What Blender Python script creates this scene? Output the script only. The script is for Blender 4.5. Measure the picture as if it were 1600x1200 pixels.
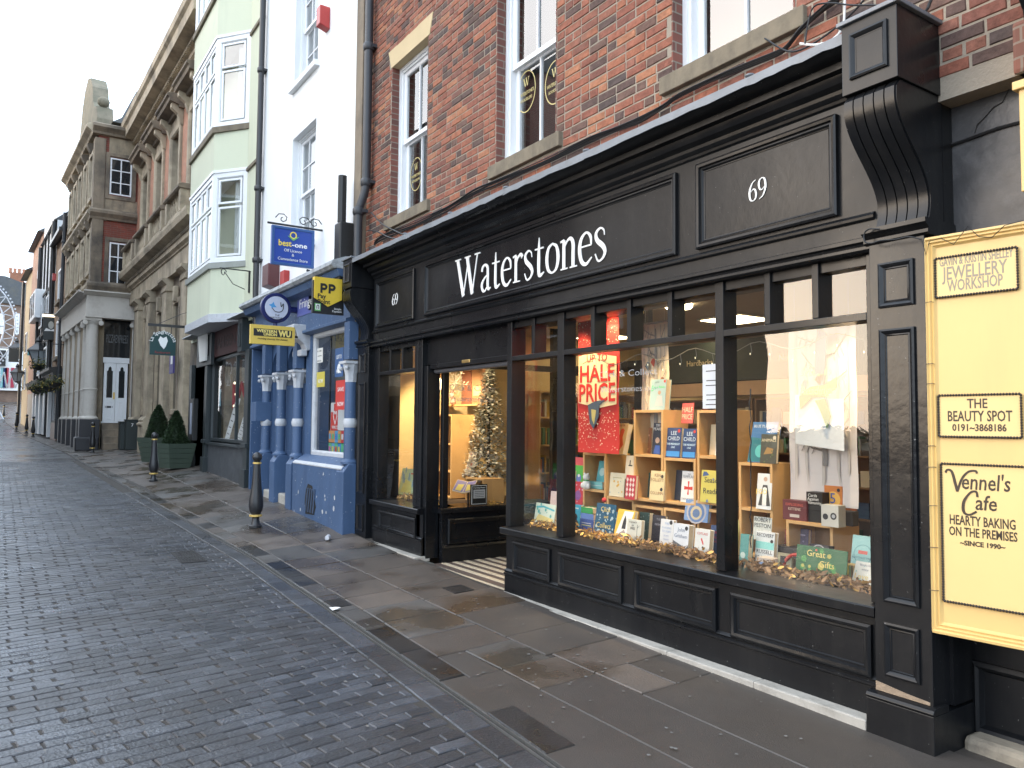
import bpy, bmesh, math, random
from mathutils import Vector, Matrix, Euler
random.seed(7)
R_ = math.radians
scene = bpy.context.scene
for o in list(bpy.data.objects): bpy.data.objects.remove(o)
COL = scene.collection

# ------------------------------------------------------------ camera
CAMROT = Matrix(((0.55477411, 0.03895994, 0.83108833),
                 (0.83195826, -0.0361034, -0.55366235),
                 (0.00843447, 0.99858834, -0.05244228)))
CAMPOS = Vector((0, 0, 1.6))
cam_d = bpy.data.cameras.new('camera'); cam = bpy.data.objects.new('camera', cam_d)
COL.objects.link(cam); scene.camera = cam
cam_d.sensor_width = 36; cam_d.lens = 27.0; cam_d.clip_start = 0.05; cam_d.clip_end = 2000
cam.matrix_world = Matrix.Translation(CAMPOS) @ CAMROT.to_4x4()

# ------------------------------------------------------------ sky and sun
SUN_EL, SUN_AZ = R_(9.0), R_(224.0)      # azimuth clockwise from +Y
world = bpy.data.worlds.new('World'); scene.world = world; world.use_nodes = True
wn, wl = world.node_tree.nodes, world.node_tree.links; wn.clear()
wo = wn.new('ShaderNodeOutputWorld'); bg = wn.new('ShaderNodeBackground')
sky = wn.new('ShaderNodeTexSky'); sky.sky_type = 'NISHITA'; sky.sun_disc = False
sky.sun_elevation = SUN_EL; sky.sun_rotation = SUN_AZ; sky.air_density = 1.0; sky.dust_density = 2.0; sky.ozone_density = 1.5
tc = wn.new('ShaderNodeTexCoord'); mp = wn.new('ShaderNodeMapping'); mp.inputs['Scale'].default_value = (1, 1, 3.5)
nz = wn.new('ShaderNodeTexNoise'); nz.inputs['Scale'].default_value = 2.2; nz.inputs['Detail'].default_value = 5
rp = wn.new('ShaderNodeValToRGB'); rp.color_ramp.elements[0].position = 0.3; rp.color_ramp.elements[0].color = (16, 20.5, 26, 1)
rp.color_ramp.elements[1].position = 0.7; rp.color_ramp.elements[1].color = (25, 28, 32, 1)
ad = wn.new('ShaderNodeMix'); ad.data_type = 'RGBA'; ad.blend_type = 'ADD'; ad.inputs[0].default_value = 1.0; ad.clamp_result = False
wl.new(tc.outputs['Generated'], mp.inputs['Vector']); wl.new(mp.outputs[0], nz.inputs['Vector']); wl.new(nz.outputs['Fac'], rp.inputs[0])
# low sunset glow spread broadly round the sun's side of the sky (seen in the shop glass)
dp = wn.new('ShaderNodeVectorMath'); dp.operation = 'DOT_PRODUCT'; dp.inputs[1].default_value = (-.45, -.87, .20)
mx0 = wn.new('ShaderNodeMath'); mx0.operation = 'MAXIMUM'; mx0.inputs[1].default_value = 0
pw = wn.new('ShaderNodeMath'); pw.operation = 'POWER'; pw.inputs[1].default_value = 7
gl = wn.new('ShaderNodeVectorMath'); gl.operation = 'SCALE'; gl.inputs[0].default_value = (44, 33.5, 23)
a2 = wn.new('ShaderNodeVectorMath'); a2.operation = 'ADD'
wl.new(tc.outputs['Generated'], dp.inputs[0]); wl.new(dp.outputs['Value'], mx0.inputs[0]); wl.new(mx0.outputs[0], pw.inputs[0]); wl.new(pw.outputs[0], gl.inputs['Scale'])
wl.new(sky.outputs[0], ad.inputs[6]); wl.new(rp.outputs[0], ad.inputs[7]); wl.new(ad.outputs[2], a2.inputs[0]); wl.new(gl.outputs[0], a2.inputs[1]); wl.new(a2.outputs[0], bg.inputs['Color'])
bg.inputs['Strength'].default_value = 0.115
wl.new(bg.outputs[0], wo.inputs['Surface'])
sd = bpy.data.lights.new('sun', 'SUN'); sd.energy = 1.2; sd.angle = R_(12); sd.color = (1, .82, .62)
sun = bpy.data.objects.new('sun', sd); COL.objects.link(sun)
sdir = Vector((math.sin(SUN_AZ) * math.cos(SUN_EL), math.cos(SUN_AZ) * math.cos(SUN_EL), math.sin(SUN_EL)))
sun.rotation_euler = sdir.to_track_quat('Z', 'Y').to_euler()
sun.location = (-4, -30, 20)
vs = scene.view_settings; vs.view_transform = 'Standard'; vs.look = 'None'; vs.exposure = -0.2; vs.gamma = 1.0
vs.use_curve_mapping = False

# ------------------------------------------------------------ coordinates: rays through known points of the photograph
def ray(px, py): return CAMROT @ Vector((px - 800, -(py - 600), -1200.0))
def atY(px, py, Y): r = ray(px, py); return CAMPOS + r * (Y / r.y)
def atX(px, py, X): r = ray(px, py); return CAMPOS + r * (X / r.x)
def atZ(px, py, Z): r = ray(px, py); return CAMPOS + r * ((Z - 1.6) / r.z)

def lerp(t, x):
    if x <= t[0][0]: return t[0][1]
    for (a, b), (c, d) in zip(t, t[1:]):
        if x <= c: return b + (d - b) * (x - a) / (c - a)
    return t[-1][1]
GT = [(-160, 10.6), (-110, 5.6), (-80, 2.9), (-62, 1.35), (-47, .8), (-29, .5), (-18, .3), (-11, .1), (-9, .05), (-6, .02), (-2, 0), (6, -.12)]
CF = [(-60, .03), (-29, .10), (-20, .12), (-12, .12), (-10, .09), (-9, .06), (-2, 0), (6, 0)]
KT = [(-110, -2.0), (-60, .55), (-40, 1.45), (-30, 1.9), (-22, 2.05), (-16, 2.2), (-11.5, 2.38), (-9, 2.46), (-5.7, 2.36), (-3.1, 2.23), (0, 2.06), (6, 1.75)]
def gz(x, y): return lerp(GT, x) + lerp(CF, x) * max(0, min(y, 4.5) - 2.4)
def kerb(x): return lerp(KT, x)

# ------------------------------------------------------------ frames and mesh building
class Frame:
    def __init__(s, O, u):
        s.O = Vector((O[0], O[1], 0)); s.u = Vector((u[0], u[1], 0)).normalized(); s.n = Vector((s.u.y, -s.u.x, 0))
    def p(s, a, d, z): return s.O + s.u * a + s.n * d + Vector((0, 0, z))
    def hit(s, px, py, d=0.0):
        r = ray(px, py); t = (d - (CAMPOS - s.O).dot(s.n)) / r.dot(s.n)
        P = CAMPOS + r * t; return (P - s.O).dot(s.u), P.z
W = Frame((0, 0), (1, 0))          # world: a = X, d = -Y
SX = Frame((0, 0), (0, 1))         # a = Y, d = X : planes that look along +X

class MB:
    def __init__(s, F=W): s.v = []; s.f = []; s.m = []; s.F = F; s.sm = False
    def add(s, pts, faces, m=0):
        b = len(s.v); s.v += [tuple(p) for p in pts]
        for f in faces: s.f.append([b + i for i in f]); s.m.append(m)
        return s
    def box(s, a0, a1, d0, d1, z0, z1, m=0):
        F = s.F; P = [F.p(a, d, z) for z in (z0, z1) for d in (d0, d1) for a in (a0, a1)]
        return s.add(P, [(0, 1, 3, 2), (4, 6, 7, 5), (0, 4, 5, 1), (2, 3, 7, 6), (0, 2, 6, 4), (1, 5, 7, 3)], m)
    def quad(s, *pts, m=0): return s.add(pts, [tuple(range(len(pts)))], m)
    def ring(s, a0, a1, z0, z1, prof, m=0, cap=False):
        """mitred rectangular moulding: prof = [(inset, depth), ...]"""
        F = s.F; P = []
        for i, d in prof:
            P += [F.p(a0 + i, d, z0 + i), F.p(a1 - i, d, z0 + i), F.p(a1 - i, d, z1 - i), F.p(a0 + i, d, z1 - i)]
        fs = []
        for k in range(len(prof) - 1):
            for j in range(4):
                a = k * 4 + j; b = k * 4 + (j + 1) % 4; fs.append((a, b, b + 4, a + 4))
        if cap: n = (len(prof) - 1) * 4; fs.append((n, n + 1, n + 2, n + 3))
        return s.add(P, fs, m)
    def prof(s, a0, a1, pr, m=0, close=True):
        """profile pr [(d,z)] run along a, closed at the ends"""
        F = s.F; n = len(pr); P = [F.p(a, d, z) for a in (a0, a1) for d, z in pr]
        fs = [(i, (i + 1) % n, n + (i + 1) % n, n + i) for i in range(n if close else n - 1)]
        if close: fs += [tuple(range(n))[::-1], tuple(range(n, 2 * n))]
        return s.add(P, fs, m)
    def poly(s, pts, d0, d1, m=0):
        """outline pts [(a,z)] given thickness d0..d1"""
        F = s.F; n = len(pts); P = [F.p(a, d, z) for d in (d0, d1) for a, z in pts]
        return s.add(P, [(i, (i + 1) % n, n + (i + 1) % n, n + i) for i in range(n)] + [tuple(range(n))[::-1], tuple(range(n, 2 * n))], m)
    def tube(s, pts, r, n=8, m=0, cap=True):
        pts = [Vector(p) for p in pts]; rr = r if isinstance(r, (list, tuple)) else [r] * len(pts)
        P = []
        for i, p in enumerate(pts):
            t = (pts[min(i + 1, len(pts) - 1)] - pts[max(i - 1, 0)]).normalized()
            ref = Vector((0, 0, 1)) if abs(t.z) < .9 else Vector((1, 0, 0))
            x = t.cross(ref).normalized(); y = t.cross(x)
            P += [p + (x * math.cos(k * 2 * math.pi / n) + y * math.sin(k * 2 * math.pi / n)) * rr[i] for k in range(n)]
        fs = [(i * n + k, i * n + (k + 1) % n, (i + 1) * n + (k + 1) % n, (i + 1) * n + k) for i in range(len(pts) - 1) for k in range(n)]
        if cap: fs += [tuple(range(n))[::-1], tuple(range((len(pts) - 1) * n, len(pts) * n))]
        return s.add(P, fs, m)
    def lathe(s, c, pr, n=16, m=0, ax=None):
        """pr [(r,h)] about c"""
        c = Vector(c); P = []
        X, Y, Z = (Vector((1, 0, 0)), Vector((0, 1, 0)), Vector((0, 0, 1))) if ax is None else ax
        for r, h in pr: P += [c + X * (r * math.cos(k * 2 * math.pi / n)) + Y * (r * math.sin(k * 2 * math.pi / n)) + Z * h for k in range(n)]
        fs = [(i * n + k, i * n + (k + 1) % n, (i + 1) * n + (k + 1) % n, (i + 1) * n + k) for i in range(len(pr) - 1) for k in range(n)]
        fs += [tuple(range(n))[::-1], tuple(range((len(pr) - 1) * n, len(pr) * n))]
        return s.add(P, fs, m)
    def ball(s, c, r, n=8, m=0, sc=(1, 1, 1)):
        k = max(4, n // 2 + 1)
        return s.lathe(c, [(max(.0005, r * math.sin(math.pi * i / k)) * sc[0], -r * sc[2] * math.cos(math.pi * i / k)) for i in range(k + 1)], n, m)
    def build(s, name, mats, parent=None, smooth=None, bevel=0, kind=None, label=None, cat=None, group=None, rec=True):
        me = bpy.data.meshes.new(name)
        off = Vector((0, 0, 0))
        if parent is not None:
            off = parent['wl']; off = Vector(off)
        me.from_pydata([tuple(Vector(v) - off) for v in s.v], [], s.f)
        if not isinstance(mats, (list, tuple)): mats = [mats]
        for mt in mats: me.materials.append(mt)
        if len(mats) > 1: me.polygons.foreach_set('material_index', s.m)
        if rec:
            b = bmesh.new(); b.from_mesh(me); bmesh.ops.recalc_face_normals(b, faces=b.faces); b.to_mesh(me); b.free()
        if smooth:
            me.polygons.foreach_set('use_smooth', [True] * len(me.polygons))
            me.set_sharp_from_angle(angle=R_(smooth if smooth > 1 else 40))
        o = bpy.data.objects.new(name, me); COL.objects.link(o)
        o['wl'] = tuple(off)
        if parent is not None: o.parent = parent
        if bevel:
            bv = o.modifiers.new('bevel', 'BEVEL'); bv.width = bevel; bv.segments = 2; bv.limit_method = 'ANGLE'; bv.angle_limit = R_(50)
            bv.harden_normals = False
        tag(o, label, cat, group, kind)
        return o
def tag(o, label=None, cat=None, group=None, kind=None):
    if label: o['label'] = label
    if cat: o['category'] = cat
    if group: o['group'] = group
    if kind: o['kind'] = kind
    return o
def thing(name, loc, label, cat, group=None):
    o = bpy.data.objects.new(name, None); COL.objects.link(o); o.location = loc; o.empty_display_size = .1
    o['wl'] = tuple(loc); return tag(o, label, cat, group)
def copy_tree(o, loc):
    kids = {}
    for q in list(bpy.data.objects):
        if q.parent: kids.setdefault(q.parent, []).append(q)
    def rec(q, par):
        c = q.copy(); COL.objects.link(c)
        if par: c.parent = par
        for k in kids.get(q, []): rec(k, c)
        return c
    r = rec(o, None); r.location = loc; return r

# ------------------------------------------------------------ materials
def nd(nt, t, **kw):
    n = nt.nodes.new(t)
    for k, v in kw.items(): setattr(n, k, v)
    return n
MATS = {}
def mat(name, col, rough=.6, var=.12, vs=3.0, bump=.0, bs=30., metal=0., spec=.5, emit=None, es=1., rvar=0., dirt=None, ds=1.2, dth=(.5, .75), obj=0.):
    if name in MATS: return MATS[name]
    m = bpy.data.materials.new(name); m.use_nodes = True; nt = m.node_tree; b = nt.nodes['Principled BSDF']; L = nt.links
    b.inputs['Roughness'].default_value = rough; b.inputs['Metallic'].default_value = metal; b.inputs['Specular IOR Level'].default_value = spec
    geo = nd(nt, 'ShaderNodeNewGeometry')
    c4 = tuple(col) + (1,)
    n1 = nd(nt, 'ShaderNodeTexNoise'); n1.inputs['Scale'].default_value = vs; n1.inputs['Detail'].default_value = 6; n1.inputs['Roughness'].default_value = .65
    L.new(geo.outputs['Position'], n1.inputs['Vector'])
    hsv = nd(nt, 'ShaderNodeMix', data_type='RGBA')
    hsv.inputs[6].default_value = tuple(c * (1 - var * 1.6) for c in col) + (1,); hsv.inputs[7].default_value = tuple(c * (1 + var * 1.6) for c in col) + (1,)
    L.new(n1.outputs['Fac'], hsv.inputs[0]); out = hsv.outputs[2]
    if obj:
        oi = nd(nt, 'ShaderNodeObjectInfo'); mr = nd(nt, 'ShaderNodeMapRange'); mr.inputs[3].default_value = 1 - obj; mr.inputs[4].default_value = 1 + obj
        fr = nd(nt, 'ShaderNodeMath', operation='ADD'); L.new(oi.outputs['Random'], fr.inputs[0]); L.new(geo.outputs['Random Per Island'], fr.inputs[1])
        f2 = nd(nt, 'ShaderNodeMath', operation='FRACT'); L.new(fr.outputs[0], f2.inputs[0]); L.new(f2.outputs[0], mr.inputs[0])
        vm = nd(nt, 'ShaderNodeVectorMath', operation='SCALE'); L.new(out, vm.inputs[0]); L.new(mr.outputs[0], vm.inputs['Scale']); out = vm.outputs[0]
    if dirt:
        n2 = nd(nt, 'ShaderNodeTexNoise'); n2.inputs['Scale'].default_value = ds; n2.inputs['Detail'].default_value = 8; n2.inputs['Roughness'].default_value = .7
        L.new(geo.outputs['Position'], n2.inputs['Vector'])
        rm = nd(nt, 'ShaderNodeMapRange'); rm.inputs[1].default_value = dth[0]; rm.inputs[2].default_value = dth[1]; L.new(n2.outputs['Fac'], rm.inputs[0])
        mx = nd(nt, 'ShaderNodeMix', data_type='RGBA'); L.new(rm.outputs[0], mx.inputs[0]); L.new(out, mx.inputs[6]); mx.inputs[7].default_value = tuple(dirt) + (1,)
        out = mx.outputs[2]
    L.new(out, b.inputs['Base Color'])
    if rvar:
        n3 = nd(nt, 'ShaderNodeTexNoise'); n3.inputs['Scale'].default_value = .9; n3.inputs['Detail'].default_value = 5; L.new(geo.outputs['Position'], n3.inputs['Vector'])
        r3 = nd(nt, 'ShaderNodeMapRange'); r3.inputs[1].default_value = .35; r3.inputs[2].default_value = .65; r3.inputs[3].default_value = max(.04, rough - rvar); r3.inputs[4].default_value = min(1, rough + rvar)
        L.new(n3.outputs['Fac'], r3.inputs[0]); L.new(r3.outputs[0], b.inputs['Roughness'])
    if bump:
        n4 = nd(nt, 'ShaderNodeTexNoise'); n4.inputs['Scale'].default_value = bs; n4.inputs['Detail'].default_value = 5; L.new(geo.outputs['Position'], n4.inputs['Vector'])
        bp = nd(nt, 'ShaderNodeBump'); bp.inputs['Strength'].default_value = bump; bp.inputs['Distance'].default_value = .01
        L.new(n4.outputs['Fac'], bp.inputs['Height']); L.new(bp.outputs[0], b.inputs['Normal'])
    if emit: b.inputs['Emission Color'].default_value = tuple(emit) + (1,); b.inputs['Emission Strength'].default_value = es
    MATS[name] = m; return m
def glassmat(name, tint=(1, 1, 1), ior=1.7):
    if name in MATS: return MATS[name]
    m = bpy.data.materials.new(name); m.use_nodes = True; nt = m.node_tree; nt.nodes.clear(); L = nt.links
    o = nd(nt, 'ShaderNodeOutputMaterial'); t = nd(nt, 'ShaderNodeBsdfTransparent'); g = nd(nt, 'ShaderNodeBsdfGlossy'); mx = nd(nt, 'ShaderNodeMixShader'); f = nd(nt, 'ShaderNodeFresnel')
    t.inputs[0].default_value = tuple(tint) + (1,); g.inputs['Roughness'].default_value = .012; 
    gb = nd(nt, 'ShaderNodeNewGeometry'); m1 = nd(nt, 'ShaderNodeMath', operation='MULTIPLY_ADD'); m1.inputs[1].default_value = -2; m1.inputs[2].default_value = 1; L.new(gb.outputs['Backfacing'], m1.inputs[0])
    pw_ = nd(nt, 'ShaderNodeMath', operation='POWER'); pw_.inputs[0].default_value = ior; L.new(m1.outputs[0], pw_.inputs[1]); L.new(pw_.outputs[0], f.inputs[0])   # same reflectance from either side
    nz = nd(nt, 'ShaderNodeTexNoise'); nz.inputs['Scale'].default_value = 1.3; ge = nd(nt, 'ShaderNodeNewGeometry'); L.new(ge.outputs['Position'], nz.inputs['Vector'])
    bp = nd(nt, 'ShaderNodeBump'); bp.inputs['Strength'].default_value = .12; bp.inputs['Distance'].default_value = .02; L.new(nz.outputs['Fac'], bp.inputs['Height']); L.new(bp.outputs[0], g.inputs['Normal'])
    L.new(f.outputs[0], mx.inputs[0]); L.new(t.outputs[0], mx.inputs[1]); L.new(g.outputs[0], mx.inputs[2]); L.new(mx.outputs[0], o.inputs[0])
    MATS[name] = m; return m
def brickmat(name, c1, c2, mortar, scale=1.0, row=.075, wid=.225, rot=0.):
    """painted brick pattern for walls too far off to tell the bricks apart"""
    if name in MATS: return MATS[name]
    m = bpy.data.materials.new(name); m.use_nodes = True; nt = m.node_tree; L = nt.links; b = nt.nodes['Principled BSDF']; b.inputs['Roughness'].default_value = .85
    ge = nd(nt, 'ShaderNodeNewGeometry'); sp = nd(nt, 'ShaderNodeSeparateXYZ'); cb = nd(nt, 'ShaderNodeCombineXYZ'); L.new(ge.outputs['Position'], sp.inputs[0])
    sm = nd(nt, 'ShaderNodeMath', operation='ADD'); L.new(sp.outputs[0], sm.inputs[0]); L.new(sp.outputs[1], sm.inputs[1]); L.new(sm.outputs[0], cb.inputs[0]); L.new(sp.outputs[2], cb.inputs[1])
    br = nd(nt, 'ShaderNodeTexBrick'); br.inputs['Scale'].default_value = 1; br.inputs['Brick Width'].default_value = wid; br.inputs['Row Height'].default_value = row
    br.inputs['Mortar Size'].default_value = .006; br.inputs['Color1'].default_value = tuple(c1) + (1,); br.inputs['Color2'].default_value = tuple(c2) + (1,); br.inputs['Mortar'].default_value = tuple(mortar) + (1,)
    L.new(cb.outputs[0], br.inputs['Vector'])
    nz = nd(nt, 'ShaderNodeTexNoise'); nz.inputs['Scale'].default_value = 1.6; nz.inputs['Detail'].default_value = 7; L.new(ge.outputs['Position'], nz.inputs['Vector'])
    mr = nd(nt, 'ShaderNodeMapRange'); mr.inputs[3].default_value = .6; mr.inputs[4].default_value = 1.4; L.new(nz.outputs['Fac'], mr.inputs[0])
    vm = nd(nt, 'ShaderNodeVectorMath', operation='SCALE'); L.new(br.outputs[0], vm.inputs[0]); L.new(mr.outputs[0], vm.inputs['Scale']); L.new(vm.outputs[0], b.inputs['Base Color'])
    MATS[name] = m; return m
def brick_piece_mat():
    m = bpy.data.materials.new('brick_clay'); m.use_nodes = True; nt = m.node_tree; L = nt.links; b = nt.nodes['Principled BSDF']; b.inputs['Roughness'].default_value = .85; b.inputs['Specular IOR Level'].default_value = .3
    ge = nd(nt, 'ShaderNodeNewGeometry'); oi = nd(nt, 'ShaderNodeObjectInfo'); a = nd(nt, 'ShaderNodeMath', operation='ADD'); f = nd(nt, 'ShaderNodeMath', operation='FRACT')
    L.new(oi.outputs['Random'], a.inputs[0]); L.new(ge.outputs['Random Per Island'], a.inputs[1]); L.new(a.outputs[0], f.inputs[0])
    r = nd(nt, 'ShaderNodeValToRGB'); r.color_ramp.interpolation = 'CONSTANT'; e = r.color_ramp.elements
    cs = [(.270, .102, .064), (.228, .086, .058), (.185, .076, .056), (.305, .118, .068), (.245, .104, .072), (.098, .062, .053), (.215, .080, .053), (.135, .079, .062), (.34, .148, .082), (.080, .058, .053)]
    e[0].position = 0; e[0].color = cs[0] + (1,); e[1].position = .16; e[1].color = cs[1] + (1,)
    for i, c in enumerate(cs[2:]): q = e.new((.32, .44, .55, .64, .74, .83, .89, .95)[i]); q.color = c + (1,)
    L.new(f.outputs[0], r.inputs[0])
    nz = nd(nt, 'ShaderNodeTexNoise'); nz.inputs['Scale'].default_value = 18; nz.inputs['Detail'].default_value = 8; nz.inputs['Roughness'].default_value = .75; L.new(ge.outputs['Position'], nz.inputs['Vector'])
    mr = nd(nt, 'ShaderNodeMapRange'); mr.inputs[1].default_value = .3; mr.inputs[2].default_value = .7; mr.inputs[3].default_value = .62; mr.inputs[4].default_value = 1.4; L.new(nz.outputs['Fac'], mr.inputs[0])
    vm = nd(nt, 'ShaderNodeVectorMath', operation='SCALE'); L.new(r.outputs[0], vm.inputs[0]); L.new(mr.outputs[0], vm.inputs['Scale'])
    n2 = nd(nt, 'ShaderNodeTexNoise'); n2.inputs['Scale'].default_value = 2.3; n2.inputs['Detail'].default_value = 8; L.new(ge.outputs['Position'], n2.inputs['Vector'])
    m2 = nd(nt, 'ShaderNodeMapRange'); m2.inputs[1].default_value = .55; m2.inputs[2].default_value = .8; m2.inputs[4].default_value = .6; L.new(n2.outputs['Fac'], m2.inputs[0])
    mx = nd(nt, 'ShaderNodeMix', data_type='RGBA'); L.new(m2.outputs[0], mx.inputs[0]); L.new(vm.outputs[0], mx.inputs[6]); mx.inputs[7].default_value = (.14, .10, .085, 1)
    L.new(mx.outputs[2], b.inputs['Base Color'])
    bp = nd(nt, 'ShaderNodeBump'); bp.inputs['Strength'].default_value = .55; bp.inputs['Distance'].default_value = .008
    n3 = nd(nt, 'ShaderNodeTexNoise'); n3.inputs['Scale'].default_value = 45; n3.inputs['Detail'].default_value = 6; L.new(ge.outputs['Position'], n3.inputs['Vector']); L.new(n3.outputs['Fac'], bp.inputs['Height']); L.new(bp.outputs[0], b.inputs['Normal'])
    return m

BLACK = mat('black_gloss_paint', (.0060, .0066, .0080), .33, .25, 2.0, bump=.16, bs=16, rvar=.13, spec=.36, dirt=(.014, .014, .0145), ds=2.5, dth=(.55, .85))
WHITE = mat('white_paint', (.80, .80, .79), .5, .05, 4, dirt=(.5, .49, .46), ds=2, dth=(.6, .9))
UPVC = mat('white_window_paint', (.78, .79, .80), .35, .03, 3)
STONE = mat('buff_sandstone', (.40, .32, .215), .85, .22, 1.6, bump=.3, bs=25, dirt=(.13, .105, .085), ds=1.1, dth=(.45, .72))
STONED = mat('weathered_sandstone', (.24, .19, .135), .88, .3, 1.4, bump=.35, bs=20, dirt=(.075, .065, .055), ds=.9, dth=(.45, .7))
SILLST = mat('olive_sill_stone', (.20, .165, .115), .85, .2, 4, bump=.25, bs=40, dirt=(.10, .09, .07), ds=3)
LEAD = mat('lead_sheet', (.19, .205, .225), .5, .18, 5, bump=.25, bs=9, metal=.25, dirt=(.14, .14, .145), ds=3, dth=(.5, .75))
IRON = mat('black_iron', (.018, .018, .02), .38, .2, 5, bump=.1, bs=40, spec=.6)
GOLD = mat('gold_paint', (.75, .52, .16), .35, .1, 8, metal=.4)
CABLE = mat('black_cable', (.012, .012, .013), .45, .1)
WCABLE = mat('white_cable', (.7, .7, .68), .45, .1)
GLASS = glassmat('shop_glass', (.97, .98, .97), 1.9)
GLASSD = mat('dark_window_glass', (.020, .024, .028), .045, .1, 2, spec=1.0)
GLASSH = glassmat('house_glass', (.90, .93, .93), 2.7)
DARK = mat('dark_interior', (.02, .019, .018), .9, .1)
MORTAR = mat('lime_mortar', (.31, .265, .21), .95, .2, 8, bump=.5, bs=60, dirt=(.2, .17, .14), ds=2)
def streaks(m, col, amt=.5, sc=(2.2, 2.2, .22), th=(.48, .72), fine=None):
    """rain streaks (noise stretched down the wall) and, if fine, small chips or dust specks"""
    nt = m.node_tree; L = nt.links; b = nt.nodes['Principled BSDF']; src = b.inputs['Base Color'].links[0].from_socket; ge = nd(nt, 'ShaderNodeNewGeometry')
    def layer(src, scale, t0, t1, c, k, det=5):
        mpn = nd(nt, 'ShaderNodeMapping'); mpn.inputs['Scale'].default_value = scale; n = nd(nt, 'ShaderNodeTexNoise'); n.inputs['Scale'].default_value = 1; n.inputs['Detail'].default_value = det; n.inputs['Roughness'].default_value = .6
        L.new(ge.outputs['Position'], mpn.inputs[0]); L.new(mpn.outputs[0], n.inputs['Vector']); r = nd(nt, 'ShaderNodeMapRange'); r.inputs[1].default_value = t0; r.inputs[2].default_value = t1; r.inputs[4].default_value = k; L.new(n.outputs['Fac'], r.inputs[0])
        x = nd(nt, 'ShaderNodeMix', data_type='RGBA'); L.new(r.outputs[0], x.inputs[0]); L.new(src, x.inputs[6]); x.inputs[7].default_value = tuple(c) + (1,); return x.outputs[2]
    out = layer(src, sc, th[0], th[1], col, amt)
    if fine: out = layer(out, (fine[0],) * 3, fine[1], fine[1] + .02, fine[2], fine[3], 2)
    L.new(out, b.inputs['Base Color'])
WOOD = mat('light_birch_ply', (.60, .36, .15), .5, .12, 3)
CREAMW = mat('cream_wall_paint', (.62, .47, .25), .8, .06, 2)
PAPER = mat('book_pages', (.72, .60, .42), .8, .06, 60)
YEL = mat('yellow_board_paint', (.70, .48, .185), .42, .04, 2, bump=.04, bs=20)

streaks(BLACK, (.020, .0195, .019), .6, (7, 7, .9), (.50, .74), fine=(55, .735, (.16, .16, .155), .8))
streaks(STONE, (.085, .075, .062), .75, (1.6, 1.6, .3)); streaks(STONED, (.05, .045, .04), .7, (1.8, 1.8, .3)); streaks(YEL, (.55, .38, .16), .45, (3, 3, .35), (.5, .75)); streaks(SILLST, (.07, .06, .045), .7, (6, 6, 2))
# ============================================================ GROUND
def rough_road_mat():
    m = mat('sett_paver', (.068, .072, .081), .30, .3, 9, bump=.6, bs=60, rvar=.14, spec=.6, obj=.42, dirt=(.030, .028, .028), ds=.9, dth=(.44, .68))
    return m
JOINT = mat('joint_grit', (.050, .043, .036), .8, .25, 20, bump=.5, bs=120)
PAVER = rough_road_mat()
def flag_mat(name, col, rough, wet):
    m = mat(name, col, rough, .2, 2.6, bump=.35, bs=70, spec=.5, obj=.25); nt = m.node_tree; L = nt.links; b = nt.nodes['Principled BSDF']
    ge = nd(nt, 'ShaderNodeNewGeometry'); n = nd(nt, 'ShaderNodeTexNoise'); n.inputs['Scale'].default_value = 1.5; n.inputs['Detail'].default_value = 4; L.new(ge.outputs['Position'], n.inputs['Vector'])
    r = nd(nt, 'ShaderNodeMapRange'); r.inputs[1].default_value = .46; r.inputs[2].default_value = .60; L.new(n.outputs['Fac'], r.inputs[0])
    src = b.inputs['Base Color'].links[0].from_socket
    mx = nd(nt, 'ShaderNodeMix', data_type='RGBA', blend_type='MULTIPLY'); L.new(src, mx.inputs[6]); mx.inputs[7].default_value = (.62, .56, .48, 1)
    k = nd(nt, 'ShaderNodeMath', operation='MULTIPLY'); L.new(r.outputs[0], k.inputs[0]); k.inputs[1].default_value = wet; L.new(k.outputs[0], mx.inputs[0]); L.new(mx.outputs[2], b.inputs['Base Color'])
    r2 = nd(nt, 'ShaderNodeMapRange'); L.new(k.outputs[0], r2.inputs[0]); r2.inputs[3].default_value = rough; r2.inputs[4].default_value = rough - .33; L.new(r2.outputs[0], b.inputs['Roughness'])
    return m
FLAG = flag_mat('sandstone_flag', (.104, .085, .071), .50, .9)
FLAGD = flag_mat('dark_wet_flag', (.026, .025, .025), .42, .8)
FLAGG = flag_mat('grey_flag', (.094, .087, .080), .48, .9)
TAR = mat('smooth_screed', (.066, .056, .048), .5, .18, 2, bump=.3, bs=140, rvar=.12)
LIGHTST = mat('pale_doorstep_stone', (.42, .39, .34), .75, .15, 4, bump=.3, bs=40, dirt=(.2, .18, .15), ds=3, dth=(.5, .75))

def sheet(name, xs, ylo, yhi, ny, dz, m, kind='structure', parent=None):
    b = MB(); n = ny + 1
    for x in xs:
        lo, hi = ylo(x), yhi(x)
        for j in range(n):
            y = lo + (hi - lo) * j / ny; b.v.append((x, y, gz(x, y) + dz))
    for i in range(len(xs) - 1):
        for j in range(ny): a = i * n + j; b.f.append([a, a + 1, a + n + 1, a + n]); b.m.append(0)
    return b.build(name, m, parent, kind=kind, rec=False)
xs = [-160, -130, -110, -95, -80, -70, -62, -55, -47] + [-47 + .5 * i for i in range(1, 107)]
road_far = mat('worn_setts_far', (.062, .065, .072), .30, .2, 1.2, bump=.5, bs=24, rvar=.14, spec=.5)
road = sheet('road', xs, lambda x: -9.0, kerb, 12, -.0095, JOINT)
pave = sheet('pavement', xs, kerb, lambda x: 3.93 if x > -9.3 else 5.2, 6, -.012, JOINT)
farroad = sheet('road_surface', [x for x in xs if x <= -25.5], lambda x: -8.9, lambda x: kerb(x) - .05, 8, -.001, road_far, 'stuff', road)
farpave = sheet('paving', [x for x in xs if x <= -30.], kerb, lambda x: 5.0, 4, -.001, FLAGG, 'stuff', pave)
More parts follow.
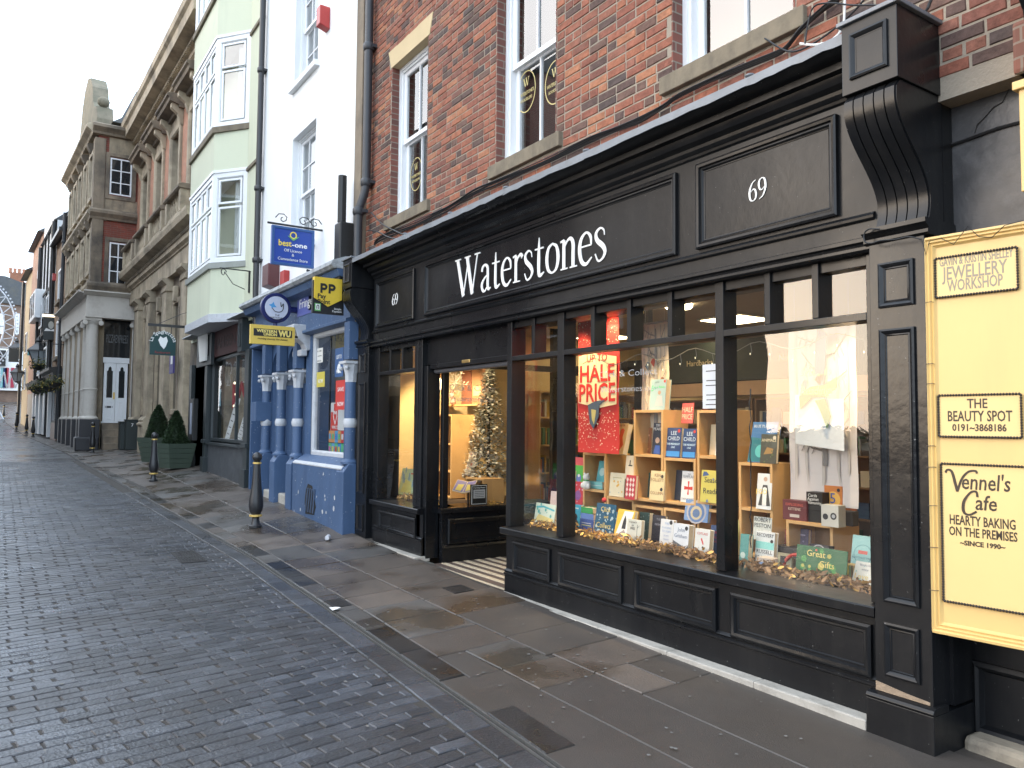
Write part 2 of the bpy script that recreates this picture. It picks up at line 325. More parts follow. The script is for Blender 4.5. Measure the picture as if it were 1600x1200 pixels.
g = MB(); g.quad((-500, -400, -.9), (300, -400, -.9), (300, 500, -.9), (-500, 500, -.9)); g.build('ground', mat('earth', (.09, .085, .06), .95, .3, .2), kind='structure')

PV = []
for k in range(5):
    b = MB(); j = lambda: random.uniform(-.0025, .0025); c = .005
    P0 = [(-.0435, -.109), (.0435, -.109), (.0435, .109), (-.0435, .109)]
    P0 = [(x + j(), y + j()) for x, y in P0]; P1 = [(x * (1 - c / .0435), y * (1 - c / .109)) for x, y in P0]
    tz = [j() * .6 for _ in range(4)]
    vv = [(x, y, -.03) for x, y in P0] + [(x, y, -.006) for x, y in P0] + [(x, y, z) for (x, y), z in zip(P1, tz)]
    b.add(vv, [(i, (i + 1) % 4, 4 + (i + 1) % 4, 4 + i) for i in range(4)] + [(4 + i, 4 + (i + 1) % 4, 8 + (i + 1) % 4, 8 + i) for i in range(4)] + [(8, 9, 10, 11)])
    PV.append(b)
def pm(b, name, m):
    me = bpy.data.meshes.new(name); me.from_pydata([tuple(v) for v in b.v], [], b.f); me.materials.append(m); return me
PVM = [pm(b, 'paver', PAVER) for b in PV]
stuffp = MB(); near = []; CUT = []
rot = R_(8.5); cr, sr = math.cos(rot), math.sin(rot)
for i in range(-14, 290):
    xr = -i * .0945
    for jx in range(-12, 16):
        yl = jx * .229 + (.114 if i % 2 else 0) + random.uniform(-.012, .012)
        x = xr - sr * yl; y = yl * cr
        lim = kerb(x) - .205
        if y < lim < y + .109 or y - .109 < lim - .03 <= y: CUT.append((x, y - .109, lim)); continue
        if y > lim - .109 or y < -2.2 or x < -26 or (x > -1.2): continue
        near.append((x + random.uniform(-.002, .002), y, random.uniform(-.02, .02), random.uniform(-.0035, .002)))
def imgsize(x, y):
    v = CAMROT.transposed() @ (Vector((x, y, 0)) - CAMPOS)
    if v.z > -.3: return 1e-3, False
    px, py = 800 + 1200 * v.x / -v.z, 600 - 1200 * v.y / -v.z
    return 1 / -v.z, (-25 < px < 1625 and py < 1225)
sc = [(imgsize(x, y), (x, y, a, dz)) for x, y, a, dz in near]
vis = sorted([s for s in sc if s[0][1]], key=lambda s: -s[0][0])
top = set(id(s) for s in vis[:300])
for s in vis[:300]:
    x, y, a, dz = s[1]; o = bpy.data.objects.new('paver', PVM[random.randrange(5)]); COL.objects.link(o); o.parent = road
    o.location = (x, y, gz(x, y) + dz); o.rotation_euler = (0, 0, rot + a)
for s in sc:
    if id(s) in top: continue
    x, y, a, dz = s[1]; b = random.choice(PV); c_, s_ = math.cos(rot + a), math.sin(rot + a); z0 = gz(x, y) + dz
    stuffp.add([(x + c_ * v[0] - s_ * v[1], y + s_ * v[0] + c_ * v[1], z0 + v[2]) for v in b.v], b.f)
for x, ya, yb in CUT:
    if not -26 < x < -1.0 or yb - ya < .03: continue
    z0 = gz(x, yb) + random.uniform(-.003, .002); q = (ya + yb) / 2; t_ = math.tan(rot); hx = .0435
    P = [(x + sx - (yy - q) * t_ * .5, yy, zz) for zz, i_ in ((z0 - .03, 0), (z0 - .005, 0), (z0, .006)) for sx, yy in ((-hx + i_, ya + i_), (hx - i_, ya + i_), (hx - i_, yb - i_), (-hx + i_, yb - i_))]
    stuffp.add(P, [(i, (i + 1) % 4, 4 + (i + 1) % 4, 4 + i) for i in range(4)] + [(4 + i, 4 + (i + 1) % 4, 8 + (i + 1) % 4, 8 + i) for i in range(4)] + [(8, 9, 10, 11)])
stuffp.build('pavers', PAVER, road, kind='stuff', rec=False)

def slab(x0, x1, y0, y1, m, parent, name='flagstone', gap=.005, dz=0., tilt=.003, bl=.006):
    """quadrilateral slab lying on the ground, skewed with the joints; y0,y1 may be functions"""
    f0 = y0 if callable(y0) else (lambda x: y0); f1 = y1 if callable(y1) else (lambda x: y1)
    sk = lambda x, y: x - (y - 2.4) * .05
    C = [(x0 + gap, f0(x0) + gap), (x1 - gap, f0(x1) + gap), (x1 - gap, f1(x1) - gap), (x0 + gap, f1(x0) - gap)]
    cx = sum(c[0] for c in C) / 4; cy = sum(c[1] for c in C) / 4
    inn = []
    for x, y in C:
        dx, dy = cx - x, cy - y; L = math.hypot(dx, dy); inn.append((x + bl * (1 if dx > 0 else -1), y + bl * (1 if dy > 0 else -1)))
    tz = [random.uniform(-tilt, tilt) for _ in range(4)]
    b = MB()
    v = [(sk(x, y), y, gz(x, y) - .04) for x, y in C] + [(sk(x, y), y, gz(x, y) + dz - .006 + t) for (x, y), t in zip(C, tz)] + [(sk(x, y), y, gz(x, y) + dz + t) for (x, y), t in zip(inn, tz)]
    b.add(v, [(i, (i + 1) % 4, 4 + (i + 1) % 4, 4 + i) for i in range(4)] + [(4 + i, 4 + (i + 1) % 4, 8 + (i + 1) % 4, 8 + i) for i in range(4)] + [(8, 9, 10, 11)])
    return b.build(name, m, parent, rec=False)
# edge course beside the drain slot
x = 0.5; n = 0
while x > -16:
    w = random.uniform(.24, .40); n += 1
    slab(x - w, x, lambda q: kerb(q) - .19, lambda q: kerb(q) - .02, PAVER, road, 'edge_stone', gap=.003, dz=-.001)
    x -= w
# drain slot: two thin metal rails with a dark gap
dr = MB(); pts = [-27 + .5 * i for i in range(60)]
for off in (-.012, .022):
    for a, c in zip(pts[:-1], pts[1:]):
        P = [(a, kerb(a) + off), (c, kerb(c) + off), (c, kerb(c) + off + .007), (a, kerb(a) + off + .007)]
        dr.add([(x, y, gz(x, y) + .002) for x, y in P] + [(x, y, gz(x, y) - .03) for x, y in P], [(0, 1, 2, 3), (0, 1, 5, 4), (3, 2, 6, 7)])
dr.build('drain_slot', mat('dull_steel', (.17, .17, .165), .5, .2, 20, metal=.6, bump=.2, bs=60), pave, rec=False)
# dark wet band next to the slot, then two or three courses of flags up to the shop fronts
def course(x, xend, lo, hi, wr, mats, special=None):
    while x > xend:
        w = random.uniform(*wr)
        m = special(x - w / 2) if special else None
        if m != 'skip': slab(x - w, x, lo, hi, m or random.choice(mats), pave)
        x -= w
band = lambda x: kerb(x) + .23
def band_sp(x):
    if -3.1 > x > -3.72: return FLAGD
    if -3.72 > x > -4.25: return 'skip'
    if x > -3.1: return 'skip'
    return FLAGD if -8.3 < x < -4.2 else None
x = -3.08
for w, m in ((.60, FLAGD), (.60, None), (.64, FLAGD), (.66, FLAGD), (.62, FLAGG), (.6, FLAGG), (.5, FLAGG), (.45, FLAGD), (.45, FLAGD), (.4, FLAGD), (.45, FLAGG)):
    if m: slab(x - w, x, lambda q: kerb(q) + .035, band, m, pave)
    else: slab(x - w, x, lambda q: kerb(q) + .035, band, TAR, pave, dz=-.003, tilt=.0)
    x -= w
course(x, -29.5, lambda q: kerb(q) + .035, band, (.45, .7), [FLAG, FLAGG, FLAGG, FLAGD])
c2 = lambda x: 3.17
x = -4.70
for w in (.49, .50, .46, .44, .5, .47, .52): slab(x - w, x, band, c2, random.choice([FLAG, FLAGG, FLAG]), pave); x -= w
course(x, -29.5, band, c2, (.42, .75), [FLAG, FLAGG, FLAG])
x = -4.70
slab(-4.70, -4.22, lambda q: band(q) + .0, 2.76, TAR, pave, dz=-.003, tilt=0); slab(-4.70, -4.22, 2.76, 3.17, FLAGG, pave); slab(-4.22, -3.80, 2.76, 3.22, FLAG, pave)
slab(-4.22, -1.2, lambda q: kerb(q) + .035, 2.76, TAR, pave, dz=-.003, tilt=0, gap=.002); slab(-3.80, -1.2, 2.76, 3.22, TAR, pave, dz=-.003, tilt=0, gap=.002)
slab(-3.38, -1.2, 3.22, 4.0, TAR, pave, dz=-.003, tilt=0, gap=.002); slab(-3.82, -3.38, 3.22, 3.52, FLAG, pave); slab(-3.82, -3.38, 3.52, 3.87, TAR, pave, dz=-.003, tilt=0)
for a, b_ in ((-4.28, -3.82), (-4.78, -4.28), (-5.52, -4.78), (-6.1, -5.52)): slab(a, b_, 3.17 if a < -4.5 else 3.22, 3.9, random.choice([FLAG, FLAG, TAR]), pave)
slab(-4.22, -4.21, 3.17, 3.22, TAR, pave, tilt=0)
course(-6.1, -29.5, 3.17, 3.88, (.45, .8), [FLAG, FLAG, FLAGG])
course(-9.6, -29.5, 3.88, 4.6, (.6, .9), [FLAG, FLAG, FLAGG])
slab(-1.2, 2.5, lambda q: kerb(q) + .035, 4.0, TAR, pave, dz=-.003, tilt=0, gap=.002)
slab(-2.02, 2.5, 4.0, 7.0, TAR, pave, dz=-.02, tilt=0, gap=.002)
# dark iron covers
IRONC = mat('cast_cover_iron', (.045, .043, .042), .5, .25, 12, metal=.5, bump=.4, bs=30)
def cover(x0, x1, y0, y1, label, bars=6):
    zc = gz((x0 + x1) / 2, (y0 + y1) / 2); t = thing('drain_cover', ((x0 + x1) / 2, (y0 + y1) / 2, zc), label, 'drain cover')
    b = MB()
    def bx(a0, a1, c0, c1, z0, z1):
        P = [(a, c, gz(a, c) + z) for z in (z0, z1) for c in (c0, c1) for a in (a0, a1)]; b.add(P, [(0, 1, 3, 2), (4, 6, 7, 5), (0, 4, 5, 1), (2, 3, 7, 6), (0, 2, 6, 4), (1, 5, 7, 3)])
    e = .018; bx(x0, x1, y0, y0 + e, 0, .007); bx(x0, x1, y1 - e, y1, 0, .007); bx(x0, x0 + e, y0 + e, y1 - e, 0, .007); bx(x1 - e, x1, y0 + e, y1 - e, 0, .007)
    b.build('cover_frame', IRONC, t)
    w = (y1 - y0 - 2 * e) / bars
    for k in range(bars):
        b = MB(); bx(x0 + e, x1 - e, y0 + e + w * (k + .2), y0 + e + w * (k + .8), 0.001, .006); b.build('bar', IRONC, t)
cover(-6.40, -6.16, 3.50, 3.70, 'small square iron grate in the pavement in front of the shop doorway', 7)
cover(-6.62, -6.34, kerb(-6.5) + .05, kerb(-6.5) + .2, 'small iron gully grate beside the drain slot with pale paper on its corner', 6)
cover(-9.75, -9.05, 1.72, 1.98, 'rectangular cast iron cover set in the road setts near the kerb', 8)
# litter and gum
SP = mat('trodden_gum', (.17, .165, .155), .8, .2)
gb = MB(); rg = random.Random(3)
for _ in range(210):
    x = -2.2 - abs(rg.gauss(0, 6)) ; y = rg.uniform(kerb(x) + .05, 3.8); r = rg.choice([.005, .007, .009, .011]) * (1 if x > -8 else 1.25)
    n = 7; c = [(x + r * rg.uniform(.75, 1.2) * math.cos(k * 6.283 / n), y + r * rg.uniform(.75, 1.2) * math.sin(k * 6.283 / n)) for k in range(n)]
    gb.add([(a, b, gz(a, b) + .0055) for a, b in c], [tuple(range(n))])
for _ in range(70):
    x = -2.8 - abs(rg.gauss(0, 5)); y = rg.uniform(-.2, 2.1); r = rg.choice([.006, .01, .016])
    n = 7; c = [(x + r * rg.uniform(.7, 1.2) * math.cos(k * 6.283 / n), y + r * rg.uniform(.5, 1.1) * math.sin(k * 6.283 / n)) for k in range(n)]
    gb.add([(a, b, gz(a, b) + .0055) for a, b in c], [tuple(range(n))])
gb.build('chewing_gum_spots', SP, None, kind='stuff', label='pale flattened gum spots scattered over road and pavement', cat='gum spots', rec=False)
P = atZ(512, 856, .04)
b = MB(); ax = (Vector((0, 0, 1)), Vector((.5, .86, 0)).normalized(), Vector((.86, -.5, 0)).normalized())
b.lathe((P.x, P.y, gz(P.x, P.y) + .036), [(.027, -.06), (.032, -.052), (.033, 0), (.031, .05), (.024, .06)], 14, ax=ax)
c = b.build('drinks_can', mat('crushed_can_white', (.62, .63, .66), .35, .3, 25, metal=.3), None, smooth=40, label='crushed white drinks can lying on the pavement outside the blue shop', cat='can')
for v in c.data.vertices:
    if v.co.z > P.z + .03 and abs((v.co - P).x) < .03: v.co.z -= .018
P = atZ(514, 952, .02); b = MB(); b.quad((P.x, P.y, gz(P.x, P.y) + .012), (P.x + .11, P.y - .01, gz(P.x, P.y) + .010), (P.x + .12, P.y + .06, gz(P.x, P.y) + .03), (P.x + .01, P.y + .06, gz(P.x, P.y) + .012))
b.box(P.x + .01, P.x + .09, -(P.y + .05), -(P.y + .01), gz(P.x, P.y) + .006, gz(P.x, P.y) + .011)
b.build('paper_scrap', mat('scrap_paper', (.75, .75, .74), .7), label='white folded paper scrap lying beside the drain slot', cat='litter')
for (px, py, l) in ((632, 869, 'orange plastic straw lying on the flags before the doorway'), (1348, 1121, 'small black curved plastic tie on the pale stone step')):
    P = atZ(px, py, .05 if px < 1000 else .04); zz = gz(P.x, P.y) + .008 if px < 1000 else .036
    b = MB(); b.tube([(P.x + .05 * t, P.y + (.012 * t * t if px > 1000 else 0), zz) for t in (-1, -.5, 0, .5, 1)], .004, 5)
    b.build('straw' if px < 1000 else 'cable_tie', mat('orange_plastic', (.7, .12, .05), .5) if px < 1000 else IRON, label=l, cat='litter')

# ============================================================ BOOKSHOP BUILDING
shop = thing('bookshop_building', (-5.7, 4.0, 0), 'red brick building with a black panelled shopfront and lit book windows', 'building')
SY = 4.02
wins = [(-8.86, -7.85), (-6.36, -5.36), (-3.95, -2.90)]
WZ0, WZ1 = 4.17, 6.14
BL, BR = -9.62, -1.15
# wall behind the bricks, with openings
wall = MB(); cuts = [BL] + [v for w in wins for v in w] + [BR]
SYM = SY + .0025
for i in range(0, len(cuts), 2): wall.box(cuts[i], cuts[i + 1], -(SY + .36), -SYM, 3.3, 12.5)
for a, c in wins: wall.box(a, c, -(SY + .36), -SYM, 3.3, WZ0 - .13); wall.box(a, c, -(SY + .36), -SYM, WZ1 + .24, 12.5)
upper = brickmat('red_brick_upper', (.27, .085, .055), (.17, .065, .05), (.24, .20, .16))
wallo = wall.build('brick_wall', MORTAR, shop)
w2 = MB(); w2.box(BL, BR, -SYM + .003, -SY + .003, 7.45, 12.5); w2.build('upper_brickwork', upper, shop)
BM = brick_piece_mat()
def brickmesh(L, H, seed):
    r = random.Random(seed); b = MB(); j = lambda s=.002: r.uniform(-s, s); c = .005
    O = [(-L / 2 + j(), -H / 2 + j()), (L / 2 + j(), -H / 2 + j()), (L / 2 + j(), H / 2 + j()), (-L / 2 + j(), H / 2 + j())]
    I = [(x - math.copysign(c + r.random() * .003, x), z - math.copysign(c, z)) for x, z in O]; dy = [j() for _ in range(4)]
    v = [(x, .02, z) for x, z in O] + [(x, .004, z) for x, z in O] + [(x, -.004 + d, z) for (x, z), d in zip(I, dy)]
    b.add(v, [(i, (i + 1) % 4, 4 + (i + 1) % 4, 4 + i) for i in range(4)] + [(4 + i, 4 + (i + 1) % 4, 8 + (i + 1) % 4, 8 + i) for i in range(4)] + [(8, 9, 10, 11)])
    return b
BV = {k: [brickmesh(L, .066, s * 7 + k) for s in range(6)] for k, L in ((0, .216), (1, .105), (2, .16), (3, .07))}
BMM = {k: [pm(b, 'brick', BM) for b in v] for k, v in BV.items()}
LEN = {0: .226, 1: .115, 2: .17, 3: .08}
bricks = []
def blocked(a0, a1, z):
    for i, (wa, wb) in enumerate(wins):
        if z > WZ0 - .15 and z < WZ1 + .01 and a1 > wa + .004 and a0 < wb - .004: return (wa, wb)
        if WZ1 <= z < WZ1 + .24 and a1 > wa - .02 and a0 < wb + .02: return (wa - .02 - .09 * (z - WZ1) / .24, wb + .02 + .09 * (z - WZ1) / .24)
        if WZ0 - .13 - .03 < z < WZ0 + .0 and a1 > wa - .09 and a0 < wb + .09: return (wa - .09, wb + .09)
    return None
rb = random.Random(11); row = 0; z = 3.455
while z < 7.45:
    a = BL + .0 - rb.uniform(0, .2) * 0 + (.0 if row % 2 else .113)
    if row % 2 == 0: bricks.append((1, BL + .056, z))
    while a < BR:
        k = 0 if rb.random() > (.22 if row % 4 else .6) else 1
        L = LEN[k]; bl = blocked(a, a + L, z)
        if bl:
            room = bl[0] - a
            if room > .15: bricks.append((2, a + .085, z)) if room < .2 else bricks.append((0, a + .113, z))
            elif room > .10: bricks.append((1, a + .057, z))
            elif room > .055: bricks.append((3, a + .04, z))
            a = bl[1] + .004
            if row % 2: bricks.append((1, a + .057, z)); a += .115
            continue
        bricks.append((k, a + L / 2, z)); a += L
    z += .0755; row += 1
def bvis(a, z):
    v = CAMROT.transposed() @ (Vector((a, SY, z)) - CAMPOS); px, py = 800 + 1200 * v.x / -v.z, 600 - 1200 * v.y / -v.z
    return 1 / -v.z if (-5 < px < 1605 and py > -20 and z > 3.72) else 0
bs = sorted(bricks, key=lambda q: -bvis(q[1], q[2])); sb = MB()
for i, (k, a, z) in enumerate(bs):
    v = rb.randrange(6); dy = rb.uniform(-.002, .002); rz = rb.uniform(-.006, .006)
    if i < 300:
        o = bpy.data.objects.new('brick', BMM[k][v]); COL.objects.link(o); o.parent = wallo; o.location = Vector((a, SY + dy, z + rb.uniform(-.002, .002))) - Vector(wallo['wl']); o.rotation_euler = (0, rz, 0)
    else: sb.add([(a + p[0], SY + dy + p[1], z + p[2] + p[0] * rz) for p in BV[k][v].v], BV[k][v].f)
sb.build('bricks', BM, wallo, kind='stuff', rec=False)
# reveals, windows
REV = brickmat('reveal_brick', (.20, .07, .05), (.12, .055, .045), (.22, .19, .15))
def sash(parent, F, a0, a1, z0, z1, d, cols, zm, fm=UPVC, gm=GLASSH, t=.05, name='sash_window', fr=.07, sub=True, rows=(1, 1)):
    """box sash: outer frame, two sliding sashes with bars and panes"""
    b = MB(F); b.ring(a0, a1, z0, z1, [(0, d), (0, d + .03), (fr * .6, d + .03), (fr * .6, d + .012), (fr, d + .012), (fr, d - .08)])
    win = b.build(name, fm, parent)
    for s, (q0, q1, dd, nr) in enumerate(((zm - .02, z1 - fr, d - .01, rows[0]), (z0 + fr, zm + .02, d - .05, rows[1]))):
        b = MB(F); b.ring(a0 + fr, a1 - fr, q0, q1, [(0, dd - .04), (0, dd), (t, dd), (t + .008, dd - .012), (t + .008, dd - .04)])
        for k in range(1, cols): c = a0 + fr + t + (a1 - a0 - 2 * fr - 2 * t) * k / cols; b.box(c - .011, c + .011, dd - .03, dd - .002, q0 + t, q1 - t)
        for k in range(1, nr): c = q0 + t + (q1 - q0 - 2 * t) * k / nr; b.box(a0 + fr + t, a1 - fr - t, dd - .029, dd - .003, c - .011, c + .011)
        b.build('sash', fm, win)
        for k in range(cols):
            A0 = a0 + fr + t + (a1 - a0 - 2 * fr - 2 * t) * k / cols; A1 = a0 + fr + t + (a1 - a0 - 2 * fr - 2 * t) * (k + 1) / cols
            b = MB(F); b.quad(F.p(A0, dd - .02, q0 + t), F.p(A1, dd - .02, q0 + t), F.p(A1, dd - .02, q1 - t), F.p(A0, dd - .02, q1 - t)); b.build('pane', gm, win)
    return win
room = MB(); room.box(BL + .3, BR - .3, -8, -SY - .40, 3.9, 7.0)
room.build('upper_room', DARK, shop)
for i, (a, c) in enumerate(wins):
    b = MB()
    b.box(a - .002, a + .012, -(SY + .3), -SY + .001, WZ0, WZ1); b.build('window_reveal', REV, shop); b = MB(); b.box(c - .012, c + .002, -(SY + .3), -SY + .001, WZ0, WZ1); b.build('window_reveal', REV, shop)
    b = MB(); b.box(a - .17 + .08, c + .09, -(SY + .25), -SY + .045, WZ0 - .13, WZ0); b.build('window_sill', SILLST, shop, bevel=.006)
    b = MB(); b.poly([(a - .02, WZ1), (c + .02, WZ1), (c + .11, WZ1 + .24), (a - .11, WZ1 + .24)], -(SY + .25), -SY + .006); b.build('lintel', mat('cream_lintel_stone', (.55, .43, .25), .8, .08, 3, bump=.15, bs=60), shop, bevel=.004)
    sash(shop, W, a + .012, c - .012, WZ0, WZ1, -(SY + .13), 2, 5.16)
#STROKES
def cr_pts(pts, n=7):
    if len(pts) == 2: return [Vector(p) for p in pts]
    P = [Vector(p) for p in pts]; P = [P[0] * 2 - P[1]] + P + [P[-1] * 2 - P[-2]]; out = []
    for i in range(1, len(P) - 2):
        for k in range(n):
            t = k / n; out.append(.5 * ((2 * P[i]) + (P[i + 1] - P[i - 1]) * t + (2 * P[i - 1] - 5 * P[i] + 4 * P[i + 1] - P[i + 2]) * t * t + (3 * P[i] - P[i - 1] - 3 * P[i + 1] + P[i + 2]) * t ** 3))
    out.append(P[-2]); return out
def stroke(b, pts, ws, ox, oz, s, sx, d0, d1, m=0, sk=0.):
    if not isinstance(ws, (list, tuple)): ws = [ws] * len(pts)
    q = cr_pts([(p[0], p[1], w) for p, w in zip(pts, ws)])
    L, Rr = [], []
    for i, p in enumerate(q):
        t = Vector((q[min(i + 1, len(q) - 1)][0] - q[max(i - 1, 0)][0], q[min(i + 1, len(q) - 1)][1] - q[max(i - 1, 0)][1]))
        t = t.normalized() if t.length > 1e-9 else Vector((1, 0)); nrm = Vector((-t.y, t.x)) * max(.01, p[2]) / 2
        L.append((p[0] + nrm.x, p[1] + nrm.y)); Rr.append((p[0] - nrm.x, p[1] - nrm.y))
    n = len(L); tr = lambda a: (ox + (a[0] + sk * a[1]) * s * sx, oz + a[1] * s)
    F = b.F; P = [F.p(*(lambda g: (g[0], d, g[1]))(tr(a))) for d in (d0, d1) for a in L + Rr]
    fs = []
    for i in range(n - 1):
        fs += [(2 * n + i, 2 * n + i + 1, 3 * n + i + 1, 3 * n + i), (i, i + 1, 2 * n + i + 1, 2 * n + i), (n + i, n + i + 1, 3 * n + i + 1, 3 * n + i)]
    fs += [(0, n, 3 * n, 2 * n), (n - 1, 2 * n - 1, 4 * n - 1, 3 * n - 1)]
    b.add(P, fs, m)
G = {
 'W': (1.26, [([(.13, .99), (.44, .01)], .135), ([(.44, .01), (.70, .97)], .05), ([(.62, .99), (.89, .01)], .135), ([(.89, .01), (1.13, .99)], .05), ([(0, .985), (.30, .985)], .035), ([(.50, .985), (.79, .985)], .035), ([(1.0, .985), (1.27, .985)], .035)]),
 'a': (.50, [([(.07, .49), (.10, .59), (.21, .64), (.32, .58), (.345, .45), (.345, .12), (.38, .025), (.48, .05)], [.07, .08, .055, .09, .10, .10, .07, .03]), ([(.345, .39), (.18, .30), (.07, .17), (.11, .03), (.22, .0), (.345, .11)], [.03, .06, .09, .08, .05, .03])]),
 't': (.38, [([(.18, .86), (.17, .5), (.17, .12), (.22, .015), (.37, .07)], [.03, .10, .10, .085, .03]), ([(0.02, .615), (.35, .615)], .035)]),
 'e': (.49, [([(.09, .365), (.43, .365)], .033), ([(.435, .365), (.41, .54), (.27, .64), (.11, .53), (.06, .32), (.12, .08), (.27, -.005), (.45, .11)], [.04, .07, .045, .085, .105, .095, .07, .03])]),
 'r': (.42, [([(.13, .62), (.13, .02)], .10), ([(.02, .015), (.30, .015)], .03), ([(.01, .60), (.14, .63)], .04), ([(.15, .42), (.22, .56), (.33, .62), (.40, .55)], [.03, .05, .07, .10])]),
 's': (.40, [([(.33, .48), (.30, .59), (.19, .64), (.07, .56), (.10, .42), (.28, .27), (.345, .14), (.26, .02), (.13, .0), (.04, .15)], [.025, .035, .045, .075, .10, .105, .085, .05, .04, .03])]),
 'o': (.52, [([(.27, .635), (.12, .54), (.065, .31), (.12, .09), (.27, .005), (.42, .09), (.475, .31), (.42, .54), (.27, .635)], [.04, .08, .105, .08, .04, .08, .105, .08, .04])]),
 'n': (.58, [([(.13, .62), (.13, .02)], .10), ([(.01, .60), (.14, .63)], .04), ([(.02, .015), (.26, .015)], .03), ([(.15, .46), (.25, .59), (.37, .62), (.45, .50), (.45, .25), (.45, .02)], [.03, .05, .075, .10, .10, .10]), ([(.34, .015), (.58, .015)], .03)]),
 '6': (.52, [([(.42, .97), (.22, .84), (.08, .55), (.065, .28), (.13, .06), (.26, .0), (.40, .09), (.44, .29), (.38, .50), (.27, .55), (.14, .45)], [.03, .06, .10, .105, .08, .04, .08, .10, .08, .045, .03])]),
}
G['9'] = (.52, [([(.52 - x, .97 - z) for x, z in p], w) for p, w in G['6'][1]])
def word(txt, a, z, s, sx, d, m, parent, part='letter', F=W, sp=0.):
    k = 0
    for ch in txt:
        adv, st = G[ch]; b = MB(F)
        for i, (p, w) in enumerate(st): stroke(b, p, w, a, z, s, sx, d, d + .004 + .0004 * i)
        b.build(part, m, parent); a += (adv + sp) * s * sx
    return a
LETW = mat('white_sign_letter', (.82, .82, .80), .4, .02)

# fascia
FY = 3.95
b = MB(); b.box(-9.14, -2.34, -4.2, -FY, 2.60, 3.45); fascia = b.build('fascia', BLACK, shop, bevel=.002)
for a0, a1 in ((-9.04, -7.955), (-7.70, -3.825), (-3.635, -2.57)):
    b = MB(); b.ring(a0, a1, 2.805, 3.395, [(0, -FY), (0, -FY + .028), (.012, -FY + .034), (.028, -FY + .030), (.034, -FY + .014), (.046, -FY + .018), (.056, -FY + .006), (.062, -FY + .004), (.064, -FY + .001)], cap=False)
    b.build('panel_moulding', BLACK, fascia, smooth=30)
b = MB(); b.prof(-9.14, -2.355, [(-FY - .02, 2.738), (-FY + .010, 2.738), (-FY + .022, 2.748), (-FY + .024, 2.762), (-FY + .012, 2.778), (-FY, 2.784), (-FY - .02, 2.784)]); b.build('bead_moulding', BLACK, fascia, smooth=30)
b = MB(); b.prof(-9.16, -2.335, [(-4.1, 2.56), (-FY + .03, 2.56), (-FY + .045, 2.572), (-FY + .045, 2.588), (-FY + .03, 2.597), (-FY + .034, 2.606), (-FY + .055, 2.615), (-FY + .055, 2.635), (-FY + .03, 2.645), (-FY, 2.652), (-4.1, 2.652)]); b.build('fascia_bead', BLACK, fascia, smooth=30)
b = MB(); b.prof(-9.14, -2.335, [(-4.1, 3.44), (-3.95, 3.44), (-3.935, 3.452), (-3.93, 3.468), (-3.92, 3.474), (-3.905, 3.49), (-3.90, 3.51), (-3.862, 3.53), (-3.845, 3.553), (-3.84, 3.572), (-3.79, 3.576), (-3.79, 3.615), (-3.74, 3.62), (-3.71, 3.635), (-3.69, 3.652), (-3.69, 3.672), (-4.1, 3.672)]); b.build('cornice', BLACK, fascia, smooth=25)
# lead flashing with a wavy lower edge, in sheets
x = -9.30
while x < -2.34:
    w = min(random.uniform(.9, 1.6), -2.34 - x); b = MB(); n = 10
    for k in range(n + 1):
        a = x + w * k / n; jz = random.uniform(-.003, .003); jy = random.uniform(-.003, .003)
        b.v += [(a, 4.02, 3.83 + jz), (a, 3.98, 3.775 + jz), (a, 3.68 + jy, 3.70 + jz * .6), (a, 3.665 + jy, 3.695), (a, 3.662 + jy, 3.640 + jz * 2)]
    for k in range(n):
        for j in range(4): q = k * 5 + j; b.f.append([q, q + 1, q + 6, q + 5]); b.m.append(0)
    b.build('lead_flashing', LEAD, shop, smooth=50); x += w + (.0 if w < .5 else -.012)
    if x < -2.6 and w > .5:
        c = MB(); c.ball((x, 3.70, 3.715), .022, 8, sc=(1.5, 1, .6)); c.build('lead_lap', LEAD, shop, smooth=60)
    if w < .4: break
word('Waterstones', -7.02, 2.915, .405, .985, -FY + .002, LETW, fascia, sp=.028)
word('69', -3.205, 3.035, .135, 1.0, -FY + .002, LETW, fascia, 'house_number')
word('69', -8.585, 3.04, .135, 1.15, -FY + .002, LETW, fascia, 'house_number')
# corbels with blocks
def corbel(a0, a1, fy, left=False):
    b = MB(); b.box(a0, a1, -4.05, -fy, 3.33, 3.70); blk = b.build('corbel_block', BLACK, shop, bevel=.003)
    w = (a1 - a0); b = MB(); b.ring(a0 + w * .16, a1 - w * .16, 3.40, 3.64, [(0, -fy), (0, -fy + .012), (.010, -fy + .016), (.022, -fy + .010), (.028, -fy + .002), (.034, -fy + .0015)]); b.build('block_panel', BLACK, blk, smooth=30)
    b = MB(); b.box(a0 - .02, a1 + .02, -4.02, -fy + .02, 3.702, 3.725); b.build('lead_cap', LEAD, blk, bevel=.004)
    S = []
    for k in range(19):
        t = k / 18; z = 3.328 - t * .66
        bul = (fy + .01) + (3.885 - fy) * (1 - math.cos(math.pi * min(1, t * 1.06 + .0))) / 2 + .035 * math.sin(t * 6.283) * -1
        S.append((bul if k else fy + .03, z))
    n = 5; gw = .007; cw = (w - .03 - gw * (n - 1)) / n
    b = MB()
    base = [(-y - .012, z) for y, z in S]; b.prof(a0 + .012, a1 - .012, [(-4.05, 3.328)] + base + [(-4.05, 2.668)])
    for k in range(n):
        q0 = a0 + .01 + k * (cw + gw); b.prof(q0, q0 + cw, [(-y, z) for y, z in S] + [(-4.0, 2.669), (-4.0, 3.327)])
    b.build('corbel', BLACK, shop, smooth=30)
b = MB(); b.box(-2.10, -2.045, -4.6, -4.06, .2, 3.5); b.build('side_return', BLACK, shop)
corbel(-2.33, -2.03, 3.62); corbel(-9.49, -9.20, 3.66)
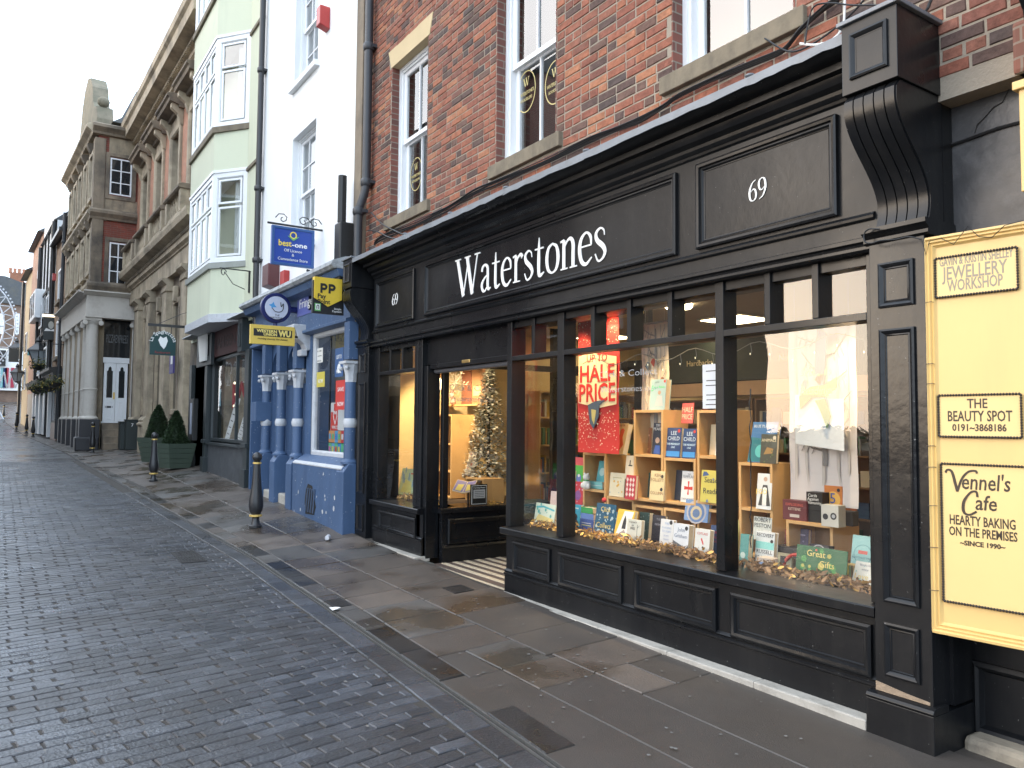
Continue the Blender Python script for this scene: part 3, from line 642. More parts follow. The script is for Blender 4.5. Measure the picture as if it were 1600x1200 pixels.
def pilaster(a0, a1, fy, zb, panels):
    b = MB(); b.box(a0, a1, -4.3, -fy, zb, 2.60); pl = b.build('pilaster', BLACK, shop, bevel=.003)
    b = MB(); b.prof(a0 - .02, a1 + .03, [(-4.2, 2.585), (-fy + .005, 2.585), (-fy + .02, 2.595), (-fy + .02, 2.612), (-fy + .008, 2.62), (-fy + .03, 2.635), (-fy + .045, 2.645), (-fy + .045, 2.668), (-4.2, 2.668)]); b.build('capital', BLACK, pl, smooth=25)
    for p0, p1, z0, z1 in panels:
        b = MB(); b.ring(p0, p1, z0, z1, [(0, -fy - .0), (0, -fy + .014), (.010, -fy + .018), (.022, -fy + .012), (.028, -fy + .004), (.034, -fy + .006), (.038, -fy + .001)]); b.build('panel_moulding', BLACK, pl, smooth=30)
    return pl
h = lambda px, py: W.hit(px, py, -3.885)
pl = pilaster(-2.365, -2.065, 3.90, .20, [(-2.31, -2.12, 2.235, 2.475), (-2.31, -2.12, .69, 2.12), (-2.31, -2.125, .31, .585)])
b = MB(); b.box(-2.395, -2.04, -4.3, -3.855, -.05, .185); b.prof(-2.395, -2.04, [(-4.0, .187), (-3.855, .187), (-3.85, .197), (-3.86, .212), (-3.885, .22), (-4.0, .22)]); b.build('plinth', BLACK, pl, bevel=.003)
b = MB(); b.poly([(-2.362, .222), (-2.08, .222), (-2.08, .236), (-2.2, .246), (-2.362, .268)], -3.91, -3.894); b.build('bare_wood_patch', mat('bare_wood', (.30, .22, .15), .85, .3, 18, bump=.4, bs=50), pl)
pilaster(-9.52, -9.17, 3.90, .08, [(-9.45, -9.24, 2.25, 2.5), (-9.45, -9.24, .70, 2.12), (-9.45, -9.24, .22, .56)])
b = MB(); b.box(-9.17, -9.06, -4.3, -3.98, .08, 2.6); b.build('jamb', BLACK, shop, bevel=.003)
# stall risers (panelled), left of door and right of door
RY = 3.97
def riser(a0, a1, z0, panels, parent):
    b = MB(); b.box(a0, a1, -4.25, -RY, z0, .59); rs = b.build('stall_riser', BLACK, parent, bevel=.002)
    b = MB(); b.prof(a0 - .01, a1, [(-4.05, .585), (-3.915, .585), (-3.90, .595), (-3.898, .640), (-3.905, .647), (-4.02, .655), (-4.4, .655), (-4.4, .585)]); b.build('window_ledge', BLACK, parent, smooth=25)
    b = MB(); b.prof(a0, a1, [(-4.0, z0), (-RY + .018, z0), (-RY + .018, z0 + .155 if z0 > 0 else .165), (-RY + .030, (z0 + .155 if z0 > 0 else .165) + .008), (-RY + .030, (z0 + .155 if z0 > 0 else .165) + .02), (-RY + .014, (z0 + .155 if z0 > 0 else .165) + .028), (-RY + .02, (z0 + .155 if z0 > 0 else .165) + .04), (-RY + .002, (z0 + .155 if z0 > 0 else .165) + .056), (-4.0, (z0 + .155 if z0 > 0 else .165) + .056)]); b.build('skirting', BLACK, rs, smooth=25)
    for p0, p1, q0, q1 in panels:
        b = MB(); b.ring(p0, p1, q0, q1, [(0, -RY - .0), (0, -RY + .022), (.014, -RY + .030), (.030, -RY + .024), (.038, -RY + .006), (.050, -RY + .008), (.056, -RY + .001)]); b.build('panel_moulding', BLACK, rs, smooth=30)
PZ = (.255, .535)
riser(-6.03, -2.37, .055, [(-5.90, -5.33, *PZ), (-5.21, -4.42, *PZ), (-4.28, -3.50, *PZ), (-3.38, -2.42, *PZ)], shop)
riser(-9.06, -7.73, .12, [(-8.90, -7.88, .30, .53)], shop)
for a0, a1, z0 in ((-6.05, -2.40, .0), (-9.2, -7.70, .1)):
    n = int((a1 - a0) / .9) + 1; w = (a1 - a0) / n
    for k in range(n):
        q = a0 + k * w; zt = .055 if a0 > -7 else .125; b = MB(); b.box(q + .001, q + w - .001, -4.05, -3.86, gz(q, 3.87) - .06, zt + random.uniform(-.001, .001)); b.build('doorstep_stone', LIGHTST, shop, bevel=.008)
# window framing of the right-hand window
GY = 4.035
def bar(a0, a1, z0, z1, y0=3.965, y1=4.10, nm='mullion'): b = MB(); b.box(a0, a1, -y1, -y0, z0, z1); return b.build(nm, BLACK, shop, bevel=.003)
bar(-6.03, -5.955, .655, 2.56, 3.96, 4.12, 'corner_post'); bar(-5.255, -5.165, .655, 2.56); bar(-3.505, -3.435, .655, 2.56); bar(-2.425, -2.366, .655, 2.56)
for a in (-5.62, -4.785, -4.355, -3.925, -3.085, -2.745): bar(a - .022, a + .022, 2.237, 2.56)
for a0, a1 in ((-5.955, -5.255), (-5.165, -3.505), (-3.435, -2.425)): bar(a0, a1, 2.192, 2.235, 3.965, 4.10, 'transom')
bar(-5.95, -2.366, 2.50, 2.602, 3.985, 4.2, 'head_rail')
def pane(a0, a1, z0, z1, y=GY): b = MB(); b.quad((a0, y, z0), (a1, y, z0), (a1, y, z1), (a0, y, z1)); return b.build('pane', GLASS, shop)
for a0, a1 in ((-5.955, -5.255), (-5.165, -3.505), (-3.435, -2.425)): pane(a0, a1, .655, 2.192)
tl = [-5.955, -5.62, -5.21, -4.785, -4.355, -3.925, -3.47, -3.085, -2.745, -2.425]
for a, c in zip(tl, tl[1:]): pane(a + .02, c - .02, 2.237, 2.50)
# left window
bar(-9.06, -8.98, .655, 2.56); bar(-7.98, -7.90, .655, 2.602, 3.965, 4.1); bar(-8.98, -7.98, 2.20, 2.243, 3.965, 4.1, 'transom'); bar(-9.06, -7.90, 2.50, 2.602, 3.985, 4.2, 'head_rail')
for a in (-8.66, -8.32): bar(a - .022, a + .022, 2.243, 2.50)
pane(-8.98, -7.98, .655, 2.20)
for a, c in ((-8.98, -8.66), (-8.66, -8.32), (-8.32, -7.98)): pane(a + .01, c - .01, 2.243, 2.50)
# doorway: posts, board, roller, side wall of the lobby
bar(-7.90, -7.80, .12, 2.602, 3.97, 4.12, 'door_post'); bar(-7.79, -7.70, .10, 2.25, 3.99, 4.15, 'roller_guide')
b = MB(); b.box(-7.80, -6.03, -4.10, -4.03, 2.265, 2.602); b.build('overdoor_board', BLACK, shop, bevel=.002)
b = MB(); b.box(-7.70, -6.05, -4.12, -4.02, 2.215, 2.262); b.build('roller_box', BLACK, shop, bevel=.002)
b = MB(); b.tube([(-7.69, 4.09, 2.19), (-6.08, 4.09, 2.19)], .028, 10); b.build('roller_bar', mat('roller_grey', (.13, .13, .14), .4, .1, 10, metal=.4), shop, smooth=40)
b = MB(); b.box(-6.98, -6.82, -4.03, -4.012, 2.235, 2.268); b.build('brass_plate', mat('brass', (.62, .42, .16), .3, .2, 20, metal=.8), shop, bevel=.003)
LX = -7.62
b = MB(SX); b.box(4.15, 5.75, LX - .06, LX, .05, .60); ls = b.build('lobby_riser', BLACK, shop, bevel=.002)
b = MB(SX); b.prof(4.12, 5.75, [(LX - .4, .60), (LX + .03, .60), (LX + .035, .64), (LX + .02, .655), (LX - .4, .655)]); b.build('window_ledge', BLACK, shop)
b = MB(SX); b.ring(4.22, 5.15, .255, .535, [(0, LX), (0, LX + .022), (.014, LX + .030), (.030, LX + .024), (.038, LX + .006), (.056, LX + .001)]); b.build('panel_moulding', BLACK, ls, smooth=30)
b = MB(SX); b.prof(4.15, 5.75, [(LX, .05), (LX + .018, .05), (LX + .018, .2), (LX + .03, .215), (LX + .014, .235), (LX, .25)]); b.build('skirting', BLACK, ls)
for y in (4.15, 5.68):
    b = MB(SX); b.box(y, y + .07, LX - .06, LX + .005, .655, 2.9); b.build('mullion', BLACK, shop, bevel=.003)
b = MB(SX); b.box(4.22, 5.68, LX - .055, LX + .003, 2.25, 2.32); b.build('transom', BLACK, shop, bevel=.003)
b = MB(); b.quad((LX - .03, 4.22, .655), (LX - .03, 5.68, .655), (LX - .03, 5.68, 2.25), (LX - .03, 4.22, 2.25)); b.build('pane', GLASS, shop)
RX = -6.0
b = MB(SX); b.box(4.12, 5.75, RX, RX + .06, .03, .60); b.build('lobby_riser', BLACK, shop, bevel=.002)
b = MB(SX); b.box(4.12, 5.75, RX - .02, RX + .3, .601, .654); b.build('window_ledge', BLACK, shop)
b = MB(); b.quad((RX + .03, 4.12, .655), (RX + .03, 5.68, .655), (RX + .03, 5.68, 2.5), (RX + .03, 4.12, 2.5)); b.build('pane', GLASS, shop)
b = MB(SX); b.box(5.68, 5.75, RX - .01, RX + .06, .655, 2.9); b.build('mullion', BLACK, shop)
# entrance doors at the back of the lobby
DOORF = mat('dark_door_paint', (.025, .026, .03), .4, .1)
for a0, a1 in ((-7.55, -6.82), (-6.80, -6.07)):
    b = MB(); b.ring(a0, a1, .07, 2.3, [(0, -5.76), (0, -5.70), (.10, -5.70), (.11, -5.72), (.11, -5.76)]); d = b.build('entrance_door', DOORF, shop)
    b = MB(); b.quad((a0 + .1, 5.73, .17), (a1 - .1, 5.73, .17), (a1 - .1, 5.73, 2.2), (a0 + .1, 5.73, 2.2)); b.build('pane', GLASS, d)
    b = MB(); b.tube([((a1 - .05) if a0 < -7 else (a0 + .05), 5.66, .95), ((a1 - .05) if a0 < -7 else (a0 + .05), 5.66, 1.35)], .014, 8); b.build('handle', mat('steel', (.5, .5, .5), .3, metal=.9), d)
# striped mosaic lobby floor
b = MB(); b.box(-7.62, -6.0, -5.7, -3.9, .0, .052); b.build('lobby_floor', mat('brown_mosaic', (.115, .085, .072), .5, .35, 40, bump=.3, bs=90), shop)
STR = mat('cream_mosaic', (.58, .49, .35), .5, .18, 40, bump=.3, bs=90)
y = 3.985
for w in (.035, .06, .06, .06, .06, .06, .06, .06, .06, .06, .06):
    b = MB(); b.box(-7.60 if y > 4.0 else -7.72, -6.04, -(y + w), -y, .045, .056); b.build('floor_stripe', STR, shop); y += w + .085 + (.03 if w < .05 else 0)
b = MB(); b.box(-7.72, -6.04, -3.965, -3.93, .03, .052); b.build('door_track', IRON, shop)
b = MB(); b.add([(-7.0, 5.0, .058), (-6.85, 5.05, .058), (-6.8, 4.93, .09), (-6.95, 4.9, .07)], [(0, 1, 2, 3)]); 
b.build('paper_bag', mat('brown_paper', (.45, .32, .16), .8, bump=.6, bs=30), label='crumpled brown paper scrap on the striped lobby floor', cat='litter')
# ============================================================ lettering helper
def text(s, F, a, z, d, h, m, parent=None, name='lettering', w=None, align='C', shear=0., bold=0., ext=.0012, res=2, sx=1.):
    cu = bpy.data.curves.new('t', 'FONT'); cu.body = s; cu.size = h / .69; cu.resolution_u = res; cu.extrude = ext; cu.offset = bold; cu.shear = shear
    cu.space_line = 1.0
    ob = bpy.data.objects.new('t', cu); COL.objects.link(ob); dg = bpy.context.evaluated_depsgraph_get(); dg.update()
    me = bpy.data.meshes.new_from_object(ob.evaluated_get(dg)); bpy.data.objects.remove(ob); bpy.data.curves.remove(cu)
    if not me.vertices: return None
    x0 = min(v.co.x for v in me.vertices); x1 = max(v.co.x for v in me.vertices)
    k = (w / (x1 - x0)) if w else sx
    off = {'C': -(x0 + x1) / 2, 'L': -x0, 'R': -x1}[align]
    pw = Vector(parent['wl']) if parent is not None else Vector((0, 0, 0))
    for v in me.vertices: v.co = F.p(a + (v.co.x + off) * k, d + v.co.z, z + v.co.y) - pw
    me.name = name; me.materials.clear(); me.materials.append(m)
    o = bpy.data.objects.new(name, me); COL.objects.link(o)
    if parent is not None: o.parent = parent
    return o
PAL = {}
def paint(c, rough=.45):
    k = (tuple(round(x, 3) for x in c), rough)
    if k not in PAL: PAL[k] = mat('print_%d' % len(PAL), c, rough, .05, 30)
    return PAL[k]
INKK = paint((.02, .02, .02)); INKW = paint((.8, .8, .78)); 

# ============================================================ SHOP INTERIOR
CEIL = 2.92
b = MB(); b.box(-9.5, -2.12, -12.2, -4.12, CEIL, CEIL + .05); b.build('shop_ceiling', mat('ceiling_paint', (.42, .36, .28), .8, .05, 2), shop)
b = MB(); b.box(-9.5, -2.12, -12.2, -5.76, -.02, .05); b.box(-9.5, -7.68, -5.76, -4.26, -.02, .05); b.box(-5.94, -2.12, -5.76, -4.26, -.02, .05); b.build('shop_floor', mat('shop_carpet', (.10, .07, .05), .9, .2, 12), shop)
b = MB(); b.box(-9.56, -9.5, -12.2, -4.02, 0, 3.2); b.build('party_wall', CREAMW, shop)
b = MB(); b.box(-2.12, -2.07, -12.2, -4.30, 0, 3.2); b.build('party_wall', CREAMW, shop)
b = MB(); b.box(-9.5, -2.12, -12.26, -12.2, 0, 3.2); b.build('back_wall', CREAMW, shop)
b = MB(); b.box(-9.5, -2.12, -4.34, -4.0, CEIL + .05, 3.4); b.box(-9.4, -2.14, -4.2, -4.13, 2.60, CEIL); b.build('shop_bulkhead', mat('bulkhead', (.05, .045, .04), .8), shop)
for a0, a1, y1 in ((-9.48, -7.69, 5.70), (-5.93, -2.14, 5.6)):
    b = MB(); b.box(a0, a1, -y1, -4.26, .05, .644); b.build('display_platform', mat('dark_platform', (.08, .06, .045), .6, .2), shop)
LITE = mat('panel_light', (1, .9, .7), .5, 0, emit=(1, .80, .48), es=14)
RIM = mat('light_rim', (.6, .6, .58), .5)
nl = 0
for cx in (-3.4, -6.25, -8.7):
    for cy in (5.55, 7.45, 9.6):
        if cx < -8 and cy < 6: continue
        nl += 1; pos = {5.55: 'nearest the street windows', 7.45: 'in the middle of the shop', 9.6: 'towards the back of the shop'}[cy]; side = {-3.4: 'right', -6.25: 'centre', -8.7: 'left'}[cx]
        t = thing('ceiling_light', (cx, cy, CEIL - .03), 'square lit ceiling panel %s, %s row' % (pos, side), 'ceiling light', 'square ceiling lights in the bookshop')
        b = MB(); b.ring(cx - .33, cx + .33, 0, 0, [(0, 0)]) if 0 else b.box(cx - .335, cx + .335, -(cy + .335), -(cy - .335), CEIL - .022, CEIL - .002); b.build('frame', RIM, t)
        b = MB(); b.box(cx - .30, cx + .30, -(cy + .30), -(cy - .30), CEIL - .030, CEIL - .0225); b.build('diffuser', LITE, t)
for i, (cx, cy) in enumerate(((-5.9, 6.1), (-7.9, 8.6))):
    b = MB(); b.lathe((cx, cy, CEIL - .05), [(.13, 0), (.15, .02), (.15, .048)], 20); b.build('downlight', LITE, smooth=40, label=('round lit ceiling lamp near the window display', 'round lit ceiling lamp deeper inside the shop')[i], cat='ceiling light')
t = thing('ceiling_light', (-6.8, 5.0, 2.78), 'small square light panel added in the lobby ceiling to brighten the lobby', 'ceiling light')  # added light source, there to brighten the lobby
b = MB(); b.box(-7.0, -6.6, -5.2, -4.8, 2.775, 2.79); b.build('frame', RIM, t); b = MB(); b.box(-6.97, -6.63, -5.17, -4.83, 2.768, 2.774); b.build('diffuser', LITE, t)
b = MB(); b.box(-7.62, -6.0, -5.72, -4.13, 2.79, 2.84); b.build('lobby_ceiling', CREAMW, shop)
# window spot lamps with real light
def spot(x, y, z, tx, ty, tz, e, label, size=70):
    t = thing('spot_lamp', (x, y, z), label, 'spot lamp', 'spot lamps over the window displays')
    d = (Vector((tx, ty, tz)) - Vector((x, y, z))).normalized(); b = MB(); c = Vector((x, y, z))
    b.tube([c - d * .10, c - d * .02, c + d * .0], [.03, .04, .045], 12); b.build('housing', IRON, t, smooth=40)
    b = MB(); b.tube([c - d * .08, Vector((x, y, CEIL))], .01, 6); b.build('stem', IRON, t)
    l = bpy.data.lights.new('bulb', 'SPOT'); l.energy = e * 2.3; l.spot_size = R_(size); l.spot_blend = .5; l.color = (1, .74, .42); l.shadow_soft_size = .04
    o = bpy.data.objects.new('bulb', l); COL.objects.link(o); o.parent = t; o.location = d * .03; o.rotation_euler = d.to_track_quat('-Z', 'Y').to_euler()
spot(-5.1, 4.33, 2.72, -5.3, 4.62, 1.3, 45, 'small black spot lamp above the red banner'); spot(-4.45, 4.33, 2.72, -4.55, 4.66, 1.6, 50, 'small black spot lamp above the white woodland banner')
spot(-3.9, 4.30, 2.7, -4.2, 4.5, .7, 45, 'small black spot lamp above the stacked bestsellers'); spot(-2.9, 4.30, 2.7, -3.0, 4.6, .8, 45, 'small black spot lamp above the board games')
spot(-5.6, 4.30, 2.7, -5.4, 4.4, .65, 40, 'small black spot lamp at the doorway end of the big window'); spot(-8.3, 4.35, 2.7, -9.3, 5.2, 1.2, 190, 'small black spot lamp in the left display'); spot(-7.78, 4.45, 2.75, -8.4, 5.3, 1.5, 80, 'small black spot lamp added to brighten the frosted tree')  # the last spot is an added lamp that brightens the tree

# bookcases with many small books
def spinemat():
    m = bpy.data.materials.new('mixed_book_spines'); m.use_nodes = True; nt = m.node_tree; L = nt.links; bs_ = nt.nodes['Principled BSDF']; bs_.inputs['Roughness'].default_value = .5
    ge = nd(nt, 'ShaderNodeNewGeometry'); r = nd(nt, 'ShaderNodeValToRGB'); r.color_ramp.interpolation = 'CONSTANT'; e = r.color_ramp.elements
    cs = [(.45, .38, .26), (.35, .04, .03), (.04, .09, .2), (.6, .55, .45), (.05, .05, .05), (.08, .2, .1), (.5, .3, .05), (.3, .3, .32), (.2, .08, .05), (.6, .2, .1)]
    e[0].color = cs[0] + (1,); e[1].position = .1; e[1].color = cs[1] + (1,)
    for i, c in enumerate(cs[2:]): q = e.new(.2 + .1 * i); q.color = c + (1,)
    L.new(ge.outputs['Random Per Island'], r.inputs[0]); L.new(r.outputs[0], bs_.inputs['Base Color']); return m
SPM = spinemat(); DKW = mat('dark_bookcase_wood', (.20, .12, .065), .5, .2, 6)
def bookcase(F, a0, a1, d, z0, z1, label, m=DKW, depth=.3, n=5, header=None, faceout=False):
    t = thing('bookcase', F.p((a0 + a1) / 2, d, z0), label, 'bookcase'); rr = random.Random(int(abs(a0 * 100)) + 5)
    b = MB(F); b.box(a0, a0 + .025, d - depth, d, z0, z1); b.box(a1 - .025, a1, d - depth, d, z0, z1); b.box(a0 + .025, a1 - .025, d - depth, d - depth + .015, z0, z1); b.build('carcass', m, t)
    hs = (z1 - z0) / n
    bk_ = MB(F)
    for k in range(n + 1):
        z = z0 + hs * k - (.025 if k == n else 0)
        b = MB(F); b.box(a0 + .026, a1 - .026, d - depth + .016, d - .005, z, z + .024); b.build('shelf', m, t)
        if k < n:
            a = a0 + .04
            while a < a1 - .05:
                if faceout and rr.random() < .5: w = rr.uniform(.12, .17); bk_.box(a, min(a + w, a1 - .03), d - .1, d - .07, z + .025, z + min(hs - .06, rr.uniform(.18, .26))); a += w + .02; continue
                w = rr.uniform(.015, .045); hh = min(hs - .05, rr.uniform(.17, .26)); bk_.box(a, a + w * .94, d - .2, d - .05 - rr.uniform(0, .03), z + .025, z + .025 + hh); a += w
    bk_.build('books', SPM, t, kind='stuff')
    return t
GRN = mat('dark_green_header', (.035, .05, .04), .6, .1)
BY = -8.9
bc = bookcase(W, -9.4, -7.2, BY, .05, 2.0, 'tall bookcase at the back left of the shop', faceout=True); bookcase(W, -7.15, -5.0, BY, .05, 2.0, 'tall bookcase at the back under the green hardbacks sign', faceout=True); bookcase(W, -4.95, -2.2, BY, .05, 2.0, 'tall bookcase at the back right under the paperbacks sign', faceout=True)
b = MB(); b.box(-9.4, -2.2, BY - .3, BY + .02, 2.05, 2.25); b.build('cream_pelmet', mat('pink_cream_pelmet', (.62, .42, .28), .7), shop)
hd = thing('header_sign', (-5.8, 8.85, 2.27), 'long dark green header sign reading hardbacks above the back bookcases', 'sign')
b = MB(); b.box(-9.4, -2.2, BY - .3, BY + .03, 2.27, 2.86); b.build('board', GRN, hd)
IVORY = paint((.7, .6, .4))
text('Hardbacks', W, -8.15, 2.52, BY + .034, .085, IVORY, hd); text('New Paperbacks', W, -6.3, 2.50, BY + .034, .085, IVORY, hd)
bookcase(SX, 6.6, 8.8, -9.49 + .32, .05, 2.1, 'bookcase along the left wall of the shop beyond the frosted tree', m=WOOD)
bookcase(Frame((0, 0), (0, -1)), -8.8, -5.9, 2.13, .05, 2.1, 'bookcase along the right hand wall of the shop') if 0 else None
# mid-floor display table with face-out books, seen through the glass beside the door
bookcase(W, -8.6, -6.4, -7.2, .05, 1.55, 'low freestanding bookcase in the middle of the shop', m=DKW, n=4, faceout=True)

# wooden display cubes in the window (open fronts)
def cube(px0, py0, px1, py1, Y, cells, label, depth=.30, mid=()):
    P0, P1 = atY(px0, py0, Y), atY(px1, py1, Y); a0, a1, z1, z0 = P0.x, P1.x, P0.z, P1.z
    if z0 < .70: z0 = .648
    t = thing('display_cube', ((a0 + a1) / 2, Y, z0), label, 'display cube', 'plywood display cubes in the shop window'); e = .022
    for nm, q in (('side', (a0, a0 + e, z0, z1)), ('side', (a1 - e, a1, z0, z1)), ('top', (a0 + e, a1 - e, z1 - e, z1)), ('base', (a0 + e, a1 - e, z0, z0 + e))):
        b = MB(); b.box(q[0], q[1], -(Y + depth), -Y, q[2], q[3]); b.build(nm, WOOD, t, bevel=.0015)
    for k in range(1, cells): z = z0 + (z1 - z0) * k / cells; b = MB(); b.box(a0 + e, a1 - e, -(Y + depth), -Y - .003, z - e / 2, z + e / 2); b.build('shelf', WOOD, t)
    b = MB(); b.box(a0 + e, a1 - e, -(Y + depth), -(Y + depth) + .006, z0 + e, z1 - e); b.build('back', mat('cube_back', (.30, .18, .08), .6), t)
    return a0, a1, z0, z1
CY = 4.60
U1 = cube(911, 707, 946, 845, CY, 2, 'plywood double cube behind the blue sign, left in the big window')
U1b = cube(948, 775, 990, 850, CY, 1, 'low plywood cube under the red diamond pattern book')
U2 = cube(990, 641, 1036, 787, CY, 2, 'tall plywood double cube right of the white woodland banner')
U3 = cube(1037, 715, 1087, 792, CY, 1, 'plywood cube holding the book with a red cross')
U3b = cube(1037, 793, 1087, 853, CY, 1, 'plywood cube behind the white author books'); U2b = cube(990, 788, 1036, 850, CY, 1, 'plywood cube at the bottom behind the dark green book')
U4 = cube(1089, 641, 1136, 792, CY, 2, 'tall plywood double cube beside the middle window post'); U4b = cube(1089, 793, 1136, 858, CY, 1, 'plywood cube behind the navy book near the middle post')
U5 = cube(1154, 722, 1208, 870, 4.62, 2, 'plywood double cube under the blue planet book'); U6 = cube(1228, 812, 1302, 880, 4.60, 1, 'wide plywood cube holding up the stack of board games')

# books and boxed things
EXTRA = {}
def bk(px0, py0, px1, py1, col, label, Y=None, t=.035, yaw=0., lean=6., titles=(), art=(), name='book', cat='book', pages=True, z=None, spine=None, minw=0):
    if Y is None: Y = atZ((px0 + px1) / 2, py1, .655).y
    L0, L1, T0 = atY(px0, py1, Y), atY(px1, py1, Y), atY((px0 + px1) / 2, py0, Y); B0 = atY((px0 + px1) / 2, py1, Y)
    w = max(L1.x - L0.x, minw); h = T0.z - B0.z; zb = B0.z if z is None else z
    o = thing(name, (0, 0, 0), label, cat); cov = paint(col)
    if pages:
        b = MB(); b.box(-w / 2, w / 2, -.003, 0, 0, h); b.box(-w / 2, w / 2, -t, -t + .003, 0, h); b.box(-w / 2, -w / 2 + .003, -t + .003, -.003, 0, h); b.build('cover', cov, o)
        b = MB(); b.box(-w / 2 + .0031, w / 2 - .004, -t + .0031, -.0031, .004, h - .004); b.build('page_block', PAPER, o)
    else:
        b = MB(); b.box(-w / 2, w / 2, -t, 0, 0, h); b.build('box' if t > .02 else 'board', cov, o, bevel=.0015)
    for i, (tx, x, zz, hh, c) in enumerate(titles):
        cu_w = None
        q = text(tx, W, x * w, zz * h, .0012, hh * h, paint(c), o, 'title', ext=.0005, bold=.0)
        if q:
            xs_ = [v.co.x for v in q.data.vertices]; ww = max(xs_) - min(xs_)
            if ww > w * .9:
                k = w * .9 / ww; c0 = (max(xs_) + min(xs_)) / 2
                for v in q.data.vertices: v.co.x = (v.co.x - c0) * k
    for i, s in enumerate(art):
        b = MB(); kind, c = s[0], s[1]; dd = .0006 + .0004 * i
        if kind == 'r': _, _, x0, z0, x1, z1 = s; b.quad(W.p(x0 * w, dd, z0 * h), W.p(x1 * w, dd, z0 * h), W.p(x1 * w, dd, z1 * h), W.p(x0 * w, dd, z1 * h))
        elif kind == 'c': _, _, x, zz, r, sxx = s; b.quad(*[W.p(x * w + r * w * sxx * math.cos(k * .3927), dd, zz * h + r * w * math.sin(k * .3927)) for k in range(16)])
        elif kind == 'p': b.quad(*[W.p(x * w, dd, zz * h) for x, zz in s[2]])
        elif kind == 'n':   # scattered specks
            r = random.Random(s[3])
            for _ in range(s[2]):
                x, zz, q = r.uniform(-.45, .45) * w, r.uniform(.05, .95) * h, r.uniform(.02, .07) * w; b.quad(*[W.p(x + q * math.cos(k * 1.26), dd, zz + q * math.sin(k * 1.26)) for k in range(5)])
        b.build('cover_art', paint(c), o)
    o.location = (B0.x, Y, zb + (t * math.sin(R_(abs(lean))) if lean > 0 else 0) * .2); o.rotation_euler = (-R_(lean), 0, R_(yaw)); return o
W_, K_, R1, B1 = (.75, .74, .70), (.03, .03, .035), (.55, .05, .04), (.04, .10, .24)
CRM = (.68, .60, .42); GLD = (.75, .58, .18)
zs = lambda U, k=1, n=1: U[2] + (U[3] - U[2]) * k / n + .012
bk(833, 787, 864, 822, (.66, .72, .58), 'pale book with a painted teal beach cover at the doorway end', lean=10, art=[('p', (.10, .45, .50), [(-.45, .75), (-.1, .82), (.45, .7), (.45, .78), (-.1, .9), (-.45, .85)]), ('p', (.75, .62, .25), [(-.45, .2), (.4, .1), (.45, .35), (-.3, .5)]), ('n', (.12, .42, .36), 9, 3)])
bk(857, 771, 880, 817, (.68, .55, .50), 'tall pinkish book standing behind the beach cover', Y=4.55, z=.66, art=[('r', R1, -.3, .1, .3, .3)])
bk(868, 800, 884, 828, (.16, .16, .18), 'small dark patterned book by the corner of the big window', Y=4.42, z=.655, art=[('n', (.5, .45, .4), 14, 8)])
bk(893, 769, 909, 812, (.55, .05, .07), 'red book with a purple figure, left edge of the middle pane', Y=4.60, z=.8, art=[('c', (.25, .1, .3), 0, .5, .3, 1), ('n', (.7, .5, .6), 7, 5)])
bk(889, 794, 905, 828, (.05, .30, .42), 'blue and teal book behind the toy penguin', Y=4.50, z=.655, art=[('c', (.02, .05, .1), 0, .4, .25, 1), ('r', (.5, .6, .6), -.3, .8, .3, .86)])
bk(905, 811, 926, 828, (.05, .09, .28), 'small navy book lying propped in front of the blue stack', Y=4.42, z=.655, t=.03, art=[('r', (.4, .4, .2), -.35, .4, .35, .5), ('r', (.5, .5, .55), -.35, .62, .35, .68)])
bk(906, 803, 927, 812, (.15, .25, .55), 'thin pale blue book in the little stack beside the blue sign', Y=4.52, z=.735, lean=0, t=.1); bk(908, 795, 926, 804, (.05, .32, .10), 'green book on top of the little stack beside the blue sign', Y=4.52, z=.79, lean=0, t=.1)
bk(927, 787, 957, 836, (.03, .11, .19), 'navy snow-flecked sign with gold script reading click and collect', t=.008, pages=False, name='display_sign', cat='sign', lean=9, art=[('n', (.5, .62, .66), 26, 4)], titles=[('Click', 0, .74, .16, GLD), ('and', .05, .54, .10, GLD), ('Collect', -.02, .22, .17, GLD)])
bk(958, 796, 984, 843, (.72, .45, .06), 'yellow book with a dark castle shape leaning in the front row', lean=14, t=.04, art=[('p', W_, [(-.45, .05), (.2, .05), (.45, .95), (-.1, .95)]), ('p', K_, [(-.12, .35), (.12, .35), (.1, .62), (.0, .82), (-.08, .62)]), ('p', (.35, .3, .28), [(-.4, .08), (.3, .08), (.05, .33)])])
bk(978, 812, 1000, 848, (.62, .61, .52), 'cream book with a bare tree in the front row', art=[('r', (.2, .22, .2), .2, .1, .24, .8), ('p', (.2, .22, .2), [(.2, .6), (.42, .8), (.2, .66)])], titles=[('A LEGACY', -.1, .84, .07, K_), ('OF', -.1, .70, .07, K_), ('SPIES', -.1, .56, .10, K_)])
bk(997, 804, 1012, 846, (.03, .06, .055), 'dark green patterned book with pale page edges in the front row', Y=4.48, z=.655, t=.05, art=[('n', (.25, .3, .28), 12, 2)])
bk(1016, 805, 1037, 845, (.035, .035, .05), 'black book half hidden behind the white thriller', Y=4.52, z=.655, titles=[('THE', 0, .8, .08, (.3, .3, .35)), ('NIGHT', 0, .6, .08, (.3, .3, .35))])
bk(1030, 812, 1050, 852, (.68, .68, .68), 'white book with pale blue lettering, left of the white and grey thriller', titles=[('THIS', 0, .80, .09, (.35, .45, .65)), ('IS GOING', 0, .64, .08, (.35, .45, .65)), ('TO HURT', 0, .50, .08, (.35, .45, .65)), ('SECRET', 0, .34, .06, (.4, .45, .6)), ('DIARIES', 0, .2, .06, (.4, .45, .6))], art=[('c', K_, .3, .9, .12, 1)])
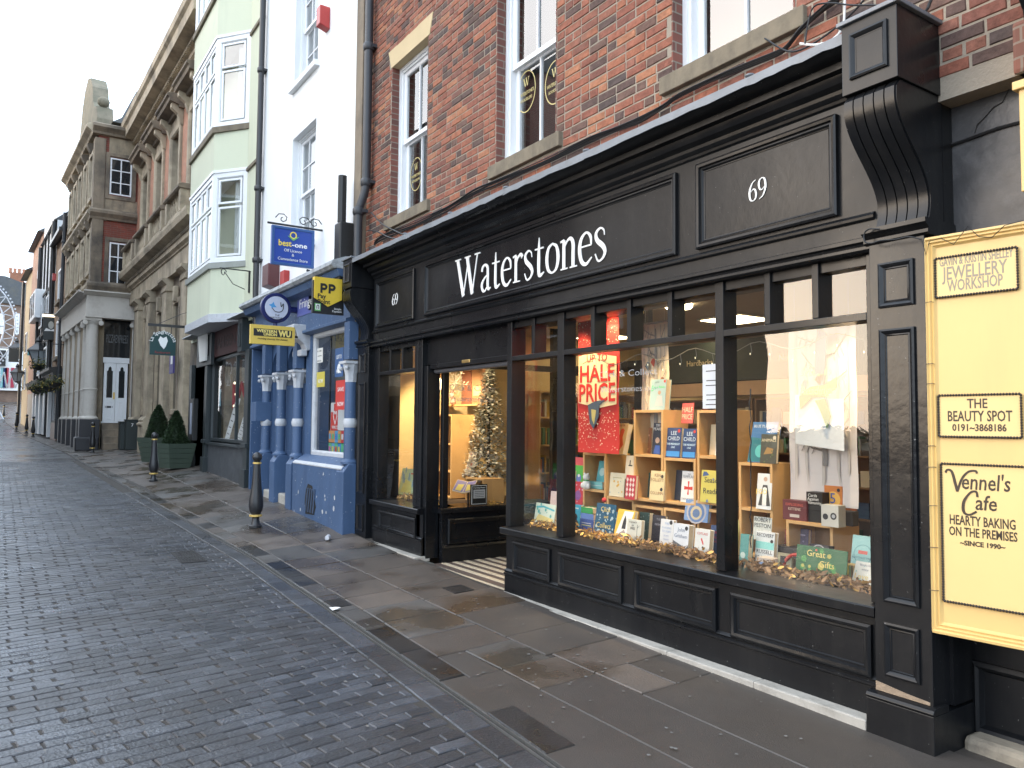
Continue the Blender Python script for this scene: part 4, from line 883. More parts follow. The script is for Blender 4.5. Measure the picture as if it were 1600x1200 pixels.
bk(1050, 819, 1074, 862, (.70, .71, .73), 'white book with large grey author name and dark lower corner', t=.055, titles=[('John', 0, .72, .14, (.16, .2, .28)), ('Grisham', 0, .50, .13, (.16, .2, .28))], art=[('p', (.13, .13, .14), [(-.5, .0), (.1, .0), (.5, .25), (.5, .12), (-.5, .38)]), ('c', K_, .34, .86, .10, 1)])
bk(1068, 799, 1105, 832, (.16, .27, .48), 'blue book showing a domed painted ceiling', Y=4.58, z=.85, lean=10, t=.03, art=[('c', (.42, .40, .42), 0, .45, .38, 1.1), ('c', (.10, .18, .36), 0, .42, .31, 1.1), ('c', (.5, .42, .28), 0, .40, .22, 1.1), ('c', (.10, .16, .3), 0, .38, .14, 1.1)])
bk(1084, 827, 1107, 868, (.70, .70, .66), 'white book with a small red dagger on the front', t=.045, titles=[('CUTLASS', 0, .78, .09, R1)], art=[('p', (.6, .04, .04), [(-.1, .62), (.06, .4), (.12, .44), (-.02, .66)]), ('p', K_, [(.0, .3), (.15, .2), (.2, .25), (.05, .36)])])
bk(1108, 822, 1132, 868, (.03, .06, .15), 'navy book with red lettering beside the middle window post', t=.05, titles=[('HOW TO', -.05, .72, .08, R1), ('BUILD', -.05, .56, .08, R1), ('A CAR', -.05, .42, .08, R1), ('B', .35, .2, .2, (.9, .6, .05))])
def onshelf(U, k, n): return U[2] + (U[3] - U[2]) * k / n + .014
bk(1014, 735, 1036, 781, (.62, .52, .30), 'worn cream book with brown title standing in the middle cube', Y=4.57, z=onshelf(U2, 0, 2) + .01, titles=[('KEN', 0, .80, .11, (.3, .16, .08)), ('FOLLETT', 0, .64, .11, (.3, .16, .08)), ('COLUMN', 0, .2, .1, (.3, .16, .08))], art=[('c', K_, .32, .82, .09, 1), ('c', K_, .32, .38, .09, 1)])
bk(1052, 738, 1072, 785, (.04, .05, .07), 'dark copy standing behind the book with a red cross', Y=4.70, z=U3[2] + .024)
bk(1063, 738, 1085, 787, (.72, .70, .68), 'white book with a large red templar cross', Y=4.61, z=U3[2] + .024, titles=[('THE', 0, .88, .05, (.25, .25, .25)), ('TEMPLARS', 0, .78, .09, (.25, .25, .25)), ('DAN JONES', 0, .08, .07, (.25, .25, .25))], art=[('p', R1, [(-.06, .25), (.06, .25), (.03, .42), (.3, .40), (.3, .52), (.03, .50), (.06, .68), (-.06, .68), (-.03, .50), (-.3, .52), (-.3, .40), (-.03, .42)])])
bk(1093, 746, 1134, 797, (.55, .47, .10), 'yellow display sign in black script with painted birds', Y=4.56, z=U4[2] + .02, t=.008, pages=False, name='display_sign', cat='sign', titles=[('Season\'s', .02, .62, .17, K_), ('Readings', .02, .28, .17, K_)], art=[('p', (.05, .1, .25), [(-.45, .8), (-.2, .85), (-.3, .95), (-.42, .95)]), ('c', R1, .28, .24, .07, 1), ('c', W_, .22, .2, .05, 1), ('n', (.15, .2, .3), 8, 6)])
bk(951, 739, 974, 776, (.70, .64, .46), 'cream book with a small flower spray', Y=4.62, z=U1b[3] + .002, art=[('n', (.1, .25, .4), 5, 31), ('n', (.7, .4, .08), 5, 33), ('r', (.4, .35, .2), -.3, .78, .3, .81)], t=.05)
bk(976, 741, 991, 779, (.50, .05, .07), 'book with a red and white diamond pattern', Y=4.55, z=U1b[3] + .002, art=[('p', (.75, .65, .6), [(0, .1 + .2 * k), (.12, .2 + .2 * k), (0, .3 + .2 * k), (-.12, .2 + .2 * k)]) for k in range(4)] + [('p', (.75, .65, .6), [(.3, .1 + .2 * k), (.42, .2 + .2 * k), (.3, .3 + .2 * k), (.18, .2 + .2 * k)]) for k in range(4)] + [('p', (.75, .65, .6), [(-.3, .1 + .2 * k), (-.18, .2 + .2 * k), (-.3, .3 + .2 * k), (-.42, .2 + .2 * k)]) for k in range(4)])
bk(976, 702, 991, 739, (.70, .60, .44), 'narrow cream book standing above the red diamond pattern', Y=4.60, z=U1b[3] + .17, t=.04, art=[('r', K_, -.2, .55, .2, .6), ('r', K_, -.1, .6, 0, .8)])
bk(919, 762, 941, 773, (.18, .45, .45), 'small stack of teal books lying in the left cube', Y=4.64, z=onshelf(U1, 1, 2), lean=0, t=.14, art=[('r', W_, -.5, .45, .5, .5)])
bk(931, 727, 945, 762, (.10, .38, .42), 'teal book standing in the upper left cube', Y=4.70, z=onshelf(U1, 1, 2) + .05, lean=12, art=[('c', (.4, .6, .6), 0, .5, .3, 1)])
bk(896, 728, 909, 768, (.10, .42, .08), 'bright green book with a cartoon face left of the cubes', Y=4.62, z=.97, art=[('c', (.15, .2, .5), 0, .5, .3, 1), ('c', W_, .0, .6, .12, 1)])
bk(897, 711, 910, 730, (.6, .1, .12), 'small red book above the bright green one', Y=4.66, z=1.17)
bk(887, 738, 896, 770, (.65, .55, .35), 'cream book half hidden by the left window post', Y=4.60, z=.97)
for i, (x0, x1) in enumerate(((1039, 1062), (1065, 1086))):
    bk(x0, 667, x1, 714, (.02, .05, .15), ('blue thriller with the author name in large white capitals, left copy', 'blue thriller with the author name in large white capitals, right copy')[i], Y=4.63, z=U3[3] + .001, t=.045, titles=[('LEE', 0, .76, .13, (.55, .65, .75)), ('CHILD', 0, .58, .13, (.55, .65, .75)), ('THE MIDNIGHT', 0, .42, .07, (.6, .8, .95)), ('LINE', 0, .32, .06, (.6, .8, .95))], art=[('r', (.05, .25, .6), -.45, .04, .45, .22), ('c', R1, .33, .9, .09, 1)])
bk(1018, 664, 1032, 713, (.03, .04, .06), 'dark portrait book in the upper cube of the tall unit', Y=4.66, z=onshelf(U2, 1, 2), titles=[('TIM', 0, .88, .08, W_), ('PEAKE', 0, .76, .09, W_)], art=[('c', (.55, .36, .26), .05, .44, .24, 1), ('p', (.04, .10, .35), [(-.3, 0), (.45, 0), (.35, .28), (-.15, .28)])])
bk(1014, 593, 1038, 641, (.35, .50, .52), 'pale blue cookbook with a seated man, on top of the tall cube', Y=4.64, z=U2[3] + .001, t=.06, titles=[('JAMIE', -.1, .88, .06, (.2, .3, .3)), ('5', -.36, .62, .18, (.1, .6, .2)), ('Ingredients', .05, .71, .08, (.1, .6, .2))], art=[('c', (.45, .30, .22), .1, .56, .10, 1), ('p', (.50, .52, .52), [(-.15, .12), (.38, .12), (.28, .46), (-.02, .46)]), ('c', R1, .4, .93, .07, 1)])
bk(944, 657, 975, 706, (.68, .52, .24), 'pale yellow book with a large red bird, leaning on the left cube', Y=4.60, z=U1[3] + .002, lean=14, yaw=-8, t=.05, titles=[('HARRY POTTER', 0, .90, .06, (.3, .12, .05))], art=[('p', (.62, .10, .03), [(-.42, .05), (-.2, .45), (-.1, .7), (.1, .62), (.35, .80), (.30, .55), (.42, .3), (.15, .0)]), ('c', (.62, .10, .03), .22, .72, .12, 1), ('p', (.85, .5, .2), [(-.3, .05), (-.1, .35), (.0, .05)])])
bk(918, 676, 936, 706, (.30, .26, .20), 'small book with an animal cover on the left cube', Y=4.66, z=U1[3] + .002, art=[('n', (.6, .5, .35), 7, 12)]); bk(931, 657, 942, 706, (.5, .5, .46), 'narrow grey book behind the animal cover', Y=4.72, z=U1[3] + .002, art=[('r', K_, -.2, .4, .2, .6)])
bk(1064, 634, 1082, 666, (.6, .1, .09), 'small red and white sale sign behind the blue thrillers', Y=4.78, z=1.62, pages=False, t=.006, name='display_sign', cat='sign', titles=[('HALF', .1, .55, .25, CRM), ('PRICE', .1, .2, .25, CRM)])
bk(1117, 664, 1134, 717, (.62, .62, .62), 'book with a black and white portrait beside the middle post', Y=4.63, z=onshelf(U4, 1, 2), art=[('r', K_, -.45, .3, .45, .95), ('c', (.55, .55, .55), .05, .66, .27, 1), ('p', (.1, .1, .1), [(-.2, .8), (.3, .8), (.2, .95), (-.15, .95)]), ('r', (.55, .55, .55), -.1, .3, .2, .42)]); bk(1108, 668, 1118, 716, (.5, .42, .28), 'thin cream book behind the black and white portrait', Y=4.68, z=onshelf(U4, 1, 2))
bk(1166, 654, 1208, 719, (.05, .16, .36), 'large blue nature book with a sea photograph, leaning back', Y=4.66, z=U5[3] + .002, lean=13, yaw=-4, t=.035, titles=[('BLUE PLANET II', 0, .86, .07, (.7, .78, .85))], art=[('p', (.02, .16, .20), [(-.49, .02), (.49, .02), (.49, .55), (-.49, .62)]), ('c', (.10, .45, .45), -.05, .28, .2, 1)])
bk(1187, 675, 1212, 721, (.05, .055, .04), 'dark book with small woodland animals in front of the blue nature book', Y=4.62, z=U5[3] + .002, t=.03, titles=[('ANIMALS', 0, .74, .10, CRM)], art=[('p', (.30, .18, .06), [(-.3, .3), (.25, .34), (.3, .5), (-.1, .55)]), ('c', (.55, .5, .4), .34, .88, .10, 1), ('n', (.1, .14, .05), 10, 6)])
bk(1181, 746, 1204, 802, (.66, .68, .68), 'white memoir with a man in an open dark jacket', Y=4.60, z=onshelf(U5, 1, 2), art=[('c', (.5, .34, .26), .05, .84, .13, 1), ('p', (.05, .05, .05), [(-.36, .1), (-.1, .68), (.2, .68), (.46, .1), (.2, .1), (.08, .62), (-.02, .62), (-.1, .1)]), ('r', W_, -.1, .12, .18, .6)], titles=[('EGO', -.18, .42, .13, (.85, .6, .1))])
bk(1176, 806, 1204, 842, (.52, .55, .52), 'grey white book with bold black capitals at the back of the low shelf', Y=4.60, z=.78, titles=[('ROBERT', .05, .80, .18, K_), ('PESTON', .05, .55, .18, K_), ('WTF', .1, .2, .25, W_)])
bk(1179, 831, 1208, 878, (.66, .68, .67), 'white and turquoise book with bold black title recovery', t=.04, art=[('r', (.25, .60, .56), -.49, .42, .49, .66), ('c', K_, .36, .7, .08, 1)], titles=[('RECOVERY', -.04, .82, .12, K_), ('RUSSELL', 0, .27, .12, K_), ('BRAND', -.1, .07, .12, K_)])
bk(1155, 835, 1168, 876, (.10, .30, .28), 'dark teal book just right of the middle window post', t=.05, art=[('c', (.5, .6, .55), -.1, .2, .3, 1)])
bk(1182, 866, 1206, 878, (.6, .5, .42), 'two small pastel boxes stacked before the recovery book', Y=4.36, z=.655, lean=0, t=.09, pages=False, name='gift_box', cat='box', art=[('r', (.3, .4, .6), -.5, .0, .5, .45)])
bk(1211, 846, 1246, 862, (.025, .025, .03), 'flat black electronic box behind the pine cones', Y=4.56, z=.70, lean=0, t=.10, pages=False, name='gift_box', cat='box'); bk(1214, 862, 1236, 884, (.35, .33, .22), 'small olive and white card standing low by the black box', Y=4.42, z=.655, pages=False, t=.02, name='gift_box', cat='box', art=[('r', K_, -.3, .3, .1, .8)])
bk(1238, 755, 1272, 784, (.42, .34, .06), 'yellow game box with a cream globe, at the back of the games', Y=4.74, z=U6[3] + .13, lean=0, t=.10, pages=False, name='game_box', cat='game box', art=[('r', K_, -.46, .05, .46, .8), ('c', (.65, .62, .5), .1, .42, .26, 1)])
bk(1223, 780, 1260, 811, (.12, .025, .03), 'dark maroon game box with white lettering, left in the games', Y=4.62, z=U6[3] + .001, lean=0, t=.07, pages=False, name='game_box', cat='game box', titles=[('EXPLODING', 0, .72, .13, (.6, .12, .08)), ('KITTENS', 0, .50, .13, (.6, .5, .4))], art=[('r', (.5, .45, .4), -.2, .15, .2, .3)])
bk(1260, 765, 1285, 812, (.012, .012, .012), 'black game box with plain white words', Y=4.64, z=U6[3] + .001, lean=0, t=.10, pages=False, name='game_box', cat='game box', titles=[('Cards', -.1, .84, .10, W_), ('Against', -.07, .72, .10, W_), ('Humanity', -.02, .60, .10, W_)])
bk(1288, 750, 1316, 792, (.60, .20, .05), 'orange game box with a big blue number five', Y=4.72, z=U6[3] + .07, lean=0, t=.09, pages=False, name='game_box', cat='game box', titles=[('5', -.02, .35, .38, (.06, .12, .4))], art=[('c', (.8, .45, .1), 0, .5, .4, 1), ('c', K_, .3, .85, .09, 1)])
bk(1283, 780, 1310, 814, (.55, .52, .45), 'grey white box with two dark oval windows', Y=4.52, z=U6[3] + .001, lean=0, t=.08, pages=False, name='game_box', cat='game box', art=[('c', K_, -.25, .45, .16, 1), ('c', K_, .22, .5, .18, 1), ('c', (.4, .4, .4), .22, .5, .1, 1)])
bk(1312, 792, 1332, 815, (.05, .045, .04), 'small dark grey box at the right end of the games', Y=4.66, z=U6[3] + .001, lean=0, t=.07, pages=False, name='game_box', cat='game box')
bk(1263, 828, 1294, 858, (.03, .025, .035), 'black game box with a silver oval badge inside the wide cube', Y=4.50, z=.70, lean=4, t=.06, pages=False, name='game_box', cat='game box', art=[('c', (.45, .45, .45), 0, .6, .36, 1.0), ('c', (.08, .07, .08), 0, .6, .31, 1), ('r', (.6, .06, .05), -.48, .02, .48, .2)], titles=[('FAMILY', 0, .66, .12, (.7, .7, .7)), ('GAME', 0, .50, .12, (.7, .7, .7))])
bk(1241, 856, 1320, 905, (.025, .12, .05), 'green display sign with gold script reading great gifts', t=.008, pages=False, name='display_sign', cat='sign', lean=8, titles=[('Great', -.10, .68, .20, GLD), ('Gifts', .12, .38, .20, GLD)], art=[('n', (.08, .28, .08), 16, 9), ('n', (.45, .4, .1), 6, 19), ('c', (.6, .12, .08), -.1, .9, .02, 1)])
bk(1328, 829, 1364, 882, (.28, .52, .52), 'pale turquoise book with a circular emblem beside the right pilaster', Y=4.56, z=.70, lean=10, t=.045, titles=[('BLETCHLEY PARK', 0, .32, .06, (.05, .15, .2))], art=[('c', (.12, .3, .32), 0, .45, .40, 1), ('c', (.28, .52, .52), 0, .45, .37, 1), ('r', (.6, .12, .1), -.2, .46, .2, .56)])
bk(1330, 877, 1364, 912, (.70, .70, .64), 'small white card with gold script by the right pilaster', t=.006, pages=False, name='display_card', cat='card', lean=24, titles=[('Books for', 0, .8, .10, (.3, .3, .35)), ('every', 0, .6, .10, (.3, .3, .35)), ('Love', -.1, .2, .24, GLD)], art=[('n', (.3, .55, .5), 5, 7)])
bk(1318, 868, 1334, 890, (.45, .3, .08), 'striped multicolour book spines beside the green gift sign', Y=4.44, z=.655, lean=0, t=.08, pages=False, name='gift_box', cat='box', art=[('r', c, -.5 + k * .2, 0, -.4 + k * .2, 1) for k, c in enumerate([B1, R1, (.7, .6, .1), (.1, .35, .2), K_])])

# more stock filling the cubes and the second row
for px0, py0, px1, py1, Yq, c, l, a_ in (
    (1001, 668, 1016, 713, 4.74, (.30, .12, .05), 'rust coloured book at the left of the tall middle cube', 1), (1003, 738, 1013, 780, 4.74, (.05, .12, .10), 'dark green spine left of the worn cream book', 2),
    (1041, 742, 1052, 785, 4.78, (.38, .34, .28), 'grey beige book behind the dark copy in the cross book cube', 3), (1096, 664, 1108, 715, 4.76, (.08, .10, .16), 'slate blue book at the left of the cube with the portrait', 4),
    (935, 800, 948, 832, 4.58, (.42, .10, .06), 'red book hidden behind the navy sign', 5), (1143, 812, 1153, 868, 4.6, (.4, .35, .12), 'mustard book half hidden by the middle window post', 6),
    (1159, 748, 1180, 802, 4.80, (.10, .16, .16), 'dark teal book behind the white memoir', 7), (1214, 826, 1228, 868, 4.74, (.32, .06, .05), 'red book between the low shelf and the wide cube', 8),
    (1238, 826, 1262, 862, 4.72, (.10, .09, .16), 'dark purple box inside the wide cube behind the oval badge game', 9), (917, 727, 931, 760, 4.74, (.5, .42, .25), 'sand coloured book at the back of the upper left cube', 10),
    (952, 800, 965, 838, 4.60, (.08, .2, .3), 'blue book behind the yellow castle book', 11), (1000, 650, 1012, 641, 4.7, (.4, .3, .2), '', 0)):
    if not a_: continue
    bk(px0, py0, px1, py1, c, l, Y=Yq, lean=5, art=[('n', tuple(min(.7, q * 2.5 + .08) for q in c), 6, a_), ('r', tuple(min(.7, q * 2 + .15) for q in c), -.3, .7, .3, .76)])
# banners
def banner(px0, py0, px1, py1, Y, col, label, kind):
    a0, a1 = atY(px0, py1, Y).x, atY(px1, py1, Y).x; z0 = atY((px0 + px1) / 2, py1, Y).z; z1 = atY((px0 + px1) / 2, py0, Y).z; w, hh = a1 - a0, z1 - z0
    t = thing('hanging_banner', ((a0 + a1) / 2, Y, z0), label, 'banner'); b = MB()
    n = 12
    for k in range(n + 1):
        for q in range(2): b.v.append((a0 + w * q, Y + .006 * math.sin(k * 1.1) + .002 * q, z0 + hh * k / n))
    for k in range(n): b.f.append([2 * k, 2 * k + 1, 2 * k + 3, 2 * k + 2]); b.m.append(0)
    b.build('banner_sheet', mat('banner_' + kind, col, .6, .04, 3), t)
    b = MB(); b.tube([(a0 - .01, Y, z1 + .005), (a1 + .01, Y, z1 + .005)], .01, 8); b.build('banner_rod', mat('rod_grey', (.3, .3, .3), .4), t)
    for q in (a0 + .05, a1 - .05): b = MB(); b.tube([(q, Y, z1), (q, Y, CEIL)], .0015, 4); b.build('string', WCABLE, t)
    r = random.Random(5 if kind == 'red' else 9)
    if kind == 'red':
        b = MB(); m0, m1 = z0 + hh * .33, z0 + hh * .62
        b.poly([(a0 + .02, m1 + .03), (a0 + w * .3, m1 + .06), (a1 - .02, m1 + .0), (a1 - .02, m0 - .02), (a0 + w * .55, m0 - .05), (a0 + .02, m0 + .0)], -Y + .010, -Y + .012); b.build('cream_patch', paint((.78, .62, .36)), t)
        RD = paint((.55, .03, .025))
        text('UP TO', W, (a0 + a1) / 2, m1 - .03, -Y + .014, .07, RD, t, w=w * .5); text('HALF', W, (a0 + a1) / 2, m1 - .21, -Y + .014, .15, RD, t, w=w * .84, bold=.004); text('PRICE', W, (a0 + a1) / 2, m0 + .01, -Y + .014, .16, RD, t, w=w * .88, bold=.004)
        b = MB()
        for _ in range(420):
            zz = abs(r.gauss(0, .22)); zz = (m0 - .08 - zz) if r.random() < .5 else (m1 + .08 + zz * 1.2)
            if not z0 + .02 < zz < z1 - .02: continue
            a = r.uniform(a0 + .01, a1 - .01); q = r.choice([.003, .004, .006]); b.quad(*[(a + q * math.cos(k * 1.047), Y - .009, zz + q * math.sin(k * 1.047)) for k in range(6)])
        b.build('snow_dots', paint((.85, .70, .5)), t, kind='stuff')
        b = MB(); ca, cz = (a0 + a1) / 2 - .02, m0 - .11; b.poly([(ca - .10, cz + .09), (ca + .0, cz + .12), (ca + .14, cz + .13), (ca + .06, cz + .08), (ca + .05, cz - .02), (ca - .02, cz - .13), (ca - .07, cz - .08), (ca - .09, cz + .02)], -Y + .016, -Y + .018); b.build('painted_bird', paint((.07, .10, .14)), t)
        b = MB(); b.poly([(ca - .05, cz + .05), (ca + .02, cz + .04), (ca - .01, cz - .09), (ca - .04, cz - .04)], -Y + .019, -Y + .020); b.build('bird_breast', paint((.5, .42, .16)), t)
    else:
        TR = paint((.30, .28, .26)); TL = paint((.52, .47, .42)); b = MB(); b2 = MB()
        for k in range(5): a = a0 + w * (.1 + .2 * k + r.uniform(-.05, .05)); q = w * r.uniform(.03, .06); b2.quad((a, Y - .0095, z0 + hh * r.uniform(.1, .25)), (a + q, Y - .0095, z0 + hh * r.uniform(.1, .2)), (a + q * .8, Y - .0095, z1 - .02), (a, Y - .0095, z1 - .02))
        b2.build('painted_trunks', TL, t)
        tx = a0 + w * .55; b.tube([(tx, Y - .011, z0 + hh * .22), (tx + .01, Y - .011, z0 + hh * .6), (tx, Y - .011, z1 - .05)], [.022, .016, .008], 4)
        for k in range(9):
            zz = z0 + hh * (.3 + .075 * k); s = 1 if k % 2 else -1; L = w * r.uniform(.3, .44)
            b.tube([(tx, Y - .011, zz), (tx + s * L * .5, Y - .011, zz + .02), (tx + s * L, Y - .011, zz + .12 * r.uniform(.5, 1.3))], [.008, .006, .003], 4)
            for j in range(3): f = .35 + .2 * j; b.tube([(tx + s * L * f, Y - .011, zz + .02 + .05 * f), (tx + s * L * (f + .15), Y - .011, zz - .04 + .05 * f)], .003, 4)
        b.build('painted_tree', TR, t)
        for k in range(3):
            ca, cz = tx + r.uniform(-.3, .3) * w, z0 + hh * r.uniform(.5, .9); b = MB(); b.poly([(ca - .03, cz), (ca, cz + .04), (ca + .03, cz + .03), (ca + .01, cz - .04)], -Y + .016, -Y + .017); b.build('painted_bird', paint([(.5, .08, .05), (.1, .15, .2), (.3, .12, .05)][k]), t)
    return t, a0, a1, z0, z1
banner(903, 470, 967, 708, 4.50, (.55, .035, .030), 'red half price banner with snow dots and a bird', 'red')
banner(1003, 505, 1045, 708, 4.78, (.72, .62, .48), 'narrow white banner with painted winter trees, lit from above', 'white')
_, a0, a1, z0, z1 = banner(1235, 508, 1341, 790, 4.72, (.66, .60, .56), 'wide white banner with painted bare trees in the right pane', 'wood')
t = thing('sash_sign', ((a0 + a1) / 2, 4.66, 1.8), 'translucent white panel with a green ribbon reading season readings', 'sign')
b = MB(); b.quad((a0 + .12, 4.62, z0 + .42), (a1 - .03, 4.62, z0 + .38), (a1 - .03, 4.62, z1 - .52), (a0 + .12, 4.62, z1 - .48)); b.build('sheet', mat('milky_film', (.68, .70, .70), .5), t)
b = MB(); c = (a0 + a1) / 2 + .05; zc = 1.83; b.poly([(c - .14, zc - .02), (c - .05, zc + .045), (c + .05, zc + .05), (c + .15, zc + .10), (c + .15, zc + .03), (c + .06, zc - .03), (c - .04, zc - .03), (c - .13, zc - .11)], -4.60, -4.595); b.poly([(c - .02, zc - .05), (c + .06, zc - .04), (c + .10, zc - .16), (c + .07, zc - .24), (c + .02, zc - .12)], -4.602, -4.597); b.build('ribbon', paint((.07, .20, .07)), t)
text('Readings', W, c, zc - .01, -4.59, .055, paint((.7, .75, .2)), t, shear=.2, w=.25); text('Season\'s', W, c - .02, zc + .12, -4.615, .055, paint((.7, .7, .2)), t, shear=.2, w=.24)
b = MB(); b.poly([(c - .03, zc + .13), (c + .05, zc + .13), (c + .07, zc + .40), (c + .0, zc + .46), (c - .02, zc + .3)], -4.614, -4.611); b.build('painted_bird', paint((.05, .10, .16)), t)
# window lettering and notices
b = MB(); P0, P1 = atY(1098, 570, 4.06), atY(1130, 638, 4.06); b.box(P0.x, P1.x, -4.062, -4.058, P1.z, P0.z); nt_ = b.build('window_notice', mat('notice_paper', (.75, .76, .80), .7), label='white printed notice with holly sprigs taped inside the glass', cat='notice')
nt_['wl'] = (0, 0, 0); r = random.Random(4)
for k in range(8):
    if k in (1, 4): continue
    z = P0.z - .05 - k * .033; ww = (P1.x - P0.x) * r.uniform(.3, .4); c = (P0.x + P1.x) / 2; b = MB(); b.box(c - ww, c + ww, -4.0575, -4.0568, z, z + .006); b.build('printed_line', INKK, nt_)
CC = mat('white_window_vinyl', (.42, .42, .42), .6)
cc = thing('window_vinyl', (-4.65, 4.03, 2.0), 'white lettering on the big window offering click and collect', 'window lettering')
text('Click & Collect', W, -4.45, 1.98, -4.031, .05, CC, cc, w=.66, ext=.0003, bold=-.001); text('Waterstones.com', W, -4.43, 1.86, -4.031, .048, CC, cc, w=.66, ext=.0003, bold=-.001)
c2_ = thing('window_vinyl', (-7.64, 4.8, 2.05), 'white lettering on the lobby side window above the display', 'window lettering'); text('Click & Collect', SX, 4.55, 1.98, -7.645, .07, CC, c2_, w=.62, ext=.0003); text('Waterstones.com', SX, 4.55, 1.86, -7.645, .06, CC, c2_, w=.6, ext=.0003)
# fairy lights hanging at the top of the big window
fl = thing('fairy_lights', (-4.2, 4.1, 2.15), 'string of tiny icicle fairy lights hung along the top of the big window', 'fairy lights')
b = MB(); pts = [(-5.1 + .08 * k, 4.12 + .01 * math.sin(k), 2.12 + .035 * math.sin(k * .9)) for k in range(33)]; b.tube(pts, .003, 4)
for k in range(2, 33, 2): p = Vector(pts[k]); b.tube([p, p + Vector((.01, 0, -.06)), p + Vector((0, 0, -.05 - .07 * random.random()))], .002, 4)
b.build('wire', mat('clear_wire', (.25, .24, .2), .4), fl)
WB = mat('tiny_bulb', (1, .9, .7), .3, 0, emit=(1, .85, .55), es=2.5)
for k in range(2, 33, 2): p = Vector(pts[k]); b = MB(); b.ball(p + Vector((0, -.004, -.07)), .0045, 6, sc=(.6, 1, 1.6)); b.build('bulb', WB, fl)
b = MB(); pts = [(-3.38 + .005 * math.sin(k * 2.1), 4.16 + .006 * math.cos(k * 1.7), 1.85 - .05 * k) for k in range(22)]; b.tube(pts, .004, 5); b.build('light_cable', CABLE, label='dark twisted light cable hanging beside the middle window post', cat='cable')
# pine cones and dried leaf garland
CONE = mat('pine_cone', (.15, .085, .045), .6, .35, 60, obj=.3); GOLDL = mat('gilded_leaf', (.70, .42, .12), .35, .2, 30, metal=.35, obj=.3); LEAF = mat('dried_leaf', (.26, .15, .07), .7, .3, 40, obj=.4)
def cone(x, y, z, s, label):
    t = MB(); r = random.Random(int(x * 997)); tilt = r.uniform(-1, 1)
    t.ball((x, y, z + s * .9), s * .62, 8, sc=(1, 1, 1.3))
    for k in range(6):
        for j in range(8):
            a = j * .785 + k * .4; h = -.85 + k * .32; rr = s * math.sqrt(max(.05, 1 - h * h)) * .95; c = Vector((x + rr * math.cos(a), y + rr * math.sin(a), z + s * (.95 + h * .95)))
            o = Vector((math.cos(a), math.sin(a), .35)) * s * .3; u = Vector((-math.sin(a), math.cos(a), 0)) * s * .26
            t.add([c - u, c + u, c + o + u * .8, c + o * 1.1, c + o - u * .8], [(0, 1, 2, 3, 4)], 0); t.add([c + o + u * .75 + Vector((0, 0, .001)), c + o * 1.1 + Vector((0, 0, .001)), c + o - u * .75 + Vector((0, 0, .001)), c + o * .75 + Vector((0, 0, .001))], [(0, 1, 2, 3)], 1)
    t.build('pine_cone', [CONE, mat('cone_tip', (.45, .34, .22), .6)], label=label, cat='pine cone', rec=False)
gl = [(-5.82, 'right beside the corner post'), (-5.40, 'below the toy penguin'), (-5.18, 'left of the navy sign'), (-4.86, 'under the yellow castle book'), (-4.12, 'below the grey and white thriller'), (-3.98, 'between the author book and the red dagger book'), (-3.66, 'below the navy book by the post'), (-3.28, 'right of the middle post'), (-3.14, 'below the white and turquoise book'), (-2.98, 'at the left foot of the green sign'), (-2.78, 'at the right foot of the green sign')]
for k, (x, l) in enumerate(gl): cone(x, 4.20 + .03 * math.sin(k * 3), .655, .032 + .006 * math.sin(k * 2), 'brown pine cone in the garland ' + l)
for k, (x, l) in enumerate(((-8.75, 'left end of the left window'), (-8.55, 'middle of the left window'), (-8.15, 'right end of the left window'))): cone(x, 4.32, .655, .038, 'brown pine cone at the ' + l)
def garland(x0, x1, y0, n, label, seed, gold=.33):
    g_ = MB(); r = random.Random(seed)
    for k in range(n):
        x = r.uniform(x0, x1); y = y0 + r.gauss(0, .035); z = .658 + abs(r.gauss(0, .025)); s = r.uniform(.012, .032); a = r.uniform(0, 6.28); e = r.uniform(-.5, 1.1)
        u = Vector((math.cos(a), math.sin(a) * .6, e)).normalized() * s; v = u.cross(Vector((r.uniform(-1, 1), 1, r.uniform(-1, 1)))).normalized() * s * .36
        c = Vector((x, y, z)); m = 1 if r.random() < gold * (1.6 if x < -4.6 else .6) else 0
        g_.add([c - u, c - u * .2 + v, c + u * .5 + v * .8, c + u, c + u * .5 - v * .8, c - u * .2 - v], [(0, 1, 2, 3, 4, 5)], m)
    for k in range(n // 14):
        x = r.uniform(x0, x1); g_.tube([(x, y0 + r.gauss(0, .03), .66), (x + r.uniform(-.05, .05), y0, .69), (x + r.uniform(-.1, .1), y0 + .02, .67 + r.random() * .06)], .002, 4, 0)
    g_.build('leaf_garland', [LEAF, GOLDL], kind='stuff', label=label, cat='garland', rec=False)
garland(-5.93, -5.26, 4.20, 330, 'dried leaf and gilt flower garland in the narrow pane by the door', 1); garland(-5.15, -3.52, 4.20, 1100, 'dried leaf and gilt flower garland along the foot of the middle pane', 2); garland(-3.42, -2.44, 4.19, 700, 'brown leaf garland along the foot of the right pane', 3, .2); garland(-8.95, -7.95, 4.30, 420, 'dried leaf garland in the left window', 4)
garland(-7.78, -7.70, 4.9, 60, 'gilt leaves scattered inside the lobby side window', 6, .6)
